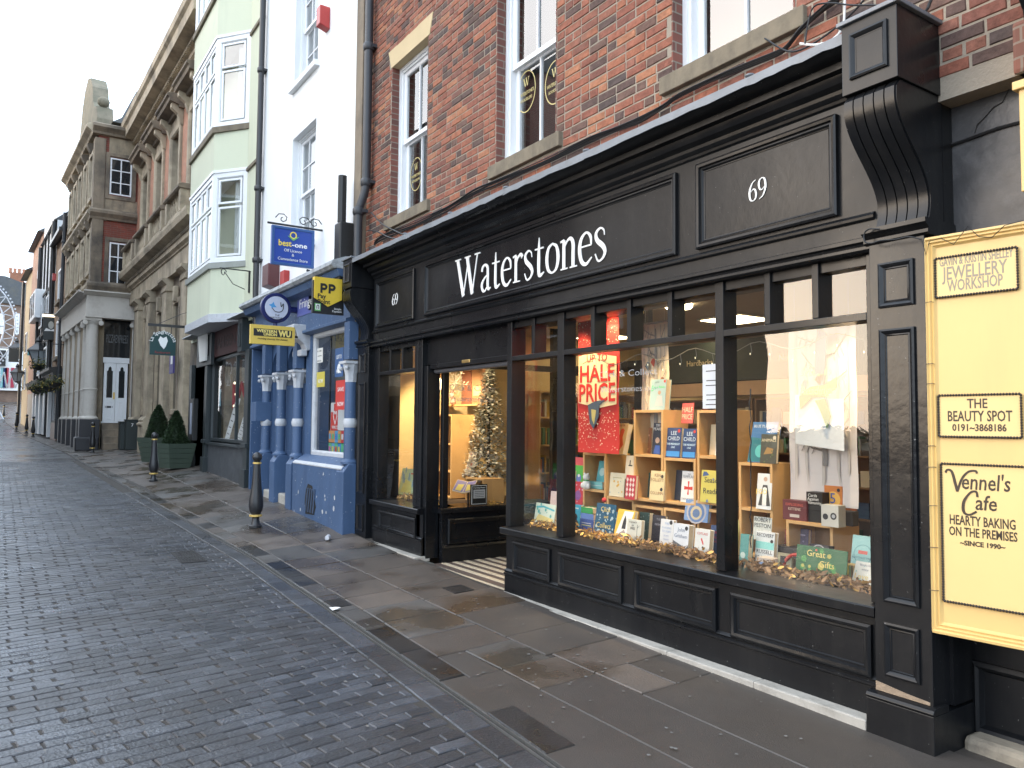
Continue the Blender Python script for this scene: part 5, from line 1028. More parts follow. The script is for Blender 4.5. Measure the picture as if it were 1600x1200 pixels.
# toys
def toy(name, parts, label, cat='soft toy'):
    P = parts[0][0]; t = thing(name, P, label, cat)
    for nm, c, r, col, sc in [(p[4], p[0], p[1], p[2], p[3]) for p in parts]:
        b = MB(); b.ball(c, r, 12, sc=sc); b.build(nm, paint(col, .85), t, smooth=80)
P = atY(896, 822, 4.34); x, y, z = P.x, 4.34, .655
toy('toy_penguin', [((x, y, z + .05), .045, K_, (1, 1, 1.15), 'body'), ((x, y - .012, z + .045), .038, W_, (.9, 1, 1.1), 'belly'), ((x, y, z + .12), .032, K_, (1, 1, 1), 'head'), ((x - .01, y - .030, z + .12), .012, W_, (1, 1, 1.2), 'face'), ((x, y - .042, z + .112), .007, (.8, .4, .05), (1, 1, .6), 'beak')], 'small black and white toy penguin in the middle pane')
P = atY(916, 770, 4.58); x, y, z = P.x, 4.58, U1[2] + (U1[3] - U1[2]) / 2 + .0
toy('toy_bear', [((x, y, z + .05), .04, W_, (1, 1, 1.2), 'body'), ((x, y, z + .12), .033, W_, (1, 1, 1), 'head'), ((x - .045, y - .01, z + .04), .018, W_, (1, 1, 1.5), 'leg'), ((x + .045, y - .01, z + .04), .018, W_, (1, 1, 1.5), 'leg'), ((x, y, z + .088), .03, (.1, .35, .12), (1, 1, .35), 'scarf'), ((x - .025, y, z + .15), .01, W_, (1, 1, 1), 'ear'), ((x + .025, y, z + .15), .01, W_, (1, 1, 1), 'ear')], 'white toy bear with a green scarf in the left cube')
P = atY(940, 787, 4.44); toy('red_bauble', [((P.x, 4.47, .94), .022, (.6, .05, .05), (1, 1, 1), 'ball')], 'small red ball showing above the navy sign', 'ornament')
t = thing('tea_light_arch', (-3.2, 4.45, .655), 'red curved toy track behind the pine cones in the right pane', 'toy'); b = MB(); b.tube([(-3.32 + .11 + .11 * math.cos(k * math.pi / 12), 4.42, .655 + .10 * math.sin(k * math.pi / 12)) for k in range(13)], .012, 8); b.build('arch', paint((.5, .06, .05)), t, smooth=60)

# ---- left display
def at_side(px, py): return atX(px, py, -8.2)
t = thing('display_cabinet', (-8.9, 5.3, .655), 'tall plywood cabinet with open shelves in the left display', 'cabinet')
def plank(nm, a0, a1, y0, y1, z0, z1, par): b = MB(); b.box(a0, a1, -y1, -y0, z0, z1); b.build(nm, WOOD, par, bevel=.0015)
cx0, cx1, cy0, cy1 = -8.98, -8.55, 4.78, 5.12
plank('side', cx0, cx0 + .02, cy0, cy1, .655, 1.72, t); plank('side', cx1 - .02, cx1, cy0, cy1, .655, 1.72, t); plank('top', cx0 + .02, cx1 - .02, cy0, cy1, 1.70, 1.72, t)
for z in (.655, .98, 1.33): plank('shelf', cx0 + .02, cx1 - .02, cy0, cy1, z, z + .02, t)
t = thing('display_cube', (-8.05, 5.0, .655), 'plywood block carrying open picture books by the lobby window', 'display cube')
plank('side', -8.32, -8.30, 4.86, 5.16, .655, .92, t); plank('side', -7.92, -7.90, 4.86, 5.16, .655, .92, t); plank('top', -8.32, -7.90, 4.86, 5.16, .92, .94, t)
bk(718, 704, 735, 742, (.62, .5, .36), 'orange speckled picture book standing on the plywood block', Y=4.98, z=.945, yaw=25, lean=12, art=[('n', (.6, .15, .08), 16, 3)])
bk(612, 750, 656, 780, (.35, .50, .36), 'green and blue picture book standing in the left window', Y=4.48, z=.655, lean=10, minw=.16, art=[('p', (.5, .55, .2), [(-.4, .1), (.3, .1), (.2, .5), (-.2, .6)]), ('r', R1, .1, .8, .3, .85), ('n', (.15, .3, .5), 8, 3)]).scale = (.55, 1, 1.4)
bk(655, 748, 676, 788, (.06, .14, .28), 'dark blue picture book by the doorway post', Y=4.60, z=.655, lean=6, art=[('n', (.5, .5, .3), 9, 14)])
b = MB(); o = thing('open_picture_book', (0, 0, 0), 'open picture book in purple and yellow lying on its stand', 'book')
for s in (-1, 1):
    b = MB(); b.add([(0, 0, 0), (s * .13, 0, .03), (s * .13, .20, .03), (0, .20, 0), (0, 0, -.012), (s * .13, 0, .016), (s * .13, .20, .016), (0, .20, -.012)], [(0, 1, 2, 3), (4, 5, 6, 7), (0, 1, 5, 4), (1, 2, 6, 5), (2, 3, 7, 6)]); b.build('page_block', PAPER, o)
    b = MB(); b.add([(s * .006, .01, .004), (s * .124, .01, .0305), (s * .124, .19, .0305), (s * .006, .19, .004)], [(0, 1, 2, 3)]); b.build('picture', paint((.25, .22, .42)), o)
    b = MB(); b.add([(s * .03, .02, .0115), (s * .10, .02, .0275), (s * .09, .12, .0255), (s * .02, .14, .0095)], [(0, 1, 2, 3)]); b.build('picture', paint((.75, .6, .15)), o)
o.location = (-7.98, 4.62, .78); o.rotation_euler = (R_(38), 0, R_(35))
b = MB(); b.tube([(-7.98, 4.70, .656), (-7.98, 4.70, .80)], .012, 6); b.build('book_stand', IRON, label='thin black stand under the open picture book', cat='stand')
fr = thing('notice_frame', (LX - .06, 4.58, .66), 'black framed opening hours notice standing in the lobby window', 'notice'); y0, y1 = atX(736, 785, LX - .05).y, atX(762, 785, LX - .05).y
b = MB(SX); b.box(y0, y1, LX - .075, LX - .06, .66, .90); b.build('frame', INKK, fr); b = MB(SX); b.box(y0 + .012, y1 - .012, LX - .0598, LX - .058, .66 + .012, .888); b.build('border', INKW, fr); b = MB(SX); b.box(y0 + .018, y1 - .018, LX - .0578, LX - .0565, .678, .882); b.build('panel', INKK, fr)
b = MB(SX); b.box(y0 + .035, y1 - .035, LX - .0563, LX - .055, .74, .84); b.build('sheet', mat('grey_notice', (.45, .45, .46), .6), fr); text('Opening Hours', SX, (y0 + y1) / 2, .855, LX - .055, .014, INKW, fr, w=(y1 - y0) * .7)
for z in (.755, .775, .795, .815): b = MB(SX); b.box(y0 + .05, y1 - .05, LX - .0548, LX - .0542, z, z + .005); b.build('printed_line', INKK, fr)
# frosted christmas tree
tx, ty, tz0, tz1 = -8.36, 5.22, .93, 2.36
t = thing('christmas_tree', (tx, ty, .66), 'frosted artificial christmas tree with pine cones beside the lobby window', 'christmas tree')
b = MB(); b.tube([(tx, ty, .66), (tx, ty, tz1)], [.03, .008], 8); b.build('trunk', mat('tree_trunk', (.06, .04, .025), .8), t)
g_ = MB(); r = random.Random(21)
for k in range(4200):
    h = r.random() ** 1.25; rad = .30 * (1 - h) ** .85 + .03; a = r.uniform(0, 6.28); rr = rad * (.35 + .65 * math.sqrt(r.random())) * (.85 + .25 * math.sin(a * 7 + h * 60)); c = Vector((tx + rr * math.cos(a), ty + rr * math.sin(a), tz0 + (tz1 - tz0) * h - .04 * rr / .3))
    o_ = Vector((math.cos(a) + r.uniform(-.5, .5), math.sin(a) + r.uniform(-.5, .5), r.uniform(-.5, .5))).normalized() * r.uniform(.018, .035); v = o_.cross(Vector((0, 0, 1))).normalized() * .0075
    m = 1 if (rr > rad * .55 and r.random() < .78) else 0; o_ *= 1.7 if m else 1.2; v *= 2.6 if m else 1.5; g_.add([c - v, c + v, c + o_ + v * .6, c + o_ - v * .6], [(0, 1, 2, 3)], m)
g_.build('needles', [mat('tree_needle', (.022, .045, .022), .7), mat('frosted_tip', (.50, .50, .44), .8)], t, kind='stuff', rec=False)
for k in range(34):
    h = r.random() * .9; a = r.uniform(3.0, 7.6); rad = .31 * (1 - h) + .02; b = MB(); b.ball((tx + rad * math.cos(a), ty + rad * math.sin(a), tz0 + (tz1 - tz0) * h), .022, 6, sc=(.8, .8, 1.2)); b.build('frosted_cone', mat('frosted_cone_mat', (.42, .36, .28), .7), t)
plank('tree_stand', tx - .14, tx + .14, ty - .12, ty + .16, .656, .90, t)
gp = atX(677, 600, -8.6); t = thing('globe_lamp', (gp.x, gp.y, gp.z), 'glowing white globe lamp hanging in the left display', 'lamp'); b = MB(); b.ball(gp, .115, 18); b.build('globe', mat('globe_glow', (1, .95, .85), .5, 0, emit=(1, .82, .55), es=5), t, smooth=80); b = MB(); b.tube([gp + Vector((0, 0, .11)), (gp.x, gp.y, CEIL)], .004, 5); b.build('flex', CABLE, t)
sf = atX(634, 600, -9.0); sf = atX(636, 603, -8.4); t = thing('paper_snowflake', sf, 'large silver paper snowflake hanging over the left display', 'decoration'); b = MB()
for k in range(12):
    a = k * math.pi / 6; u = Vector((0, math.cos(a), math.sin(a))); L = .20 if k % 2 == 0 else .12; b.tube([sf, sf + u * L], [.007, .002], 4)
    for q in (.5, .75):
        for s in (-1, 1): v = Vector((0, math.cos(a + s * .9), math.sin(a + s * .9))); b.tube([sf + u * L * q, sf + u * L * q + v * .05], .003, 4)
sf_y = atX(712, 600, -8.3)
for v in range(len(b.v)): b.v[v] = (b.v[v][0] + 0, b.v[v][1], b.v[v][2])
dlt = Vector((-8.3, sf_y.y, sf_y.z)) - sf; b.v = [tuple(Vector(p) + dlt) for p in b.v]; t.location = Vector((-8.3, sf_y.y, sf_y.z)); t['wl'] = tuple(t.location); b.build('arms', mat('silver_card', (.6, .56, .46), .35, metal=.3), t); b = MB(); b.tube([Vector(t['wl']), Vector((-8.3, sf_y.y, CEIL))], .0015, 4); b.build('string', WCABLE, t)
# wall shelf with little soft toy and wall pictures in the left window
P = atY(600, 636, 5.15); t = thing('wall_shelf', (-9.2, 5.2, P.z), 'narrow plywood shelf crossing the left display', 'shelf'); plank('board', -9.48, -8.55, 5.14, 5.30, P.z - .02, P.z, t)
toy('soft_toy', [((-9.15, 5.13, P.z + .045), .045, (.55, .28, .22), (1, 1, 1), 'body'), ((-9.15, 5.11, P.z + .125), .038, (.6, .4, .32), (1, 1, 1), 'head'), ((-9.15, 5.12, P.z + .165), .034, (.45, .06, .06), (1, 1, .6), 'hat'), ((-9.20, 5.06, P.z - .04), .018, (.5, .1, .1), (1, 1, 2), 'leg')], 'little seated soft toy in a red hat on the narrow shelf')
t = thing('wall_poster', (-9.0, 5.32, P.z + .3), 'red brown picture boards above the narrow shelf', 'poster'); b = MB(); b.box(-9.28, -9.02, -5.36, -5.34, P.z + .01, P.z + .62); b.build('board', paint((.25, .10, .07)), t); b = MB(); b.box(-9.0, -8.6, -5.36, -5.34, P.z + .01, P.z + .62); b.build('board', paint((.40, .22, .12)), t); b = MB(); b.box(-8.95, -8.75, -5.338, -5.33, P.z + .12, P.z + .25); b.build('card', paint((.65, .5, .3)), t)

# gold oval decals on the upper windows
GD = paint((.62, .52, .22))
def oval(px, py, clip=None):
    P = atY(px, py, 4.216); t = thing('window_decal', (P.x, 4.216, P.z), 'gold oval bookseller emblem on %s' % clip, 'window lettering'); b = MB(); ry, rx = .205, .155; dY = -4.2185
    stroke(b, [(rx * math.cos(k * .3927), ry * math.sin(k * .3927)) for k in range(17)], .010, P.x, P.z, 1, 1, dY, dY + .001); b.build('oval_ring', GD, t)
    b = MB()
    for i, (p, w) in enumerate(G['W'][1]): stroke(b, p, w, P.x - .055, P.z + .055, .085, 1.0, dY, dY + .001 + .0001 * i)
    b.build('emblem_letter', GD, t); text("WATERSTONE'S", W, P.x, P.z - .03, dY, .035, GD, t, w=.26, ext=.0005); text('BOOKSELLERS', W, P.x, P.z - .09, dY, .03, GD, t, w=.20, ext=.0005)
oval(650, 272, 'the lower sash of the left window'); oval(822, 143, 'the left lower pane of the middle window'); oval(867, 128, 'the right lower pane of the middle window')
# ============================================================ WHITE BUILDING + BLUE SHOP
H_ = lambda px, py, Y=3.95: W.hit(px, py, -Y)
wb = thing('white_building', (-12, 4.0, .3), 'tall white rendered building between the brick bookshop and the pale green one', 'building')
WR = mat('white_render', (.82, .83, .83), .75, .03, 1.5, bump=.1, bs=30, dirt=(.62, .62, .60), ds=1.2, dth=(.6, .95))
WA, WB_ = -14.55, -9.86
ops = [(-12.66, -11.50, 4.42, 6.36), (-12.66, -11.50, 7.25, 9.2)]
b = MB(); b.box(WA, -12.66, -4.4, -3.95, 3.7, 13); b.box(-11.50, WB_, -4.4, -3.95, 3.7, 13); b.box(-12.66, -11.5, -4.4, -3.95, 3.7, 4.42); b.box(-12.66, -11.5, -4.4, -3.95, 6.36, 7.25); b.box(-12.66, -11.5, -4.4, -3.95, 9.2, 13); b.build('wall', WR, wb)
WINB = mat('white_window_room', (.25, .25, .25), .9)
for a0, a1, z0, z1 in ops:
    sash(wb, W, a0, a1, z0, z1, -4.08, 3, (z0 + z1) / 2, rows=(2, 2), fr=.05)
    b = MB(); b.box(a0 - .08, a1 + .08, -4.1, -3.87, z0 - .09, z0); b.build('window_sill', WR, wb, bevel=.006)
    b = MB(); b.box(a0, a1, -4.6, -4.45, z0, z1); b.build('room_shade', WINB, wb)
b = MB(); b.box(WB_, -9.62, -4.3, -3.93, .1, 12.5); b.build('stone_edge', STONED, wb, bevel=.01)
b = MB(); b.box(WA, -9.7, -11.0, -4.4, 12.4, 12.6); b.build('roof', mat('roof_slate', (.06, .065, .075), .5, .2, 5), wb)
def alarm(F, px, py, w, h, dep, Y, col, label):
    a, z = W.hit(px, py, -Y + dep); b = MB(); b.prof(a - w / 2, a + w / 2, [(-Y, z - h / 2), (-Y + dep, z - h / 2 + .05), (-Y + dep, z + h / 2), (-Y, z + h / 2)]); return b.build('alarm_box', col, label=label, cat='alarm box', bevel=.01)
REDP = mat('red_plastic', (.42, .04, .035), .35); MAR = mat('maroon_plastic', (.10, .03, .03), .4)
alarm(W, 497, 27, .16, .34, .16, 3.95, REDP, 'red and white alarm box high on the white building')
alarm(W, 440, 436, .22, .28, .10, 3.95, REDP, 'red bell alarm box below the blue hanging sign'); alarm(W, 414, 432, .36, .42, .20, 3.95, MAR, 'maroon louvred alarm box at the drainpipe beside the pale green building')
# blue shopfront as parts of the white building
BLUE = mat('blue_shop_paint', (.060, .108, .205), .5, .12, 2.5, bump=.2, bs=18, dirt=(.085, .14, .24), ds=2.2, dth=(.6, .9)); BWH = mat('chipped_white_paint', (.50, .51, .53), .6, .12, 8, bump=.3, bs=30, dirt=(.36, .36, .36), ds=14, dth=(.55, .75))
b = MB(); b.prof(-14.45, -9.72, [(-4.2, 3.86), (-3.78, 3.83), (-3.60, 3.76), (-3.58, 3.70), (-3.62, 3.66), (-4.2, 3.66)]); b.build('slate_coping', mat('rough_lead_coping', (.36, .38, .39), .7, .35, 9, bump=.9, bs=14, dirt=(.08, .08, .085), ds=5), wb)
b = MB(); b.prof(-14.45, -9.72, [(-4.2, 3.655), (-3.66, 3.655), (-3.70, 3.56), (-3.84, 3.54), (-3.86, 3.52), (-3.86, 3.02), (-3.80, 3.0), (-3.80, 2.96), (-3.88, 2.94), (-4.2, 2.94)]); fb = b.build('shop_fascia', BLUE, wb, bevel=.004)
STK = [(478, 474, 'Fringe'), (497, 462, 'The Deli')]
for px, py, s in STK:
    a, z = W.hit(px, py, -3.85); b = MB(); b.box(a - .42, a + .42, -3.86, -3.852, z - .17, z + .17); q = b.build('fascia_sticker', paint((.10, .12, .35)), fb); q['wl'] = (-12, 4.0, .3); text(s, W, a, z - .05, -3.850, .14, INKW, fb, w=.6)
CZ = 2.42
def column(a, y, zt, zb, r=.078):
    b = MB(); b.lathe((a, y, 0), [(r, zb + .06), (r, (zb + zt) / 2 - .06)], 16); b.lathe((a, y, 0), [(r, (zb + zt) / 2 + .06), (r * .94, zt)], 16); s = b.build('column_shaft', BLUE, wb, smooth=40)
    b = MB(); m = (zb + zt) / 2 + .12; b.lathe((a, y, 0), [(r, m - .18), (r * 1.18, m - .15), (r * 1.2, m - .11), (r, m - .06)], 16); b.build('column_ring', BWH, s, smooth=40)
    b = MB(); b.lathe((a, y, 0), [(r * 1.0, zt), (r * 1.05, zt + .10), (r * 1.4, zt + .20), (r * 1.5, zt + .24)], 8); b.box(a - r * 1.6, a + r * 1.6, -y - r * 1.6, -y + r * 1.6, zt + .24, zt + .275); 
    for q in (-1, 1):
        for w_ in (-1, 1): b.ball((a + q * r * 1.3, y + w_ * r * 1.3, zt + .18), .032, 6)
    b.build('capital', BWH, s, smooth=30)
    b = MB(); b.lathe((a, y, 0), [(r * 1.5, zb), (r * 1.5, zb + .03), (r * 1.15, zb + .05), (r, zb + .07)], 16); b.build('column_base', BLUE, s, smooth=40)
    b = MB(); b.prof(a - .13, a + .13, [(-y - .12, gz(a, y) - .05), (-y + .13, gz(a, y) - .05), (-y + .13, zb - .10), (-y + .06, zb), (-y - .12, zb)]); b.build('column_plinth', BLUE, s, bevel=.006)
    b = MB(); b.box(a - .09, a + .09, -y - .06, -y + .07, zt + .30, 2.94); b.build('pier', BLUE, s, bevel=.004)
for a in (-13.5, -12.66, -11.80, -9.62 - .03): column(a, 3.86, 2.14, 1.06)
b = MB(); b.box(-14.5, -11.4, -4.3, -4.24, .2, 3.2); b.box(-14.52, -14.44, -4.24, -3.86, .2, 3.6); b.build('doorway_back', BLUE, wb)
# recessed stone-capital pier and doorway arches between the columns
for a in (-13.1, -12.25):
    b = MB(); pts = [(a - .40, 2.6)] + [(a - .40 * math.cos(t * math.pi / 8), 2.55 + .34 * math.sin(t * math.pi / 8)) for t in range(9)][:0]
    o_ = [(a - .42, 2.94), (a - .42, 2.45), (a - .36, 2.45)] + [(a - .36 * math.cos(k * math.pi / 8), 2.45 + .38 * math.sin(k * math.pi / 8)) for k in range(9)] + [(a + .42, 2.45), (a + .42, 2.94)]
    b.poly(o_, -4.02, -3.93); b.build('arch_head', BLUE, wb)
    b = MB(); b.box(a - .16, a + .02, -4.238, -4.2, .5, 2.8); b.build('door_stile', BLUE, wb)
    b = MB(); b.box(a + .28, a + .40, -4.1, -3.96, 2.22, 2.46); b.build('stone_bracket', BWH, wb, bevel=.02)
b = MB(); b.box(-11.66, -11.36, -4.2, -3.93, 1.1, 2.94); b.build('pier', BLUE, wb); 
P = atY(470, 503, 3.80); b = MB(); b.prof(-11.98, -11.50, [(-4.0, 2.72), (-3.88, 2.70), (-3.84, 2.80), (-3.74, 2.88), (-3.70, 3.0), (-3.66, 3.02), (-3.66, 3.10), (-4.0, 3.10)]); b.box(-11.95, -11.53, -3.9, -3.80, 2.62, 2.72); b.build('carved_bracket', BWH, wb, bevel=.015)
# shop window with white frame
b = MB(); b.ring(-11.38, -9.80, 1.12, 2.94, [(0, -4.0), (0, -3.93), (.05, -3.93), (.07, -3.96), (.07, -4.0)]); b.build('window_frame', BWH, wb, bevel=.004)
SG = glassmat('plain_shop_glass', (.95, .96, .96), 1.45)
b = MB(); b.quad((-11.31, 3.985, 1.19), (-9.87, 3.985, 1.19), (-9.87, 3.985, 2.87), (-11.31, 3.985, 2.87)); b.build('pane', SG, wb)
t = thing('ceiling_light', (-10.7, 4.8, 2.95), 'plain strip light added on the ceiling to brighten the convenience store', 'ceiling light'); b = MB(); b.box(-11.3, -10.1, -4.95, -4.75, 2.90, 2.975); b.build('diffuser', mat('cool_fill_strip', (1, 1, 1), .5, 0, emit=(.9, .95, 1), es=7), t)  # added ceiling strip that brightens the unlit store behind the pane
b = MB(); b.prof(-11.62, -9.60, [(-4.2, .1), (-3.74, .1), (-3.74, .99), (-3.76, 1.02), (-3.92, 1.12), (-4.2, 1.12)]); b.build('blue_stall_riser', BLUE, wb, bevel=.008)
b = MB(); b.prof(-11.60, -9.62, [(-3.775, 1.00), (-3.735, .985), (-3.732, 1.0), (-3.77, 1.035)]); b.build('white_edge', BWH, wb)
b = MB(); b.poly([(-11.02, .45), (-10.98, .62), (-10.9, .72), (-10.72, .70), (-10.66, .6), (-10.55, .42), (-10.62, .30), (-10.98, .28)], -3.745, -3.7365); b.build('broken_vent_hole', DARK, wb); b = MB()
for k in range(4): b.tube([(-10.95 + .1 * k, 3.73, .32), (-10.86 + .09 * k, 3.728, .66)], .012, 5)
b.build('vent_bars', mat('blue_grey_pipe', (.07, .10, .16), .6), wb)
b = MB(); r = random.Random(2)
for _ in range(16):
    a, z, q = r.uniform(-11.5, -9.7), r.uniform(.25, .95), r.uniform(.008, .03); b.quad(*[(a + q * r.uniform(.6, 1.3) * math.cos(k * .9), 3.7372, z + q * r.uniform(.8, 1.6) * math.sin(k * .9)) for k in range(7)])
b.build('paint_chips', BWH, wb, kind='stuff')
for a0, a1 in ((-13.36, -12.82), (-12.52, -11.92)):
    b = MB(); b.box(a0, a1, -4.6, -3.80, .15, .46); b.build('doorstep', LIGHTST, wb, bevel=.02)
b = MB(); b.box(-13.72, -13.42, -3.93, -3.66, 1.62, 1.95); b.build('blue_post_box', BLUE, wb, bevel=.006)
# shop contents
b = MB(); b.box(-11.5, -9.7, -6.5, -6.45, .3, 3.0); b.box(-13.6, -9.7, -6.5, -4.2, 2.98, 3.02); b.box(-11.5, -11.45, -6.5, -4.2, .3, 3.0); b.box(-11.4, -9.7, -5.0, -4.1, .9, 1.12)
b.build('store_interior', mat('dim_store', (.16, .155, .15), .8, .2, 3), wb)
cols_ = [(.5, .05, .05), (.05, .2, .5), (.6, .5, .1), (.1, .4, .2), (.6, .6, .6), (.5, .1, .3), (.1, .3, .5), (.55, .25, .1)]
r = random.Random(8)
for row, z in enumerate((1.125, 1.31)):
    for k in range(7):
        a = -11.08 + k * .125; c = r.choice(cols_); t = thing('snack_box', (a, 4.1, z), '%s printed carton, %s of the %s row in the blue shop window' % (['red', 'blue', 'yellow', 'green', 'grey', 'magenta', 'sky blue', 'orange'][cols_.index(c)], ['first', 'second', 'third', 'fourth', 'fifth', 'sixth', 'last'][k], ['bottom', 'top'][row]), 'carton', 'printed cartons in the blue shop window')
        b = MB(); b.box(a, a + .118, -4.24, -4.10, z, z + .175); b.build('box', paint(c), t, bevel=.003); b = MB(); b.box(a + .02, a + .09, -4.099, -4.097, z + .05, z + .13); b.build('print', paint(r.choice(cols_)), t)
t = thing('display_carton', (-10.4, 4.2, 1.49), 'large white and red carton with a heart emblem in the blue shop window', 'carton'); b = MB(); b.box(-11.07, -10.37, -4.5, -4.12, 1.49, 1.90); b.build('box', paint((.6, .62, .62)), t, bevel=.004)
b = MB(); b.poly([(-11.05, 1.49), (-10.77, 1.49), (-10.77, 1.88), (-10.93, 1.88), (-10.93, 1.76), (-11.05, 1.76)], -4.119, -4.116); b.build('red_panel', paint(R1), t)
b = MB(); c = (-10.87, 1.68); stroke(b, [(0, -.10), (-.07, .02), (-.04, .09), (0, .05), (.04, .09), (.07, .02), (0, -.10)], .018, c[0], c[1], 1, 1, -4.115, -4.113); b.build('heart', INKW, t); text('WALL\'S', W, -10.87, 1.51, -4.113, .05, INKW, t)
for n_, (px0, py0, px1, py1, c, l, tt) in enumerate(((495, 545, 504, 566, W_, 'white sticker with three black squares on the blue shop glass', ('18', 'ATM', 'ID')), (487, 579, 492, 608, W_, 'narrow white strip sticker with black symbols on the blue shop window', ('A', 'B', 'C')), (495, 582, 507, 604, (.6, .5, .08), 'yellow notice with red and black print on the blue shop glass', ('NOW',)), (524, 545, 536, 588, B1, 'blue and red vertical poster in the blue shop window', ('LOTTO', 'HERE')), (525, 595, 540, 640, R1, 'red poster with faint white lines in the blue shop window', ('SAVE', 'NOW')), (484, 690, 487, 705, (.75, .6, .1), 'small yellow sticker at the foot of the blue shop window', ()))):
    a0, z1 = W.hit(px0, py0, -3.98); a1, z0 = W.hit(px1, py1, -3.98); t = thing('window_sticker', (a0, 3.98, z0), l, 'sticker'); b = MB(); b.box(a0, a1, -3.982, -3.979, z0, z1); b.build('sheet', paint(c), t)
    for k, s in enumerate(tt):
        zz = z1 - (k + .75) * (z1 - z0) / (len(tt) + .0); text(s, W, (a0 + a1) / 2, zz, -3.9775, (z1 - z0) / len(tt) * .28, INKK if c == W_ else INKW, t, w=(a1 - a0) * .6)
    if n_ == 3: b = MB(); b.poly([((a0 + a1) / 2 + .07 * math.cos(k * .524), z0 + .12 + .07 * math.sin(k * .524)) for k in range(12)], -3.9785, -3.9775); b.build('white_disc', INKW, t)
a0, z1 = W.hit(512, 512, -4.4); a1, z0 = W.hit(543, 543, -4.4)
# projecting signs -------------------------------------------------
def panel_sign(nm, X, px0, py0, px1, py1, col, label, th=.05, edge=None):
    P0, P1 = atX(px0, py0, X), atX(px1, py1, X); t = thing(nm, (X, (P0.y + P1.y) / 2, P1.z), label, 'sign'); b = MB(SX); b.box(P0.y, P1.y, X - th, X, P1.z, P0.z); b.build('board', paint(col, .35), t, bevel=.004)
    if edge: b = MB(SX); b.ring(P0.y, P1.y, P1.z, P0.z, [(0, X - .0), (0, X + .012), (.035, X + .012), (.04, X + .001)]); b.build('frame', paint(edge, .35), t)
    return t, P0.y, P1.y, P1.z, P0.z
X = -11.1
t, y0, y1, z0, z1 = panel_sign('hanging_sign', X, 425, 351, 490, 420, (.015, .055, .30), 'blue hanging sign of the convenience store with gold and white lettering', edge=(.03, .09, .25)); w = y1 - y0; c = (y0 + y1) / 2; hh = z1 - z0
text('best', SX, y0 + w * .16, z0 + hh * .50, X + .004, .088, paint((.8, .6, .08)), t, align='L', w=w * .30, bold=.002); text('-one', SX, y0 + w * .47, z0 + hh * .50, X + .004, .070, INKW, t, align='L', w=w * .36, bold=.002)
text('Off Licence', SX, c, z0 + hh * .36, X + .004, .042, INKW, t, w=w * .42); text('&', SX, c, z0 + hh * .25, X + .004, .042, INKW, t); text('Convenience Store', SX, c, z0 + hh * .13, X + .004, .042, INKW, t, w=w * .70)
b = MB(SX); stroke(b, [(.045 * math.cos(k * .7854), .045 * math.sin(k * .7854)) for k in range(9)], .016, c, z0 + hh * .80, 1, 1, X + .002, X + .006); b.build('gold_ring', paint((.8, .6, .08)), t); b = MB(SX); stroke(b, [(-.08, .0), (-.03, -.03), (0, -.05), (.03, -.03), (.08, 0)], [.005, .02, .02, .02, .005], c, z0 + hh * .77, 1, 1, X + .006, X + .009); b.build('green_leaf', paint((.15, .4, .12)), t)
b = MB(); b.tube([(X - .02, y0 - .06, z1 + .03), (X - .02, 3.95, z1 + .03)], .016, 6)
for q in (.25, .75, 1.02):
    yc = y0 + w * q; sgn = -1 if q < .5 else 1; b.tube([(X - .02, yc + sgn * (.13 - .13 * k / 9) * math.cos(k * .9) * .8, z1 + .12 + (.085 - .008 * k) * math.sin(k * .9)) for k in range(10)], .008, 5)
b.tube([(X - .02, y1 - .1, z0 - .03), (X - .02, 3.95, z0 - .08)], .02, 6); b.build('iron_bracket', IRON, t)
X = -9.64
t, y0, y1, z0, z1 = panel_sign('shop_sign', X, 489, 437, 537, 493, (.02, .02, .022), 'black and yellow projecting payment sign beside the bookshop corbel'); w = y1 - y0; P0 = atX(491, 432, X); P1 = atX(534, 437, X); zt = P0.z; yb = P0.y; yb1 = P1.y; hh = zt - z0
b = MB(SX); b.poly([(yb, zt), (yb1, zt), (yb1, z0 + hh * .42), ((yb + yb1) / 2, z0 + hh * .20), (yb, z0 + hh * .42)], X - .06, X + .02); b.build('yellow_shield', paint((.72, .50, .05), .35), t)
ym = (yb + yb1) / 2
for k, s in enumerate((-1, 1)):
    b = MB(SX); cx = ym + s * .055; ss = .125; stroke(b, [(0, 0), (0, 1)], .28, cx - .040, zt - .205, ss, .8, X + .021, X + .024); stroke(b, [(0, .86), (.45, .86), (.68, .66), (.45, .44), (.1, .44)], .26, cx - .040, zt - .205, ss, .8, X + .0215, X + .0245); b.build('emblem_letter', INKK, t)
text('Pay', SX, yb + .045, zt - .275, X + .021, .056, INKK, t, align='L', bold=.002); text('Point', SX, yb + .045, zt - .345, X + .021, .056, INKK, t, align='L', bold=.002); text('Simple.', SX, y1 - .03, z0 + .065, X + .003, .026, INKW, t, align='R'); text('Payment', SX, y1 - .03, z0 + .03, X + .003, .026, INKW, t, align='R')
b = MB(SX); b.box(y0 + .03, y0 + .11, X, X + .004, z0 + .03, z0 + .13); b.build('green_badge', paint((.12, .4, .1)), t); b = MB(SX); b.box(y0 + .04, y0 + .10, X + .0045, X + .006, z0 + .045, z0 + .12); b.build('badge_inner', INKW, t); b = MB(SX); stroke(b, [(-.012, 0), (-.012, .04), (0, .05), (.012, .04), (.012, 0)], .01, y0 + .07, z0 + .055, 1, 1, X + .007, X + .009); b.build('badge_mark', INKK, t)
for zq_ in (z0 + .3, zt - .1): b = MB(); b.tube([(X - .03, y1 - .02, zq_), (X - .03, 4.0, zq_)], .02, 6); b.build('arm', BLUE, t)
X = -11.5
t, y0, y1, z0, z1 = panel_sign('shop_sign', X, 391.5, 506, 460.5, 541, (.70, .50, .10), 'yellow and black money transfer sign projecting from the blue shop'); w = y1 - y0; hh = z1 - z0; c = (y0 + y1) / 2
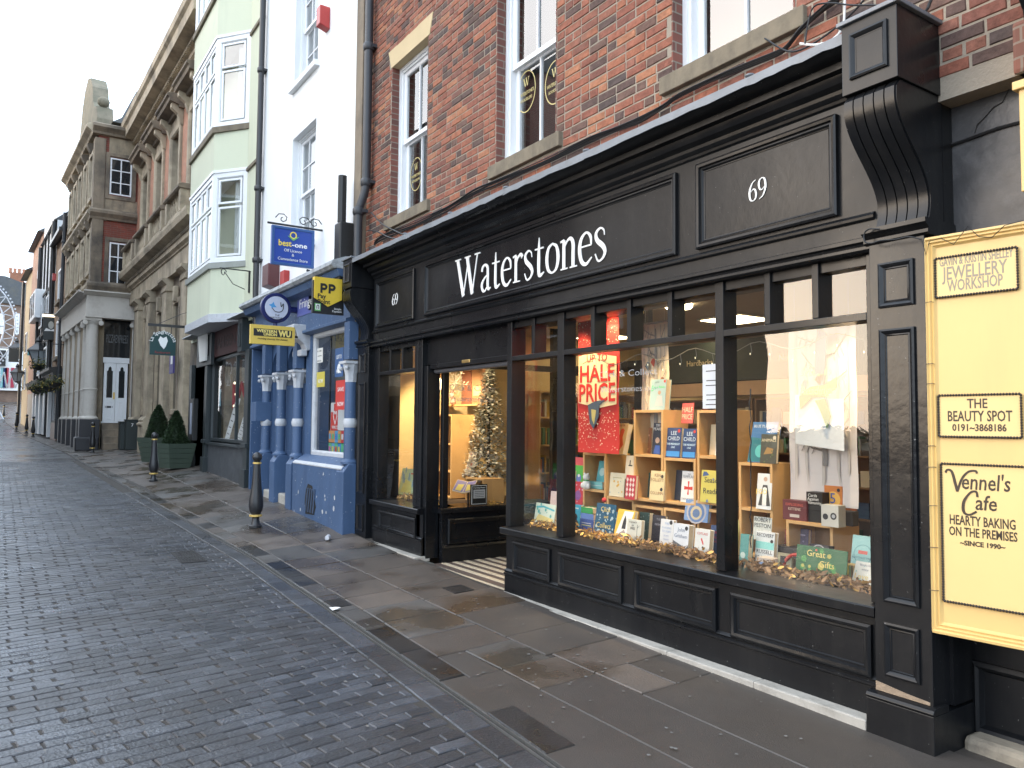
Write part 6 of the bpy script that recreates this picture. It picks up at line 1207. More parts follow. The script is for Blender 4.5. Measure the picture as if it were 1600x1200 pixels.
b = MB(SX); b.box(y0 + w * .07, y1 - w * .07, X, X + .004, z0 + hh * .42, z1 - hh * .20); b.build('black_band', INKK, t)
YL = paint((.85, .68, .2)); text('WESTERN', SX, y0 + w * .36, z0 + hh * .62, X + .005, hh * .14, YL, t, w=w * .45, bold=.002); text('UNION', SX, y0 + w * .44, z0 + hh * .455, X + .005, hh * .14, YL, t, w=w * .30, bold=.002); text('WU', SX, y0 + w * .76, z0 + hh * .46, X + .005, hh * .30, YL, t, w=w * .28, bold=.006); text('moving money for better', SX, c, z0 + hh * .25, X + .005, hh * .10, INKK, t, w=w * .68, shear=.25)
b = MB(); b.tube([(X - .02, y1, (z0 + z1) / 2), (X - .02, 3.98, (z0 + z1) / 2)], .018, 6); b.build('arm', IRON, t)
X = -11.9; P = atX(432, 481, X); R0 = abs(atX(455.5, 481, X).y - P.y); t = thing('shop_sign', P, 'round dark blue lottery sign with a white disc above the yellow sign', 'sign')
b = MB(SX); b.poly([(P.y + R0 * math.cos(k * .1963), P.z + R0 * 1.0 * math.sin(k * .1963)) for k in range(32)], X - .09, X); b.build('rim', paint((.012, .018, .10), .3), t, bevel=.01)
b = MB(SX); b.poly([(P.y + R0 * .76 * math.cos(k * .1963), P.z + R0 * .76 * math.sin(k * .1963)) for k in range(32)], X, X + .012); b.build('disc', paint((.55, .58, .68), .3), t)
SKB = paint((.08, .32, .62)); b = MB(SX); q = (P.y - .06, P.z + .035); b.poly([(q[0] - .065, q[1]), (q[0] - .015, q[1] + .02), (q[0] + .01, q[1] + .055), (q[0] + .025, q[1] + .01), (q[0] + .06, q[1] - .03), (q[0] + .01, q[1] - .03), (q[0] - .02, q[1] - .055), (q[0] - .025, q[1] - .02)], X + .013, X + .015); b.build('blue_star', SKB, t)
b = MB(SX); stroke(b, [(-.09, 0), (-.04, -.05), (.04, -.05), (.08, 0), (.08, .08), (.05, .03), (.04, .10)], .012, P.y + .02, P.z - .01, 1, 1, X + .0155, X + .017); b.build('crossed_fingers', INKK, t)
for k, s in enumerate(('THE', 'NATIONAL', 'LOTTERY')): text(s, SX, P.y + .01, P.z - .13 - .04 * k, X + .013, .028, INKK, t)
b = MB(); b.tube([(X - .05, P.y + R0 * .9, P.z), (X - .05, 3.9, P.z)], .05, 8); b.tube([(X - .05, P.y, P.z - R0), (X - .05, P.y, P.z - R0 - .15)], .03, 8); b.build('arm', paint((.012, .018, .10), .3), t)
# drainpipes
def pipe(pts, r, label, brk=(), m=IRON):
    t = thing('drainpipe', pts[-1], label, 'drainpipe'); b = MB(); b.tube(pts, r, 12); b.build('pipe', m, t, smooth=40)
    for z in brk:
        p = None
        for (p0, p1) in zip(pts, pts[1:]):
            if min(p0[2], p1[2]) <= z <= max(p0[2], p1[2]): k = (z - p0[2]) / (p1[2] - p0[2]); p = Vector(p0).lerp(Vector(p1), k)
        if p: b = MB(); b.lathe(p - Vector((0, 0, .05)), [(r * 1.15, 0), (r * 1.4, .02), (r * 1.4, .08), (r * 1.15, .1)], 12); b.box(p.x - .09, p.x + .09, -p.y - .10, -p.y - .02, p.z - .02, p.z + .02); b.build('collar', m, t, smooth=40)
PG = mat('dark_grey_pipe', (.035, .037, .042), .45, .2, 6)
pipe([(-9.42, 3.93, 11), (-9.42, 3.93, 4.75), (-9.44, 3.91, 4.62), (-9.50, 3.86, 4.42), (-9.50, 3.86, 3.78)], .055, 'dark drainpipe with an offset at the left edge of the brick bookshop', (4.78, 4.4, 6.62), PG)
pipe([(-14.38, 3.86, 12), (-14.38, 3.86, 4.0), (-14.38, 3.88, 3.5), (-14.36, 3.88, 3.35)], .055, 'black drainpipe between the white and the pale green buildings', (8.2, 5.95, 4.6), IRON)
P = atY(535, 400, 3.80); t = thing('floodlight_box', P, 'slim black box and lamp fixed above the blue shop next to the drainpipe', 'electrical box'); b = MB(); b.box(P.x - .12, P.x + .10, -3.95, -3.72, P.z - .35, P.z + .45); b.build('box', INKK, t, bevel=.02); b = MB(); b.tube([(P.x, 3.78, P.z + .46), (P.x, 3.78, P.z + 1.1)], .06, 10); b.build('tube', INKK, t)

# ============================================================ PALE GREEN BUILDING
GRN2 = mat('pale_green_render', (.62, .64, .48), .75, .04, 1.2, bump=.12, bs=30, dirt=(.46, .52, .42), ds=1.3, dth=(.62, .95))
gb_ = thing('green_building', (-17, 4.0, .4), 'tall pale green building with stacked white bay windows over a dark shopfront', 'building')
GY_ = 3.92
b = MB(); b.box(-20.35, -14.55, -4.4, -GY_, 3.55, 13.5); b.build('wall', GRN2, gb_)
b = MB(); b.box(-20.3, -14.6, -11.0, -4.4, 13.3, 13.5); b.build('roof', MATS['roof_slate'], gb_)
cxs = (-18.35, -16.08, -15.42)          # bay: left end of front, right corner of front, right foot on the wall
BYF = 3.42
def bayband(z0, z1, m, name, grow=0., dd=.0):
    g_ = grow; b = MB(); pts = [(-19.0 - g_, GY_), (-18.35 - g_ * .4, BYF - g_), (-16.08 + g_ * .4, BYF - g_), (-15.42 + g_, GY_)]
    P = [(x, y, z) for z in (z0, z1) for x, y in pts]; b.add(P, [(0, 1, 5, 4), (1, 2, 6, 5), (2, 3, 7, 6), (3, 2, 1, 0), (4, 5, 6, 7)]); return b.build(name, m, gb_, bevel=.004)
fl_ = [(3.75, 4.66, 4.78, 6.60), (6.62, 7.43, 7.55, 9.40), (9.42, 10.3, 10.42, 12.2)]
UF = Frame((-16.08, BYF), (-15.42 + 16.08, GY_ - BYF)); BF = Frame((-18.35, BYF), (1, 0))
cl = (Vector((-15.42, GY_)) - Vector((-16.08, BYF))).length
bayband(3.58, 3.75, BWH, 'bay_base', .03)
for z0, zs_, w0, w1 in fl_:
    bayband(z0, zs_, GRN2, 'bay_panel'); bayband(zs_, w0, SILLST if z0 > 4 else mat('grey_sill', (.30, .31, .28), .8, .15, 5), 'bay_sill', .05)
    # windows of the bay: frames and panes
    for F, L, n in ((BF, 2.27, 4), (UF, cl, 1)):
        wf = MB(F); wf.ring(0.0, L, w0, w1, [(0, -.06), (0, .0), (.09, .0), (.11, -.02), (.11, -.06)], 0); fr_ = wf.build('window_frame', UPVC, gb_)
        inn = L - .22
        for k in range(n):
            a0, a1 = .11 + inn * k / n + .02, .11 + inn * (k + 1) / n - .02; zt = w1 - .11 - .55
            for q0, q1 in ((w0 + .13, zt - .03), (zt + .03, w1 - .13)):
                b = MB(F); b.ring(a0, a1, q0, q1, [(0, -.05), (0, -.01), (.04, -.01), (.045, -.03)]); b.build('sash', UPVC, fr_); b = MB(F); b.quad(F.p(a0 + .04, -.032, q0 + .04), F.p(a1 - .04, -.032, q0 + .04), F.p(a1 - .04, -.032, q1 - .04), F.p(a0 + .04, -.032, q1 - .04)); b.build('pane', GLASSH, fr_)
    bayband(w1 + .001, w1 + .06, UPVC, 'bay_head', .02)
    b = MB(); b.box(-18.9, -15.6, -4.38, -GY_ - .02, w0, w1); b.build('room_back', mat('dim_room', (.12, .12, .13), .9), gb_)
    cu = MB()
    for q in range(9):
        for s in range(2): cu.v.append(UF.p(cl * .55 + q * .035, -.12 - .02 * (q % 2), w0 + .1 if s == 0 else w1 - .15))
    for q in range(8): cu.f.append([2 * q, 2 * q + 2, 2 * q + 3, 2 * q + 1]); cu.m.append(0)
    cu.build('curtain', mat('net_curtain', (.6, .6, .57), .8), gb_)
for z in (3.78, 6.55, 9.3): b = MB(); b.box(-15.38, -14.5, -GY_, -GY_ + .04, z, z + .06); b.build('string_course', SILLST, gb_)
bk_ = thing('iron_bracket', (-14.9, 3.9, 4.1), 'empty scrolled iron sign bracket on the pale green wall', 'bracket'); Pb = atX(383, 423, -15.0); b = MB(); yb = Pb.y; zb = Pb.z
b.tube([(-15.0, 3.35, zb), (-15.0, 3.92, zb)], .012, 6); b.tube([(-15.0, 3.9, zb), (-15.0, 3.9, zb - .42)], .018, 6); b.tube([(-15.0, 3.42 + .06 * math.cos(k * .8) * (1 - k / 12), zb - .07 + .06 * math.sin(k * .8)) for k in range(9)] + [(-15.0, 3.6, zb - .28), (-15.0, 3.82, zb - .36)], .009, 5); b.build('scroll', IRON, bk_)
# dark restaurant front under the green building
DGR = mat('dark_green_black_paint', (.025, .032, .034), .4, .15, 3, bump=.1, bs=20, dirt=(.07, .075, .075), ds=3, dth=(.6, .9))
b = MB(); b.prof(-20.2, -14.55, [(-4.2, 3.72), (-3.70, 3.66), (-3.66, 3.62), (-4.2, 3.60)]); b.build('slate_coping', MATS['rough_lead_coping'], gb_)
b = MB(); b.box(-18.3, -15.4, -4.1, -3.90, 3.02, 3.58); fm_ = b.build('restaurant_fascia', mat('maroon_board', (.055, .018, .017), .6, .2, 5), gb_)
text('SHAHEENS', W, -16.85, 3.18, -3.895, .24, mat('worn_letter', (.028, .02, .02), .6), fm_, w=2.4)
for a in (-18.45, -15.2): b = MB(); b.box(a - .15, a + .15, -4.1, -3.80, 2.95, 3.6); q = b.build('fascia_block', DGR, gb_, bevel=.006); b = MB(); b.ring(a - .1, a + .1, 3.05, 3.5, [(0, -3.80), (0, -3.785), (.02, -3.785), (.025, -3.798)]); b.build('panel_moulding', DGR, q)
for a0, a1 in ((-20.15, -19.9), (-18.45, -18.2), (-15.0, -14.72)):
    zb = gz(a0, 3.9) - .03; b = MB(); b.box(a0, a1, -4.2, -3.86, zb, 2.98); q = b.build('pilaster', DGR, gb_, bevel=.005); b = MB(); b.box(a0 - .03, a1 + .03, -4.0, -3.82, 1.12, 1.20); b.box(a0 - .03, a1 + .03, -4.0, -3.82, zb, zb + .35); b.build('pilaster_band', DGR, q, bevel=.006)
b = MB(); b.box(-18.2, -15.0, -4.2, -3.92, .3, 1.10); b.build('grey_stall_riser', mat('streaked_grey_slate', (.06, .065, .07), .55, .3, 6, dirt=(.11, .115, .12), ds=5, dth=(.5, .8)), gb_); b = MB(); b.prof(-18.2, -15.0, [(-4.2, 1.10), (-3.86, 1.10), (-3.86, 1.14), (-4.2, 1.18)]); b.build('window_ledge', DGR, gb_)
b = MB(); b.ring(-18.15, -15.02, 1.18, 3.0, [(0, -4.1), (0, -3.95), (.06, -3.95), (.07, -4.0)]); b.box(-16.05, -16.0, -4.02, -3.96, 1.24, 2.94); b.build('window_frame', DGR, gb_); b = MB(); b.quad((-18.1, 3.99, 1.2), (-15.05, 3.99, 1.2), (-15.05, 3.99, 2.96), (-18.1, 3.99, 2.96)); b.build('pane', SG, gb_)
b = MB(); b.box(-20.2, -14.6, -7.0, -6.9, .3, 3.3); b.box(-20.2, -14.6, -6.9, -4.2, 3.0, 3.05); b.build('restaurant_interior', mat('dim_restaurant', (.07, .06, .05), .8, .2, 2), gb_)
for k, (a, w_, h_, c, l) in enumerate(((-17.2, .32, .95, W_, 'tall white menu card leaning in the restaurant window'), (-16.2, .30, .5, W_, 'smaller white menu card leaning in the restaurant window'), (-15.35, .18, .7, W_, 'narrow white menu card at the right of the restaurant window'), (-17.9, .12, .38, (.25, .5, .6), 'pale blue note on the restaurant glass'))):
    z = 1.2 if k < 3 else 1.95; o = thing('menu_card', (a, 4.08, z), l, 'card'); o['wl'] = (0, 0, 0); b = MB(); b.box(-w_ / 2, w_ / 2, -.01, 0, 0, h_); b.build('card', paint(c), o); b = MB()
    for q in range(5): b.box(-w_ * .3, w_ * .3, .001, .002, h_ * (.15 + .15 * q), h_ * (.17 + .15 * q))
    if k < 3: b.build('printed_line', INKK, o, kind='stuff')
    o.rotation_euler = (R_(-12) if k < 3 else 0, R_(8) if k < 3 else 0, 0)
t = thing('red_garland', (-16.6, 4.3, 2.3), 'red garland with small warm lights in the restaurant window', 'decoration'); b = MB(); pts = [(-17.6 + .1 * k, 4.3, 2.45 - .35 * abs(math.sin(k * .45))) for k in range(22)]; b.tube(pts, .03, 6); b.tube([(-17.5, 4.3, 2.4), (-17.48, 4.3, 1.9)], .05, 6); b.build('tinsel', mat('red_tinsel', (.35, .02, .03), .5, .3, 40, bump=1, bs=90), t)
for k in range(3): b = MB(); b.ball((-17.3 + .12 * (k % 2), 4.25, 1.95 + .25 * k), .03, 6); b.build('bulb', WB, t)
b = MB(); b.box(-19.9, -18.45, -5.3, -5.25, .4, 2.9); b.build('entrance_back', DARK, gb_)
t = thing('lantern_box', (-19.2, 3.8, 3.0), 'white menu lantern board above the dark restaurant doorway', 'sign'); P0, P1 = atY(309, 522, 3.78), atY(321, 563, 3.78); b = MB(); b.poly([(P0.x, P0.z), (P1.x, P0.z + .03), (P1.x - .02, P1.z), (P0.x + .25, P1.z)], -3.82, -3.78); b.build('board', paint(W_), t); b = MB(); b.ring(P0.x - .3, P1.x + .3, P1.z - .1, P0.z + .15, [(0, -3.9), (0, -3.83), (.2, -3.83)]); b.build('frame', DGR, t)
b = MB(); b.box(-20.6, -19.9, -4.3, -3.95, .4, 3.6); b.build('stone_pier', STONED, gb_)
t = thing('menu_case', (-20.0, 3.85, 1.9), 'narrow black menu case with grey sheet beside the restaurant door', 'menu case'); P = atY(301, 602, 3.86); b = MB(); b.box(P.x - .25, P.x + .25, -3.95, -3.84, 1.15, 2.15); b.build('case', INKK, t, bevel=.01); b = MB(); b.box(P.x - .1, P.x + .12, -3.839, -3.836, 1.3, 2.05); b.build('sheet', paint((.3, .33, .4)), t)

# ============================================================ BANK WITH PILASTERS AND BALCONY
bk0 = thing('stone_bank_building', (-26, 4.0, .5), 'sandstone and brick building with pilasters, balustrades and a deep cornice', 'building')
KF = Frame((-31.0, 3.95), (.99976, .022)); PB = brickmat('pink_brick', (.46, .20, .12), (.38, .16, .10), (.42, .33, .24))
STL = mat('pale_cornice_stone', (.46, .38, .27), .8, .2, 1.5, bump=.3, bs=25, dirt=(.17, .14, .10), ds=1.3, dth=(.46, .75)); streaks(STL, (.10, .085, .065), .65, (1.5, 1.5, .35)); streaks(GRN2, (.36, .39, .30), .4, (1.4, 1.4, .18), (.5, .78)); streaks(WR, (.56, .56, .53), .4, (1.2, 1.2, .15), (.5, .8)); streaks(BLUE, (.04, .075, .15), .6, (5, 5, .5), fine=(26, .70, (.5, .52, .54), .8))
uo = [(1.30, 2.35), (3.78, 4.83), (6.22, 7.30), (8.7, 9.75)]
b = MB(KF); cuts = [0] + [v for o_ in uo for v in o_] + [10.9]
for i in range(0, len(cuts), 2): b.box(cuts[i], cuts[i + 1], -.5, 0, 7.0, 11.2)
for a, c in uo: b.box(a, c, -.5, 0, 10.2, 11.2)
b.build('brick_wall', PB, bk0)
b = MB(KF); b.box(0, 10.9, -9, -.5, 6.8, 11.9); b.build('rear_wall', STONED, bk0)
for a, c in uo:
    b = MB(KF); b.ring(a - .22, c + .22, 7.0, 10.35, [(0, 0), (0, .07), (.18, .07), (.22, .03), (.22, -.02)]); b.box(a, a + .02, -.45, .03, 7.2, 10.2); b.build('window_surround', STL, bk0, bevel=.01)
    b = MB(KF); b.ring(a + .02, c, 7.2, 10.2, [(0, -.42), (0, -.36), (.07, -.36), (.08, -.42)]); b.box(a, c, -.40, -.37, 8.9, 8.97); q = b.build('window_frame', DARK, bk0); b = MB(KF); b.quad(KF.p(a, -.41, 7.2), KF.p(c, -.41, 7.2), KF.p(c, -.41, 10.2), KF.p(a, -.41, 10.2)); b.build('pane', GLASSD, q)
    b = MB(KF); b.prof(a - .40, c + .40, [(0, 10.62), (.14, 10.62), (.16, 10.70), (.40, 10.76), (.42, 10.86), (.48, 10.9), (.48, 10.96), (0, 11.08)]); b.build('window_hood', STONED, bk0, bevel=.01)
    for q in (a - .30, c + .12): b = MB(KF); b.prof(q, q + .18, [(0, 10.15), (.08, 10.2), (.16, 10.45), (.34, 10.60), (.34, 10.74), (0, 10.74)]); b.build('hood_bracket', STL, bk0, bevel=.01)
    b = MB(KF); b.box(a - .2, c + .2, 0, .05, 10.36, 10.62); b.build('hood_frieze', STL, bk0)
    # balustrade under each window
    A0, A1 = a - .45, c + .45
    b = MB(KF); b.prof(A0 - .04, A1 + .04, [(0, 7.56), (.56, 7.56), (.60, 7.60), (.60, 7.66), (.5, 7.70), (0, 7.70)]); b.build('balcony_rail', STONED, bk0, bevel=.01)
    for q in (A0, A1 - .22): b = MB(KF); b.box(q, q + .22, .30, .54, 6.98, 7.56); b.build('balcony_pier', STL, bk0, bevel=.01)
    b = MB(KF); b.box(A0 + .22, A1 - .22, .34, .50, 6.98, 7.06); b.build('balcony_base', STL, bk0)
    for k in range(6):
        c_ = A0 + .34 + (A1 - A0 - .68) * k / 5; b = MB(); b.lathe(KF.p(c_, .42, 7.06), [(.05, 0), (.035, .06), (.07, .18), (.03, .38), (.05, .5)], 8); b.build('baluster', STL, bk0, smooth=50)
b = MB(KF); b.prof(-.1, 10.9, [(-.5, 11.1), (.03, 11.1), (.03, 11.62), (.10, 11.66), (.10, 11.78), (.16, 11.80), (.16, 11.90), (.50, 11.98), (.52, 12.25), (.60, 12.32), (.62, 12.50), (.55, 12.56), (-.5, 12.6)]); b.build('main_cornice', STL, bk0)
b = MB(KF)
for k in range(70): b.box(.05 + k * .155, .13 + k * .155, .161, .24, 11.80, 11.90)
b.build('dentils', STL, bk0, kind='stuff')
b = MB(KF); b.prof(-.1, 10.9, [(-.5, 5.80), (.16, 5.80), (.16, 6.28), (.20, 6.30), (.20, 6.34), (.28, 6.40), (.28, 6.66), (.50, 6.74), (.54, 6.88), (.54, 6.96), (-.5, 7.0)]); b.build('lower_entablature', STL, bk0)
b = MB(KF)
for k in range(90): b.ball(KF.p(.05 + k * .12, .30, 6.58), .045, 5, sc=(1, 1, 1.4))
b.build('egg_moulding', STONED, bk0, kind='stuff')
b = MB(KF); b.box(0, 10.9, -.5, -.02, .4, 5.8); b.build('ground_wall', STONED, bk0)
for a in (1.36, 3.55, 6.15, 8.7):
    b = MB(KF); b.box(a, a + .62, -.02, .16, 1.75, 5.45); p_ = b.build('pilaster', STL, bk0, bevel=.01)
    b = MB(KF); b.prof(a - .06, a + .68, [(-.02, 5.42), (.19, 5.42), (.20, 5.50), (.17, 5.52), (.17, 5.60), (.26, 5.68), (.30, 5.72), (.30, 5.80), (-.02, 5.80)]); b.build('capital', STL, p_, bevel=.006)
    b = MB(KF); b.prof(a - .10, a + .72, [(-.02, .4), (.28, .4), (.28, 1.45), (.32, 1.47), (.32, 1.53), (.26, 1.57), (.28, 1.64), (.18, 1.75), (-.02, 1.75)]); b.build('pedestal', STL, p_, bevel=.01)
for a in (2.35, 4.6, 7.0):
    b = MB(KF); b.ring(a + .1, a + 1.1, 1.8, 5.1, [(0, -.02), (0, .06), (.14, .06), (.16, -.02), (.16, -.25)]); q = b.build('window_surround', STONE, bk0, bevel=.01); b = MB(KF); b.quad(KF.p(a + .2, -.015, 1.9), KF.p(a + 1.0, -.015, 1.9), KF.p(a + 1.0, -.015, 5.0), KF.p(a + .2, -.015, 5.0)); b.build('pane', GLASSD, q)
    b = MB(KF); b.box(a + .50, a + .70, .0, .14, 5.0, 5.45); b.build('keystone', STL, bk0, bevel=.03)
bx_ = alarm(W, 260, 335, .34, .42, .16, 3.93, paint((.6, .62, .66)), 'pale grey alarm box high on the pink brick pier of the bank')
P = atY(266, 566, 3.75); t = thing('wall_plaque', P, 'small purple and white plaque hanging between the bank pilasters', 'plaque'); b = MB(); b.box(P.x - .3, P.x + .25, -3.82, -3.78, P.z - .3, P.z + .3); b.build('plate', paint((.05, .04, .18)), t); b = MB(); b.box(P.x - .1, P.x + .15, -3.779, -3.776, P.z - .05, P.z + .2); b.build('mark', INKW, t)
# green arched restaurant sign
X = -18.9; P0, P1 = atX(235, 516, X), atX(274, 556, X); t = thing('hanging_sign', (X, (P0.y + P1.y) / 2, P1.z), 'dark green arched hanging sign with white curved lettering and a chef head', 'sign'); yc = (P0.y + P1.y) / 2; rr = (P1.y - P0.y) / 2; zc = P0.z - rr
b = MB(SX); b.poly([(P0.y, P1.z), (P1.y, P1.z)] + [(yc + rr * math.cos(k * math.pi / 16), zc + rr * math.sin(k * math.pi / 16)) for k in range(17)], X - .05, X); b.build('board', paint((.008, .045, .045), .4), t)
s_ = 'La Spaghettata'
for k, ch in enumerate(s_):
    if ch == ' ': continue
    an = math.pi * (.93 - .86 * k / (len(s_) - 1)); q = text(ch, SX, 0, 0, 0, .085, INKW, t, ext=.003); ca, sa = math.cos(an - math.pi / 2), math.sin(an - math.pi / 2)
    wl_ = Vector(t['wl'])
    for v in q.data.vertices: y_, z_ = (v.co + wl_).y, (v.co + wl_).z - .0; d_ = (v.co + wl_).x; v.co = Vector((X + .004 + d_, yc + rr * .80 * math.cos(an) + y_ * ca - z_ * sa, zc + rr * .80 * math.sin(an) + y_ * sa + z_ * ca)) - wl_
b = MB(SX); b.poly([(yc - .10, zc + .06), (yc - .06, zc + .15), (yc, zc + .11), (yc + .07, zc + .15), (yc + .10, zc + .05), (yc + .06, zc - .08), (yc + .02, zc - .14), (yc - .05, zc - .06)], X + .001, X + .004); b.build('chef_head', INKW, t); text('Restaurant', SX, yc, zc - .24, X + .003, .05, paint((.3, .03, .03)), t, w=rr * 1.2)
b = MB(); b.box(X - .03, X, -3.93, -P0.y + .05, P0.z + .10, P0.z + .16); b.tube([(X, P0.y + .15, P0.z + .15), (X, 3.4, P0.z + .42), (X, 3.9, P0.z + .62)], .006, 4)
for y_ in (P0.y + .12, P1.y - .1): b.tube([(X - .015, y_, P0.z - .1), (X - .015, y_, P0.z + .12)], .008, 4)
b.build('iron_bracket', IRON, t)
# planters with clipped cones
def planter(x, y, s, label, seed):
    z = gz(x, y); t = thing('planter', (x, y, z), label, 'planter', 'clipped shrubs in green planters'); GP = mat('sage_green_wood', (.065, .09, .066), .6, .12, 3, bump=.2, bs=20)
    lo, hi, hh = .29 * s, .40 * s, .68 * s
    for k in range(4):
        for j in range(5):
            b = MB(); f0, f1 = j / 5, (j + 1) / 5; r0, r1 = lo + (hi - lo) * f0, lo + (hi - lo) * f1; z0, z1 = z + .03 + hh * f0 + .003, z + .03 + hh * f1 - .003; a = k * math.pi / 2 + .30; M = lambda u, v: (x + u * math.cos(a) - v * math.sin(a), y + u * math.sin(a) + v * math.cos(a))
            P = [(*M(-r0, -r0), z0), (*M(r0, -r0), z0), (*M(r1, -r1), z1), (*M(-r1, -r1), z1), (*M(-r0 + .03, -r0 + .03), z0), (*M(r0 - .03, -r0 + .03), z0), (*M(r1 - .03, -r1 + .03), z1), (*M(-r1 + .03, -r1 + .03), z1)]
            b.add(P, [(0, 1, 2, 3), (4, 5, 6, 7), (0, 1, 5, 4), (2, 3, 7, 6), (0, 3, 7, 4), (1, 2, 6, 5)]); b.build('board', GP, t)
    b = MB(); a = .30; M = lambda u, v: (x + u * math.cos(a) - v * math.sin(a), y + u * math.sin(a) + v * math.cos(a)); q = hi * .93; b.add([(*M(-q, -q), z + hh - .03), (*M(q, -q), z + hh - .03), (*M(q, q), z + hh - .03), (*M(-q, q), z + hh - .03)], [(0, 1, 2, 3)]); b.build('soil', mat('soil', (.03, .02, .015), .9), t)
    b = MB(); b.tube([(x, y, z + hh - .1), (x, y, z + hh + .7 * s)], [.03, .01], 6); b.build('stem', MATS['tree_trunk'], t)
    b = MB(); r = random.Random(seed); H = .95 * s
    b.lathe((x, y, z + hh - .02), [(.21 * s, 0), (.22 * s, .15 * H), (.16 * s, .5 * H), (.08 * s, .85 * H), (.01, .93 * H)], 10)
    for k in range(6500):
        h = r.random() ** 1.35; rad = .285 * s * (1 - h ** 1.25) ** .8 * (1 + .06 * math.sin(9 * h + seed)) + .01; an = r.uniform(0, 6.283); q = rad * (1.12 - .42 * r.random() ** 1.6) * (1 + .05 * math.sin(an * 5 + h * 14)); c = Vector((x + q * math.cos(an), y + q * math.sin(an), z + hh - .02 + H * h))
        d_ = Vector((math.cos(an) + r.uniform(-.8, .8), math.sin(an) + r.uniform(-.8, .8), r.uniform(-.2, 1.2))).normalized() * r.uniform(.02, .045); v = d_.cross(Vector((r.uniform(-1, 1), r.uniform(-1, 1), 1))).normalized() * .014
        b.add([c - v, c + v, c + d_ + v * .3, c + d_ - v * .3], [(0, 1, 2, 3)])
    b.build('foliage', mat('box_leaf', (.028, .052, .020), .6, .3, 9, obj=.45), t, kind='stuff', rec=False)
planter(-19.75, 3.52, .86, 'sage green wooden planter with a clipped cone shrub, nearer the restaurant door', 1); planter(-22.1, 3.50, .95, 'sage green wooden planter with a clipped cone shrub, nearer the stone steps', 2)
# litter bins by the steps
def bin_(px, py, w, h_, label, num=None, X=-28.6):
    P = atX(px, py, X); z = gz(X, P.y); t = thing('wheelie_bin', (X, P.y, z), label, 'bin'); DG = mat('dark_green_bin', (.022, .030, .028), .5); b = MB(SX); b.box(P.y - w / 2, P.y + w / 2, X - .5, X, z, z + h_); b.build('body', DG, t, bevel=.02); b = MB(SX); b.box(P.y - w / 2 - .02, P.y + w / 2 + .02, X - .53, X + .02, z + h_ + .001, z + h_ + .05); b.build('lid', DG, t, bevel=.01)
    if num: text(num, SX, P.y - .02, z + h_ * .80, X + .003, .11, INKW, t)
bin_(207, 690, .40, .98, 'dark green bin marked with a white seven by the bank pedestal', '7'); bin_(195, 690, .30, .92, 'dull green bin just left of the one marked seven', X=-29.1)
# ============================================================ STONE CORNER BUILDING (faces us with its side)
XC = -31.0
cb = thing('corner_building', (-31.5, 3.2, .5), 'stone and brick corner building with white ground floor columns and a shaped gable', 'building')
BRD = brickmat('deep_red_brick', (.24, .055, .035), (.17, .05, .035), (.17, .11, .08))
VD = ray(-78, 654); VD.z = 0; VD = -VD.normalized()
FBX = Frame((XC, 2.56), VD)                       # a negative = further up the street
zt = lambda px, py: atX(px, py, XC).z
ys = lambda px, py: atX(px, py, XC).y
Zs = {k: zt(145 if k != 'w' else 180, y) for k, y in dict(ent0=496, ent1=462, c1=452, c1b=440, str0=338, str1=322, top0=205, top1=188).items()}
yL, yR = 2.62, 4.15
wn_ = [(ys(172, 270), ys(206, 270), zt(188, 306), zt(188, 249)), (ys(170, 410), ys(198, 410), zt(184, 447), zt(184, 380))]
b = MB(SX); b.box(yL, yR, XC - .5, XC, Zs['c1'], Zs['top0']); wl3 = b.build('side_wall', BRD, cb)
b = MB(FBX); b.box(-7.9, -.3, -6, -.05, Zs['c1'] - .1, Zs['top0'] + .1); b.box(-7.9, -1.3, -6, -.05, .4, Zs['c1'] - .1); b.build('front_wall', STONE, cb)
for a0, a1, z0, z1 in wn_:
    b = MB(SX); b.ring(a0 - .15, a1 + .15, z0 - .18, z1 + .18, [(0, XC), (0, XC + .06), (.13, XC + .06), (.15, XC + .0)]); b.build('window_surround', STONED, cb, bevel=.01)
    b = MB(SX); b.quad(SX.p(a0, XC + .004, z0), SX.p(a1, XC + .004, z0), SX.p(a1, XC + .004, z1), SX.p(a0, XC + .004, z1)); w_ = b.build('pane', GLASSD, cb)
    b = MB(SX); b.ring(a0, a1, z0, z1, [(0, XC + .005), (0, XC + .03), (.05, XC + .03), (.05, XC + .005)]); m = (a0 + a1) / 2; b.box(m - .02, m + .02, XC + .006, XC + .028, z0 + .05, z1 - .05)
    n = 4 if z1 - z0 > 1.6 else 3
    for k in range(1, n): z = z0 + (z1 - z0) * k / n; b.box(a0 + .05, a1 - .05, XC + .0065, XC + .024, z - .018, z + .018)
    b.build('window_frame', UPVC, cb)
for a0, a1 in ((yL - .12, yL + .24),): 
    b = MB(SX); b.box(a0, a1, XC - .45, XC + .07, Zs['c1'] + .25, Zs['top0'] - .2); b.build('corner_pier', STONED, cb, bevel=.01)
for z, t_, d_ in ((Zs['c1'], .30, .16), (Zs['str0'], .32, .22), (Zs['top0'], .34, .34)):
    for F, A0, A1 in ((SX, yL - .2, yR), ):
        b = MB(SX); b.prof(A0, A1, [(XC - .4, z - .1), (XC + d_ * .4, z - .08), (XC + d_ * .5, z), (XC + d_, z + t_ * .4), (XC + d_, z + t_ * .7), (XC + d_ * .3, z + t_), (XC - .4, z + t_)]); b.build('string_cornice', STONED, cb, bevel=.005)
    b = MB(FBX); b.prof(-7.9, .05, [(-.4, z - .1), (d_ * .4, z - .08), (d_ * .5, z), (d_, z + t_ * .4), (d_, z + t_ * .7), (d_ * .3, z + t_), (-.4, z + t_)]); b.build('string_cornice', STL, cb, bevel=.005)
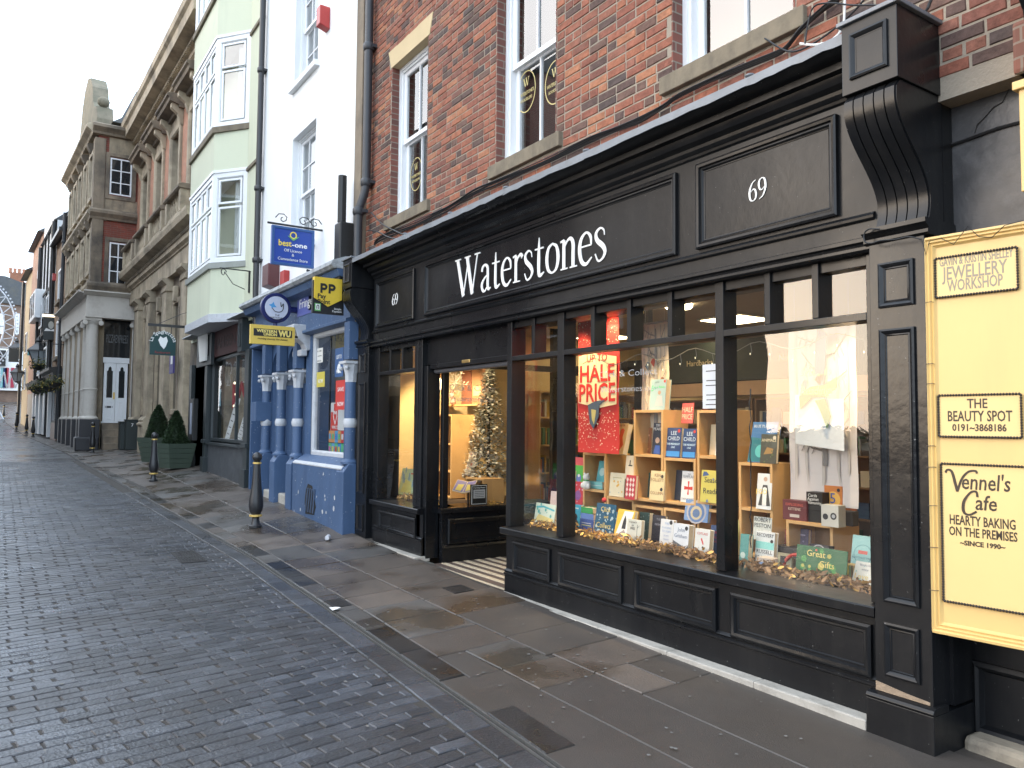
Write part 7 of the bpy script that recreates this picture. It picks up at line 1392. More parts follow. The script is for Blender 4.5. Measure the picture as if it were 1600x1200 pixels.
b = MB(SX); b.box(yL, yR, XC - .4, XC + .03, Zs['str0'] + .3, Zs['str0'] + .75); b.box(yL + .35, yR, XC - .4, XC + .02, Zs['top0'] - .75, Zs['top0'] - .1); b.build('stone_band', STONE, cb)
# upper front bays: stone mullioned windows with brick between
for z0, z1 in ((Zs['c1'] + .6, Zs['str0'] - .35), (Zs['str0'] + .75, Zs['top0'] - .55)):
    for k in range(5):
        a = -7.4 + k * 1.5; b = MB(FBX); b.ring(a, a + 1.1, z0, z1, [(0, -.05), (0, .06), (.14, .06), (.18, -.04)]); q = b.build('window_surround', STL, cb); b = MB(FBX); b.quad(FBX.p(a + .15, -.045, z0 + .15), FBX.p(a + .95, -.045, z0 + .15), FBX.p(a + .95, -.045, z1 - .15), FBX.p(a + .15, -.045, z1 - .15)); b.build('pane', GLASSD, q)
        b = MB(FBX); b.prof(a + .42, a + .68, [(-.05, z1), (.10, z1 + .02), (.20, z1 + .22), (.20, z1 + .32), (-.05, z1 + .36)]); b.build('keystone', STONED, cb)
# shaped gable rising above the front wall, seen edge on
g0 = Zs['top1'] + .1
gp_ = [(-6.6, g0), (-6.6, g0 + .3), (-6.2, g0 + .7), (-5.7, g0 + .8), (-5.3, g0 + 1.3), (-5.0, g0 + 2.0), (-4.4, g0 + 2.55), (-3.6, g0 + 2.8), (-2.8, g0 + 2.55), (-2.2, g0 + 2.0), (-1.9, g0 + 1.3), (-1.5, g0 + .95), (-.9, g0 + .8), (-.7, g0 + .3), (-.7, g0)]
b = MB(FBX); b.poly(gp_, -.62, -.06); b.build('shaped_gable', mat('mossy_stone', (.17, .155, .11), .9, .3, 2, bump=.4, bs=12, dirt=(.27, .22, .16), ds=1.4), cb, bevel=.02)
for a in (-6.3, -.95): b = MB(); b.ball(FBX.p(a, -.3, g0 + 1.0), .22, 10, sc=(1, 1, .9)); b.build('gable_volute', MATS['mossy_stone'], cb, smooth=60)
SLATE = mat('old_slate', (.085, .09, .095), .6, .3, 4, bump=.5, bs=9, dirt=(.13, .12, .09), ds=1.1)
b = MB(FBX); b.prof(-7.9, -.1, [(-.5, g0 + .05), (-3.2, g0 + 2.0), (-6, g0 + .05)]); b.build('roof', SLATE, cb)
# ground floor: white entablature, columns, door and steps
b = MB(SX); b.box(yL - .20, yR, XC - .3, XC + .10, Zs['ent0'], Zs['ent1']); b.prof(yL - .3, yR, [(XC - .3, Zs['ent1'] + .001), (XC + .14, Zs['ent1'] + .001), (XC + .34, Zs['ent1'] + .16), (XC + .34, Zs['c1'] - .12), (XC - .3, Zs['c1'] - .12)]); b.build('white_entablature', mat('off_white_stone', (.58, .54, .48), .7, .08, 2, dirt=(.42, .38, .33), ds=2), cb, bevel=.008)
b = MB(FBX); b.box(-7.9, 0, -.2, .12, Zs['ent0'], Zs['ent1']); b.prof(-7.9, .1, [(-.3, Zs['ent1'] + .001), (.14, Zs['ent1'] + .001), (.40, Zs['ent1'] + .16), (.40, Zs['c1'] - .12), (-.3, Zs['c1'] - .12)]); b.build('white_entablature', MATS['off_white_stone'], cb, bevel=.008)
OW = MATS['off_white_stone']; zb = gz(XC, 2.9); cbz = zt(142, 655); cap = Zs['ent0']
def wcol(x, y, r, square=False):
    b = MB()
    if square: b.box(x - r, x + r, -y - r, -y + r, cbz + .1, cap - .22)
    else: b.lathe((x, y, 0), [(r, cbz + .12), (r * 1.0, cbz + 1.05)], 18); b.lathe((x, y, 0), [(r, cbz + 1.09), (r * .86, cap - .22)], 18)
    s = b.build('column', OW, cb, smooth=40)
    b = MB(); b.lathe((x, y, 0), [(r * 1.3, cbz), (r * 1.3, cbz + .05), (r * 1.1, cbz + .09), (r, cbz + .12)], 18)
    if not square: b.lathe((x, y, 0), [(r, cbz + 1.04), (r * 1.1, cbz + 1.05), (r * 1.1, cbz + 1.09), (r, cbz + 1.1)], 18)
    b.build('base', OW, s, smooth=40)
    b = MB(); b.box(x - r * 1.15, x + r * 1.15, -y - r * 1.25, -y + r * 1.25, cap - .10, cap - .002); b.lathe((x, y, 0), [(r * .9, cap - .24), (r * 1.15, cap - .13), (r * 1.1, cap - .10)], 16)
    for q in (-1, 1): b.lathe((x + r * 1.05, y + q * r * 1.1, cap - .19), [(.001, -.06), (.085, -.055), (.085, .055), (.001, .06)], 10, ax=(Vector((0, 1, 0)), Vector((0, 0, 1)), Vector((1, 0, 0))))
    b.build('capital', OW, s, smooth=35)
    b = MB(); b.box(x - r * 1.35, x + r * 1.35, -y - r * 1.4, -y + r * 1.4, zb - .05, cbz); b.build('plinth', mat('black_plinth', (.022, .022, .026), .4, .2, 4), s, bevel=.015)
yc_ = ys(142, 600)
wcol(XC - .22, yc_, .225); wcol(XC - .15, ys(209, 600), .10, True)
b = MB(); b.box(XC - .5, XC + .25, -yc_ - .30, -yc_ + .45, zb - .05, zb + .45); b.build('black_plinth_block', MATS['black_plinth'], cb, bevel=.05)
for a in (-1.5, -3.0, -4.6, -6.1, -7.4): p_ = FBX.p(a, -.15, 0); wcol(p_.x, p_.y, .2)
b = MB(SX); d0, d1 = ys(164, 610), ys(202, 610); dz0, dz1 = zt(183, 661), zt(183, 566)
b.box(yL, d0 - .04, XC - .9, XC - .55, .5, Zs['ent0']); b.box(d1 + .04, yR, XC - .9, XC - .10, .5, Zs['ent0']); b.build('porch_wall', STONE, cb)
XD = XC - .55
for k in range(2):
    a0 = d0 + (d1 - d0) * k / 2 + .004; a1 = d0 + (d1 - d0) * (k + 1) / 2 - .004; m = (a0 + a1) / 2; hw = (a1 - a0) * .25; zz0, zz1 = dz0 + (dz1 - dz0) * .42, dz1 - .18
    b = MB(SX); b.box(a0, a1, XD - .05, XD, dz0, dz1); dr_ = b.build('door_leaf', UPVC, cb, bevel=.004)
    b = MB(SX); b.poly([(m - hw, zz0), (m + hw, zz0), (m + hw, zz1 - .12), (m + hw * .6, zz1 - .10), (m + hw * .5, zz1), (m, zz1 + .06), (m - hw * .5, zz1), (m - hw * .6, zz1 - .10), (m - hw, zz1 - .12)], XD + .001, XD + .006); b.build('door_glass', GLASSD, dr_)
    b = MB(SX); b.ring(a0 + .09, a1 - .09, dz0 + .15, zz0 - .15, [(0, XD), (0, XD + .015), (.025, XD + .012), (.03, XD)]); b.build('door_panel', UPVC, dr_)
    if k == 0: b = MB(SX); b.box(m - .12, m + .12, XD + .001, XD + .01, dz0 + .55, dz0 + .62); b.build('letter_slot', INKK, dr_)
    if k == 0: b = MB(SX); b.box(a1 - .07, a1 - .01, XD + .001, XD + .02, zz0 - .05, zz0 + .2); b.build('door_plate', GOLD, dr_)
b = MB(SX); b.box(d0 - .04, d1 + .04, XD - .05, XD + .02, dz1 + .005, dz1 + .20); b.ring(d0 - .1, d1 + .1, dz0, dz1 + .2, [(0, XD - .1), (0, XD - .01), (.06, XD - .01), (.06, XD - .1)]); b.build('door_frame', UPVC, cb)
b = MB(SX); b.box(d0 - .05, d1 + .05, XD - .04, XD - .02, dz1 + .21, Zs['ent0']); b.build('fanlight', GLASSD, cb); text('PIZZAEXPRESS', SX, (d0 + d1) / 2, dz1 + .75, XD - .015, .30, paint((.12, .125, .13)), cb, w=(d1 - d0) * .9)
for k in range(4): b = MB(SX); b.box(d0 - .05, d1 + .35, XD + .001 + 0, XD + .10 + .30 * (4 - k), zb - .05 + .0 + (dz0 - zb) * k / 4, zb + (dz0 - zb) * (k + 1) / 4 - .004 * k); b.build('step', STONED, cb, bevel=.01)
b = MB(SX); b.box(yR, yR + 2, XC - 3, XC - .02, .4, 12.2); b.build('inner_wall', BRD, cb)
pipe([tuple(FBX.p(-8.0, .12, 10.8)), tuple(FBX.p(-8.05, .12, 5)), tuple(FBX.p(-8.05, .12, .8))], .075, 'tall black drainpipe at the far end of the stone corner building', (9.5, 6), PG)

# ============================================================ BUILDINGS FURTHER UP
def fz(px, py, d=0): return FBX.hit(px, py, d)
pubw = thing('stone_pub', FBX.p(-10, -1, .6), 'brown brick pub with a steep slate roof, dark timber front and flower baskets', 'building')
BRN = brickmat('buff_brown_brick', (.34, .22, .14), (.27, .17, .11), (.30, .24, .17)); A0, A1 = -12.3, -8.1
ze = fz(90, 380)[1]
b = MB(FBX); b.box(A0, A1, -7, -.0, 3.9, ze); b.build('wall', BRN, pubw)
zr = fz(78, 330, -1.5)[1]
b = MB(FBX); b.prof(A0, A1, [(.25, ze - .05), (-2.6, zr), (-7, ze)]); b.build('roof', SLATE, pubw)
b = MB(FBX); b.box(A0, A1, .15, .32, ze - .18, ze - .02); b.build('gutter', IRON, pubw)
for z0, z1 in ((7.1, 8.6), (4.5, 6.2)):
    b = MB(FBX); b.ring(-10.6, -9.2, z0, z1, [(0, 0), (0, .05), (.10, .05), (.12, .0)]); q = b.build('window_frame', UPVC, pubw); b = MB(FBX); b.quad(FBX.p(-10.5, .006, z0 + .1), FBX.p(-9.3, .006, z0 + .1), FBX.p(-9.3, .006, z1 - .1), FBX.p(-10.5, .006, z1 - .1)); b.build('pane', GLASSH, q); b = MB(FBX); b.box(-10.8, -9.0, .0, .16, z0 - .16, z0 - .01); b.build('window_sill', STONED, pubw)
DT = mat('dark_timber_front', (.022, .018, .016), .5, .2, 4)
b = MB(FBX); b.box(A0, A1, -.5, .0, .7, 3.9); b.build('pub_front', DT, pubw); b = MB(FBX); b.prof(A0, A1, [(0, 3.3), (.25, 3.35), (.35, 3.7), (.5, 3.8), (.5, 3.92), (0, 4.0)]); b.build('pub_cornice', DT, pubw)
b = MB(FBX); b.box(-11.3, -8.9, .001, .06, .7, 1.5); b.build('brown_tiles', mat('brown_tile', (.14, .065, .04), .4, .2, 5), pubw); b = MB(FBX); b.box(-11.2, -9.0, .002, .02, 1.6, 3.1); b.build('pub_window', GLASSD, pubw)
for a in (-12.1, -8.6): b = MB(FBX); b.box(a, a + .35, .001, .15, .8, 3.4); b.build('pub_pilaster', UPVC if a < -12 else DT, pubw)
def basket(P, s, label, seed):
    t = thing('hanging_basket', P, label, 'flower basket', 'flower baskets on the pub front'); b = MB(); b.lathe(Vector(P) - Vector((0, 0, s * .5)), [(s * .15, 0), (s * .5, s * .2), (s * .6, s * .5)], 10); b.build('bowl', IRON, t, smooth=50); g_ = MB(); r = random.Random(seed)
    for _ in range(260):
        d_ = Vector((r.gauss(0, 1), r.gauss(0, 1), r.gauss(0, .5))).normalized() * s * r.uniform(.5, .85); c = Vector(P) + d_ + Vector((0, 0, s * .1)); q = s * .13; u = Vector((r.uniform(-1, 1), r.uniform(-1, 1), r.uniform(-1, 1))).normalized() * q; v = u.cross(Vector((0, 0, 1))); g_.add([c - u, c + v * .6, c + u, c - v * .6], [(0, 1, 2, 3)], 1 if r.random() < .25 else 0)
    g_.build('flowers', [mat('basket_leaf', (.06, .085, .02), .7), mat('basket_flower', (.42, .30, .06), .7)], t, kind='stuff', rec=False)
for i, (px, py, s) in enumerate(((86, 598, .42), (78, 604, .45), (66, 606, .5), (58, 608, .5), (60, 571, .5))): basket(FBX.p(fz(px, py, .5)[0], .5, fz(px, py, .5)[1]), s, ['flower basket nearest the stone corner building', 'second flower basket on the pub front', 'yellow flower basket under the pub lantern', 'flower basket at the far end of the pub front', 'small green plant box beside the street lantern'][i], i)
# timber framed house
tf = thing('timber_framed_house', FBX.p(-16, -1, .7), 'narrow black and white timber framed house with a gabled top', 'building'); A0, A1 = -19.6, -12.35; zg = fz(64, 392)[1]
b = MB(FBX); b.box(A0, A1, -6, 0, 1.0, zg); b.poly([(A0, zg), (A1, zg), ((A0 + A1) / 2 - .4, zg + 2.2), (A0 + .8, zg + 2.4)], -5, -.01); b.build('wall', WR, tf)
b = MB(FBX); TB = mat('black_beam', (.02, .018, .016), .7)
for k in range(5): a = A0 + .1 + k * (A1 - A0 - .4) / 4; b.box(a, a + .13, .001, .08, 3.6, zg)
for z in (3.6, 5.6, 6.1, 8.2): b.box(A0, A1, .081, .12, z, z + .14)
for k in range(6):
    a = A0 + .3 + k * 1.15; b.add([FBX.p(a, .09, 6.3), FBX.p(a + .15, .09, 6.3), FBX.p(a + 1.0, .09, 8.1), FBX.p(a + .85, .09, 8.1)], [(0, 1, 2, 3)])
b.build('beams', TB, tf, kind='stuff')
for z0 in (4.0, 6.6): 
    for a in (-18.4, -14.9): b = MB(FBX); b.box(a, a + 1.3, .121, .16, z0, z0 + 1.3); q = b.build('window', UPVC, tf); b = MB(FBX); b.box(a + .1, a + 1.2, .161, .17, z0 + .1, z0 + 1.2); b.build('pane', GLASSD, q)
b = MB(FBX); b.box(A0, A1, -.4, .05, .9, 3.3); b.build('shop_front', DT, tf); 
for a in (-19.2, -17.6, -15.4, -13.2): b = MB(FBX); b.box(a, a + .55, .051, .25, .9, 3.2); b.build('white_pilaster', UPVC, tf)
b = MB(FBX); b.prof(A0, A1, [(0, 3.2), (.5, 3.3), (.6, 3.6), (0, 3.7)]); b.build('shop_fascia', DT, tf)
b = MB(FBX); b.prof(A0 - .0, A1, [(.15, zg + .0), (-2.5, zg + 2.3), (-6, zg)]); b.build('roof', SLATE, tf)
for a in (-12.4, -19.5): pipe([tuple(FBX.p(a, .14, zg - .1)), tuple(FBX.p(a, .14, .9))], .09, 'black drainpipe %s the timber framed house' % ('between the pub and' if a > -15 else 'at the far side of'), (), IRON)
# pink brick house with white oriel, tan house
ph = thing('pink_brick_house', FBX.p(-23, -1, 1), 'tall pink brick house with a small white oriel window', 'building'); zq = fz(52, 395)[1]
b = MB(FBX); b.box(-26.5, -19.65, -7, .0, .8, zq); b.build('wall', brickmat('pale_pink_brick', (.42, .24, .17), (.36, .20, .14), (.38, .28, .22)), ph); b = MB(FBX); b.prof(-26.6, -19.6, [(.3, zq), (-3.5, zq + 2.6), (-7, zq)]); b.build('roof', SLATE, ph)
P0 = fz(47, 464, .45); P1 = fz(54, 490, .45); b = MB(FBX); b.box(P0[0], P1[0], .0, .45, P1[1] - .2, P0[1]); b.build('white_oriel', UPVC, ph, bevel=.03)
for k in range(3): b = MB(FBX); q = P0[0] + .15 + (P1[0] - P0[0] - .2) * k / 3; b.box(q, q + .5, .451, .47, P1[1], P0[1] - .15); b.build('pane', GLASSD, ph)
for z0 in (3.9, 8.9): b = MB(FBX); b.box(-22.2, -21.2, .001, .04, z0, z0 + 1.6); q = b.build('window', UPVC, ph); b = MB(FBX); b.box(-22.1, -21.3, .041, .05, z0 + .1, z0 + 1.5); b.build('pane', GLASSD, q)
b = MB(FBX); b.box(-25.5, -20, .001, .05, 1.0, 3.2); b.build('dark_shop_opening', DT, ph)
th_ = thing('tan_house', FBX.p(-29, -1, 1), 'narrow tan rendered house with a sloping gutter and dark drainpipe', 'building'); zq = fz(38, 445)[1]
b = MB(FBX); b.box(-31.5, -26.6, -7, -.0, .9, zq); b.build('wall', mat('tan_render', (.40, .32, .20), .8, .12, 2), th_); b = MB(FBX); b.prof(-31.6, -26.5, [(.35, zq), (-3, zq + 2), (-7, zq)]); b.build('roof', SLATE, th_)
for z0 in (3.6, 6.0): b = MB(FBX); b.box(-29.6, -28.4, .001, .05, z0, z0 + 1.4); q = b.build('window', UPVC, th_); b = MB(FBX); b.box(-29.5, -28.5, .051, .06, z0 + .1, z0 + 1.3); b.build('pane', GLASSD, q)
pipe([tuple(FBX.p(-31.5, .14, zq - .1)), tuple(FBX.p(-31.5, .14, 1.4))], .09, 'dark drainpipe at the end of the tan house', (), IRON)
# house across the end of the street
XE = -84.0; E0, E1 = atX(-25, 560, XE).y, atX(37, 560, XE).y
eh = thing('end_house', (XE, 0, 2.5), 'brown brick house closing the street with slate roof and big chimney stack', 'building')
zz = lambda px, py: atX(px, py, XE).z
b = MB(SX); b.box(E0 - 6, E1 + 2.5, XE - 6, XE, 1.5, zz(10, 470)); b.build('wall', brickmat('old_brown_brick', (.22, .14, .10), (.17, .11, .085), (.2, .16, .12)), eh)
b = MB(SX); zr0 = zz(28, 472); b.poly([(E0 - 6, zz(5, 462)), (E1 + 2.5, zz(32, 482)), (E1 + 2.5, zz(32, 460)), (atX(10, 430, XE).y, zz(10, 432)), (E0 - 6, zz(0, 425))], XE - 4, XE + .15); b.build('roof', SLATE, eh)
c0, c1 = atX(11, 440, XE).y, atX(42, 440, XE).y; b = MB(SX); b.box(c0, c1, XE - 2.2, XE - .6, zz(25, 475), zz(25, 438)); b.box(c0 + .2, c1 - .2, XE - 2.1, XE - .7, zz(25, 438) + .001, zz(25, 424)); ch = b.build('chimney', brickmat('orange_chimney_brick', (.34, .13, .07), (.28, .11, .06), (.25, .18, .13)), eh)
for k in range(4): b = MB(); b.lathe((XE - 1.4, c0 + (c1 - c0) * (.15 + .23 * k), zz(25, 424) - .0), [(.16, 0), (.13, .3), (.16, .45), (.15, .5)], 10); b.build('chimney_pot', mat('clay_pot', (.42, .20, .12), .8), ch, smooth=40)
for px in (3, 27): a0, a1 = atX(px - 3.5, 500, XE).y, atX(px + 3.5, 500, XE).y; b = MB(SX); b.box(a0, a1, XE, XE + .08, zz(px, 522), zz(px, 490)); q = b.build('window', UPVC, eh); b = MB(SX); b.box(a0 + .12, a1 - .12, XE + .081, XE + .09, zz(px, 520), zz(px, 492)); b.build('pane', GLASSH, q)
b = MB(SX); b.box(E0 - 4, E1 + 2, XE + .02, XE + .4, zz(5, 610), zz(5, 545)); b.build('white_shopfront', WHITE, eh); 
for px, c in ((5, (.02, .05, .2)), (8, (.35, .03, .05)), (17, (.35, .03, .06)), (1, (.2, .4, .42))): a0 = atX(px, 580, XE).y; b = MB(SX); b.box(a0, a0 + .28, XE + .401, XE + .5, zz(px, 606), zz(px, 575)); b.build('painted_pilaster', paint(c), eh)
b = MB(SX); b.box(E0 - 4, atX(9, 560, XE).y, XE + .4, XE + .7, zz(5, 572), zz(5, 548)); b.build('dark_shop_fascia', INKK, eh)
# white lattice wheel decoration with bulbs over the street
XW = -66.0; PW = atX(-75, 505, XW); t = thing('lattice_wheel', (XW, PW.y, PW.z), 'large white lattice wheel decoration studded with bulbs at the end of the street', 'decoration'); WL = mat('white_lattice', (.6, .64, .70), .5)
Ro = atX(24, 505, XW).y - PW.y
for rr, nm in ((Ro, 'outer_rim'), (Ro * .82, 'inner_rim')):
    b = MB(); b.tube([(XW, PW.y + rr * math.cos(k * math.pi / 24), PW.z + rr * 1.05 * math.sin(k * math.pi / 24)) for k in range(49)], .05, 6); b.build(nm, WL, t, smooth=60)
for k in range(32):
    a, c = k * math.pi / 16, (k + .5) * math.pi / 16
    b = MB(); b.tube([(XW, PW.y + Ro * math.cos(a), PW.z + Ro * 1.05 * math.sin(a)), (XW, PW.y + Ro * .82 * math.cos(c), PW.z + Ro * .86 * math.sin(c))], .03, 5); b.build('brace', WL, t); b = MB(); b.tube([(XW, PW.y + Ro * .82 * math.cos(c), PW.z + Ro * .86 * math.sin(c)), (XW, PW.y + Ro * math.cos(a + math.pi / 16), PW.z + Ro * 1.05 * math.sin(a + math.pi / 16))], .03, 5); b.build('brace', WL, t)
for k in range(12): a = k * math.pi / 6; b = MB(); b.tube([(XW, PW.y + .2 * math.cos(a), PW.z + .2 * math.sin(a)), (XW, PW.y + Ro * .82 * math.cos(a), PW.z + Ro * .86 * math.sin(a))], .05, 5); b.build('spoke', WL, t)
b = MB()
for k in range(96): a = k * math.pi / 48; b.ball((XW + .05, PW.y + (Ro + .15) * math.cos(a), PW.z + (Ro + .15) * 1.05 * math.sin(a)), .07, 5)
b.build('bulbs', WL, t, kind='stuff')
b = MB()
for s in (-1, 1): b.tube([(XW, PW.y, PW.z), (XW + .3, PW.y + s * Ro * .9, PW.z - Ro * 1.9)], .12, 6)
b.tube([(XW, PW.y, PW.z - .2), (XW, PW.y, PW.z + .2)], .3, 8); b.build('support_legs', WL, t)
b = MB(); z9 = PW.z - Ro * 1.2
for k in range(9): b.tube([(XW + 1, PW.y + Ro * .2 + k * Ro * .14, z9), (XW + 1, PW.y + Ro * .2 + (k + 1) * Ro * .13, z9 + 1.6 - .12 * k)], .05, 5); b.tube([(XW + 1, PW.y + Ro * .2 + k * Ro * .14, z9), (XW + 1, PW.y + Ro * .2 + k * Ro * .13, z9 + 1.7 - .12 * k)], .05, 5)
b.build('lower_lattice', WL, t, kind='stuff')
# signs and lanterns up the street
X = -39.0; P = atX(112.5, 557, X); R0 = .43 * (atX(126, 557, X).y - atX(99, 557, X).y) / .86; t = thing('hanging_sign', P, 'round white and black patterned restaurant sign on a short iron arm', 'sign'); b = MB(SX); b.poly([(P.y + R0 * math.cos(k * .2244), P.z + R0 * math.sin(k * .2244)) for k in range(28)], X - .05, X); b.build('disc', paint((.55, .57, .6)), t)
for rr in (.97, .7, .45): b = MB(SX); stroke(b, [(rr * math.cos(k * .5236), rr * math.sin(k * .5236)) for k in range(13)], .05, P.y, P.z, R0, 1, X + .002, X + .006); b.build('pattern_ring', INKK, t)
b = MB(SX)
for k in range(18): a = k * .349; stroke(b, [(.72 * math.cos(a), .72 * math.sin(a)), (.93 * math.cos(a + .17), .93 * math.sin(a + .17))], .09, P.y, P.z, R0, 1, X + .002, X + .006 + .0002 * k)
b.build('pattern', INKK, t, kind='stuff'); text('PIZZA', SX, P.y, P.z - .03, X + .003, .13, INKK, t, w=R0 * .9); b = MB(); q = atX(128, 540, X); b.tube([(X, q.y, q.z), (X, atX(80, 540, X).y - .0, q.z)], .02, 6); b.tube([(X, P.y, P.z + R0), (X, P.y, q.z)], .012, 4); b.build('iron_arm', IRON, t)
X = -43.0; P0, P1 = atX(68, 495, X), atX(91, 532, X); t = thing('pub_sign', (X, (P0.y + P1.y) / 2, P1.z), 'black pub sign showing a pale bearded head in a white collar', 'sign'); b = MB(SX); b.box(P0.y, P1.y, X - .08, X, P1.z, P0.z); b.build('board', paint((.018, .022, .02), .4), t, bevel=.01); c = (P0.y + P1.y) / 2; hh = P0.z - P1.z
b = MB(SX); b.poly([(c + .12 * math.cos(k * .628), P1.z + hh * .66 + .19 * math.sin(k * .628)) for k in range(10)], X + .001, X + .006); b.build('painted_face', paint((.42, .42, .38)), t); b = MB(SX); b.poly([(c - .28, P1.z + hh * .38), (c - .20, P1.z + hh * .52), (c, P1.z + hh * .44), (c + .20, P1.z + hh * .52), (c + .26, P1.z + hh * .38), (c, P1.z + hh * .40)], X + .0065, X + .010); b.build('painted_collar', INKW, t); b = MB(SX); b.box(P0.y - .05, P1.y + .05, X - .1, X + .12, P0.z + .02, P0.z + .12); b.build('light_strip', mat('strip_light', (1, .9, .7), .5, 0, emit=(1, .85, .6), es=2.2), t)
b = MB(); b.tube([(X, P0.y, P0.z + .16), (X, P1.y + .8, P0.z + .16)], .025, 5); b.build('iron_arm', IRON, t)
def lantern(P, s, label, glow=False):
    t = thing('street_lantern', P, label, 'street lantern', 'wall lanterns up the street'); P = Vector(P); b = MB(); b.lathe(P, [(.12 * s, -.35 * s), (.26 * s, .0)], 6); b.build('lantern_glass', mat('lantern_glass', (.35, .38, .4), .2, .1, 4), t); b = MB(); b.lathe(P, [(.32 * s, .01), (.30 * s, .04 * s), (.10 * s, .20 * s), (.06 * s, .26 * s), (.09 * s, .30 * s), (.02 * s, .42 * s)], 6); b.lathe(P, [(.06 * s, -.42 * s), (.13 * s, -.36 * s)], 6)
    for k in range(6): a = k * math.pi / 3; b.tube([P + Vector((.12 * s * math.cos(a), .12 * s * math.sin(a), -.35 * s)), P + Vector((.265 * s * math.cos(a), .265 * s * math.sin(a), 0))], .012 * s, 4)
    b.build('lantern_cap', IRON, t); b = MB(); b.tube([P + Vector((0, 0, -.4 * s)), P + Vector((0, .3 * s, -.75 * s)), P + Vector((0, 1.0, -.8 * s))], .025, 6); b.build('wall_arm', IRON, t); return t
lantern(atX(60, 549, -48), 1.9, 'large street lantern with a gilded cap beside the pub'); lantern(atX(26, 545, -64), 1.8, 'smaller lantern further up hanging by the dark board'); lantern(atX(27, 583, -60), 1.5, 'dark green wall lantern low on the tan house')
X = -63; P0, P1 = atX(14, 545, X), atX(29, 566, X); b = MB(SX); b.box(P0.y, P1.y, X - .06, X, P1.z, P0.z); o = b.build('hanging_board', paint((.05, .05, .045)), label='dark hanging board beside the far lantern', cat='sign')
X = -55; P0, P1 = atX(43, 545, X), atX(56, 556, X); b = MB(SX); b.box(P0.y, P1.y, X - .06, X, P1.z, P0.z); b.build('hanging_board', paint((.10, .35, .38)), label='turquoise hanging board beyond the gilded lantern', cat='sign')
P = atX(75, 430, -42); b = MB(SX); b.box(atX(82, 432, -42).y, atX(88, 432, -42).y, -42.2, -42, atX(84, 438, -42).z, atX(84, 427, -42).z); b.build('alarm_box', REDP, label='small red alarm box high on the pub wall', cat='alarm box')
# bollards
BP = [(.085, 0), (.085, .03), (.06, .05), (.05, .10), (.045, .13), (.062, .155), (.078, .165), (.078, .18), (.062, .19), (.085, .23), (.098, .29), (.095, .36), (.08, .46), (.066, .58), (.055, .72), (.048, .84), (.046, .87)]
BG1 = [(.070, .150), (.086, .155), (.086, .178), (.070, .184)]; BG2 = [(.044, .868), (.058, .874), (.058, .892), (.044, .898)]
def bollard(loc, label):
    t = thing('bollard', loc, label, 'bollard', 'black bollards along the kerb'); L = Vector(loc)
    b = MB(); b.lathe(L, BP, 20); b.build('shaft', IRON, t, smooth=40); b = MB(); b.lathe(L, BG1, 20); b.build('gold_band', GOLD, t, smooth=30); b = MB(); b.lathe(L, BG2, 20); b.build('gold_band', GOLD, t, smooth=30)
    b = MB(); b.lathe(L, [(.046, .895), (.05, .91)], 16); b.ball(L + Vector((0, 0, .965)), .068, 16); b.build('ball_top', IRON, t, smooth=60); return t
B0 = bollard((-10.80, 2.98, gz(-10.8, 2.98)), 'black bollard with gold bands nearest the bookshop, in front of the blue shop')
for (x, y, l) in ((-17.75, 2.75, 'black bollard in front of the green planters'), (-29.2, 2.62, 'black bollard before the stone steps and white columns'), (-45.2, 1.42, 'bollard nearest the brown tiled pub wall, right of three'), (-49.5, 1.25, 'middle bollard of the far row of three'), (-53.8, .85, 'left bollard of the far row of three'), (-66, .25, 'lone bollard beside the rising road'), (-74, 1.25, 'farthest small bollard close to the tan house')):
    c = copy_tree(B0, (x, y, gz(x, y))); c['label'] = l

# ============================================================ OPPOSITE SIDE OF THE STREET (seen in the glass)
OPB = [(-62, -44, 12, (.30, .2, .15), 'plain three storey brick house opposite, far up the street'), (-43.8, -28, 14, (.5, .48, .44), 'pale rendered house opposite the bank'), (-27.8, -20.5, 13.4, (.28, .10, .07), 'red brick house opposite the green building'), (-20.3, -15.2, 9.6, (.36, .25, .17), 'buff brick gabled house opposite the blue shop')]
for i, (x0, x1, hh, c, l) in enumerate(OPB):
    t = thing('opposite_house', ((x0 + x1) / 2, -7.2, 0), l, 'building'); OF = Frame((x1, -6.2), (-1, 0)); L = x1 - x0
    b = MB(OF); b.box(0, L, -5.3, 0, -.5, hh); b.build('wall', brickmat('opp%d' % i, c, tuple(q * .8 for q in c), (.3, .25, .2)), t)
    if i == 3: b = MB(OF); b.poly([(0, hh), (L, hh), (L / 2, hh + 2.2)], -5.2, -.01); b.build('gable', MATS['opp3'], t)
    b = MB(OF); b.prof(-.1, L + .1, [(.3, hh), (-2.7, hh + 2.2), (-5.6, hh)]); b.build('roof', SLATE, t)
    for k in range(int(L / 2.4)):
        for z in (4.3, 7.2): a = .7 + k * 2.4; b = MB(OF); b.box(a, a + 1.1, .001, .08, z, z + 1.7); q = b.build('window', UPVC, t); b = MB(OF); b.box(a + .1, a + 1.0, .081, .09, z + .1, z + 1.6); b.build('pane', GLASSD, q)
    b = MB(OF); b.box(.3, L - .3, .001, .12, .3, 3.2); q = b.build('shop_front', DT, t); b = MB(OF); b.box(.8, L - .8, .121, .14, .9, 2.8); b.build('shop_glass', GLASSD, t)
b = MB(); b.box(-15.1, 9, 6.0, 6.4, -.4, 1.15); b.build('low_wall', BRD, label='low brick wall across the street', cat='wall')
pv2 = MB(); pv2.box(-62, 9, 4.6, 6.0, -.3, .05); pv2.build('far_pavement', FLAGG, kind='structure')
t = thing('hedge', (-3, -7, 0), 'dark clipped hedge behind the low brick wall across the street', 'hedge'); b = MB(); r = random.Random(77)
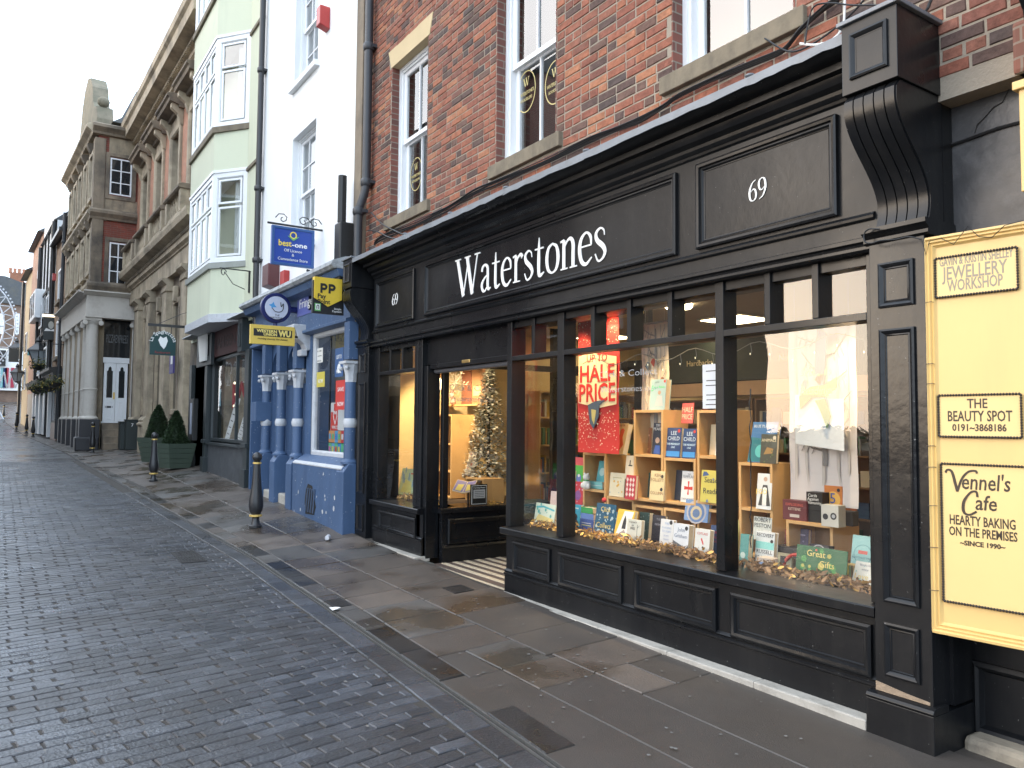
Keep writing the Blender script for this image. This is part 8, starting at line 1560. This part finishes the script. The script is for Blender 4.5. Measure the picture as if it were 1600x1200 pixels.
for _ in range(5000): c = Vector((r.uniform(-15, 9), -6.9 + r.uniform(-.45, .45), r.uniform(-.2, 1.55 + .1 * r.random()))); q = .09; u = Vector((r.uniform(-1, 1), r.uniform(-1, 1), r.uniform(-1, 1))).normalized() * q; v = u.cross(Vector((.3, .1, 1))).normalized() * q; b.add([c - u, c + v, c + u, c - v], [(0, 1, 2, 3)])
b.build('foliage', MATS['box_leaf'], t, kind='stuff', rec=False)

# ============================================================ RIGHT: ALLEY ENTRANCE WITH YELLOW BOARD
al = thing('alley_front', (-1.4, 4.2, 0), 'black plastered alley entrance wall beside the bookshop with panelled dado', 'wall')
PLS = mat('black_plaster', (.045, .045, .048), .38, .45, 3, bump=.9, bs=7, rvar=.15, dirt=(.12, .12, .125), ds=2.2, dth=(.48, .72))
b = MB(); b.box(-2.06, -1.0, -4.6, -4.16, 1.0, 3.56); b.build('plaster_wall', PLS, al)
b = MB(); b.box(-2.06, -.6, -4.6, -4.28, -.05, 1.0); dd_ = b.build('dado', BLACK, al)
PA = atY(1522, 1030, 4.28); PB2 = atY(1600, 1160, 4.28); b = MB(); b.ring(PA.x, PA.x + .62, PB2.z - .02, PA.z, [(0, -4.28), (0, -4.25), (.02, -4.24), (.035, -4.25), (.045, -4.272), (.05, -4.279)]); b.build('panel_moulding', BLACK, dd_, smooth=30)
b = MB(); b.box(-2.04, -.6, -4.30, -4.12, -.1, gz(-1.8, 4.1) + .05); b.build('worn_step', mat('worn_sandstone_step', (.30, .26, .20), .9, .3, 6, bump=.6, bs=20, dirt=(.12, .10, .08), ds=4), al, bevel=.03)
P = [(1470, 232, 4.15), (1500, 222, 4.15), (1560, 200, 4.15), (1598, 190, 4.15)]; b = MB(); b.tube([atY(*p) - Vector((0, .0, 0)) for p in P], .008, 6); b.build('wall_pipe', CABLE, label='thin black pipe crossing the black plaster above the yellow board', cat='pipe')
P = [(1523, 208), (1527, 195), (1542, 180), (1552, 168), (1566, 160), (1577, 138)]; b = MB(); b.tube([atY(x, y, 4.157) for x, y in P], [.002, .004, .003, .004, .003, .002], 4); b.build('crack', DARK, al)
P = [(1471, 130), (1469, 200), (1467, 260), (1466, 320), (1472, 352), (1468, 372), (1448, 380)]; b = MB(); b.tube([atY(x, y, 4.11 if x > 1460 else 3.97) for x, y in P], .008, 6); b.build('hanging_cable', CABLE, label='black cable running down beside the big corbel', cat='cable')
# next building's corbel and yellow pilaster top right
nb = thing('neighbour_building', (-.7, 4, 0), 'edge of the next building with a dark corbel, brick pier and yellow post', 'building')
P0 = atY(1572, 60, 3.95); b = MB(); b.box(P0.x + .0, -.3, -4.4, -4.0, 3.30, 3.56); b.build('brick_pier', brickmat('pier_brick', (.24, .10, .07), (.18, .085, .065), (.25, .2, .16)), nb, bevel=.02)
P1 = atY(1578, 0, 3.75); x0 = atY(1590, 60, 3.75).x; b = MB(); b.prof(x0, x0 + .28, [(-4.3, 4.2), (-3.70, 4.2), (-3.68, 3.62), (-3.80, 3.50), (-3.84, 3.36), (-3.93, 3.28), (-4.3, 3.22)]); b.build('dark_corbel', BLACK, nb, bevel=.006)
P2 = atY(1591, 128, 3.9); P3 = atY(1593, 300, 3.9); b = MB(); b.box(P2.x, P2.x + .2, -4.2, -3.9, P3.z, P2.z - .04); b.box(P2.x - .02, P2.x + .22, -4.2, -3.88, P2.z - .04, P2.z); b.build('yellow_post', YEL, nb, bevel=.004)
b = MB(); b.box(-1.55, 4.5, -12, -4.62, 0, 12); b.box(-1.12, 4.5, -4.62, -4.03, 3.5, 12); b.build('wall', upper, nb)
b = MB(); b.box(-.9, 4.5, -4.62, -4.03, -.1, 3.2); b.build('lower_wall', BLACK, nb)
# yellow board on its own slightly turned plane
ob = atY(1447, 600, 3.915); VB = ray(-225, 660); VB.z = 0; VB = -VB.normalized(); YF = Frame((ob.x, ob.y), VB)
_, yz1 = YF.hit(1450, 372); _, yz0 = YF.hit(1461, 988); YWD = .78
yb = thing('yellow_board', (ob.x + .3, ob.y, yz0), 'tall pale yellow notice board beside the bookshop carrying three painted signs', 'notice board')
b = MB(YF); b.box(.0, YWD, -.05, -.012, yz0, yz1); b.build('backing', YEL, yb)
b = MB(YF); b.ring(.0, YWD, yz0, yz1, [(0, -.05), (0, .012), (.012, .016), (.018, .006), (.028, .010), (.034, -.002), (.044, .004), (.050, -.006), (.056, -.0115)]); b.build('board_moulding', YEL, yb, smooth=30)
ROPE = mat('black_rope_edge', (.03, .022, .018), .5, .2, 30)
def ysign(c, texts, label):
    (a0, z1), (a1, _), (_, z0) = YF.hit(*c[0], -.01), YF.hit(*c[1], -.01), YF.hit(*c[2], -.01)
    t = thing('painted_sign', YF.p((a0 + a1) / 2, -.01, z0), label, 'sign'); b = MB(YF); b.box(a0, a1, -.0118, -.004, z0, z1); b.build('plate', mat('sign_cream', (.74, .53, .22), .4, .03, 3), t)
    b = MB(YF)
    def bead(p, q):
        L = (q - p).length; n = int(L / .0125)
        for k in range(n): b.ball(p + (q - p) * ((k + .5) / n), .0068, 6)
    C = [YF.p(a0, 0, z0), YF.p(a1, 0, z0), YF.p(a1, 0, z1), YF.p(a0, 0, z1)]
    for k in range(4): bead(C[k], C[(k + 1) % 4])
    b.build('rope_edge', ROPE, t, smooth=80, kind='stuff')
    for s, c0, c1, hpx, colr, sh in texts:
        (p0, q0), (p1, q1) = YF.hit(*c0, -.003), YF.hit(*c1, -.003); hh = hpx
        q = text(s, YF, (p0 + p1) / 2, (q0 + q1) / 2, -.0035, hh, colr, t, w=p1 - p0, ext=.0008, shear=sh, bold=.0012)
        if sh < 0: pass
    return t
GREYI = paint((.27, .23, .17)); BRNI = paint((.04, .025, .015))
ysign(((1462, 405), (1590, 385), (1463, 466)), [('GAVIN & KRISTIN SHELLEY', (1468, 418), (1583, 399), .040, GREYI, 0), ('JEWELLERY', (1472, 440), (1574, 423), .064, GREYI, 0), ('WORKSHOP', (1480, 457), (1567, 444), .056, GREYI, 0)], 'upper rope-edged sign for the jewellery workshop in grey capitals')
ysign(((1467, 618), (1596, 614), (1468, 682)), [('THE', (1511, 638), (1543, 637), .045, BRNI, 0), ('BEAUTY SPOT', (1481, 659), (1582, 657), .050, BRNI, 0), ('0191~3868186', (1488, 673), (1573, 674), .033, BRNI, 0)], 'middle rope-edged sign of the beauty spot with a phone number')
vs_ = ysign(((1471, 724), (1610, 728), (1474, 938)), [('Hearty Baking'.upper(), (1484, 819), (1587, 827), .045, BRNI, 0), ('ON THE PREMISES', (1483, 836), (1590, 846), .042, BRNI, 0), ('~SINCE 1990~', (1500, 852), (1571, 858), .022, BRNI, 0), ('ennel\'s', (1503, 766), (1579, 766), .075, BRNI, .12), ('afe', (1524, 796), (1558, 799), .070, BRNI, .12)], 'lower rope-edged sign of the cafe with script name and hearty baking')
(va, vz) = YF.hit(1488, 766, -.003); b = MB(YF); stroke(b, [(-.03, .085), (-.02, .10), (.0, .09), (.015, .03), (.022, -.005)], [.004, .010, .012, .013, .010], va, vz, 1, 1, -.0035, -.0015); stroke(b, [(.022, -.005), (.045, .06), (.075, .095), (.105, .10), (.112, .088)], [.010, .006, .005, .006, .003], va, vz, 1, 1, -.0036, -.0014); b.build('script_letter', BRNI, vs_)
(va, vz) = YF.hit(1510, 795, -.003); b = MB(YF); stroke(b, [(.05, .06), (.045, .085), (.02, .08), (-.01, .035), (-.012, -.015), (.012, -.028), (.045, -.01)], [.008, .006, .008, .013, .013, .008, .004], va, vz, 1, 1, -.0035, -.0015); b.build('script_letter', BRNI, vs_)
# thin fairy wire along the board
b = MB(); pts = []
for k, (x, y) in enumerate(((1440, 375), (1447, 398), (1452, 377), (1470, 372), (1490, 382), (1512, 354), (1530, 370), (1550, 371), (1570, 352), (1598, 345))): pts.append(YF.p(YF.hit(x, y, .03)[0], .03, YF.hit(x, y, .03)[1]))
b.tube(pts, .0022, 5); b.build('light_wire', CABLE, label='thin dark wire looping along the top of the yellow board', cat='wire')
t = thing('wire_hooks', YF.p(0, .01, 1.5), 'row of small wire hooks down the left edge of the yellow board', 'hooks')
for px, py in ((1449, 473), (1450, 569), (1451, 600), (1452, 697), (1453, 730), (1455, 790), (1456, 855), (1457, 922)): a, z = YF.hit(px, py, .012); b = MB(); b.tube([YF.p(a - .012, .02, z), YF.p(a + .022, .02, z + .002), YF.p(a + .026, .0, z)], .0018, 5); b.build('hook', mat('rusty_wire', (.10, .07, .05), .6), t)
# cables over the shopfront
def cable(pts, r, label, m=CABLE, Y=3.985):
    b = MB(); q = cr_pts([(atY(x, y, Y + (p[0] if p else 0)).x, Y + (p[0] if p else 0), atY(x, y, Y + (p[0] if p else 0)).z) for x, y, *p in pts], 4); b.tube(q, r, 6); return b.build('cable', m, label=label, cat='cable')
L0 = [(585, 382), (600, 372), (650, 352), (700, 328), (740, 303), (775, 288), (820, 270), (860, 252), (920, 222), (960, 205), (1000, 190), (1035, 170), (1060, 152), (1110, 128), (1160, 108), (1210, 88), (1228, 78), (1250, 50), (1285, 18), (1310, 0)]
r = random.Random(5)
for i, l in enumerate(('lowest black cable sagging across the brickwork above the shopfront', 'middle black cable of the bundle above the shopfront', 'top black cable of the bundle above the shopfront', 'thin black cable twisted round the bundle above the shopfront')):
    cable([(x, y - 2.2 * i + r.uniform(-1.3, 1.3)) for x, y in L0], (.010, .009, .008, .005)[i], l, Y=3.99 - .008 * i)
cable([(1195, 60), (1230, 80), (1260, 74), (1300, 48), (1330, 22), (1350, 0)], .006, 'black cable looping up towards the brickwork at the top right', Y=3.96)
cable([(1258, 68), (1262, 40), (1272, 10), (1300, 5), (1330, 8), (1375, 8)], .005, 'thin black cable curving over the corbel block', Y=3.90)
cable([(1320, 0), (1319, 30), (1316, 45), (1300, 62), (1275, 70), (1250, 68)], .007, 'white cable hanging down behind the corbel block', WCABLE, Y=3.93)
cable([(575, 360), (590, 362), (612, 372), (640, 372), (600, 352), (580, 332)], .009, 'tangled black cable ends at the left of the brick wall', Y=3.95)
cable([(1440, 374), (1420, 370), (1400, 374), (1376, 376), (1362, 380), (1352, 378), (1350, 366), (1358, 358), (1374, 358)], .004, 'thin black cable looping over the right pilaster cap', Y=3.83)
cable([(1385, 10), (1440, 20), (1455, 0)], .008, 'black cable at the top of the corbel block', Y=3.97)
for o in bpy.data.objects:
    if 'wl' in o: del o['wl']
scene.render.engine = 'CYCLES'
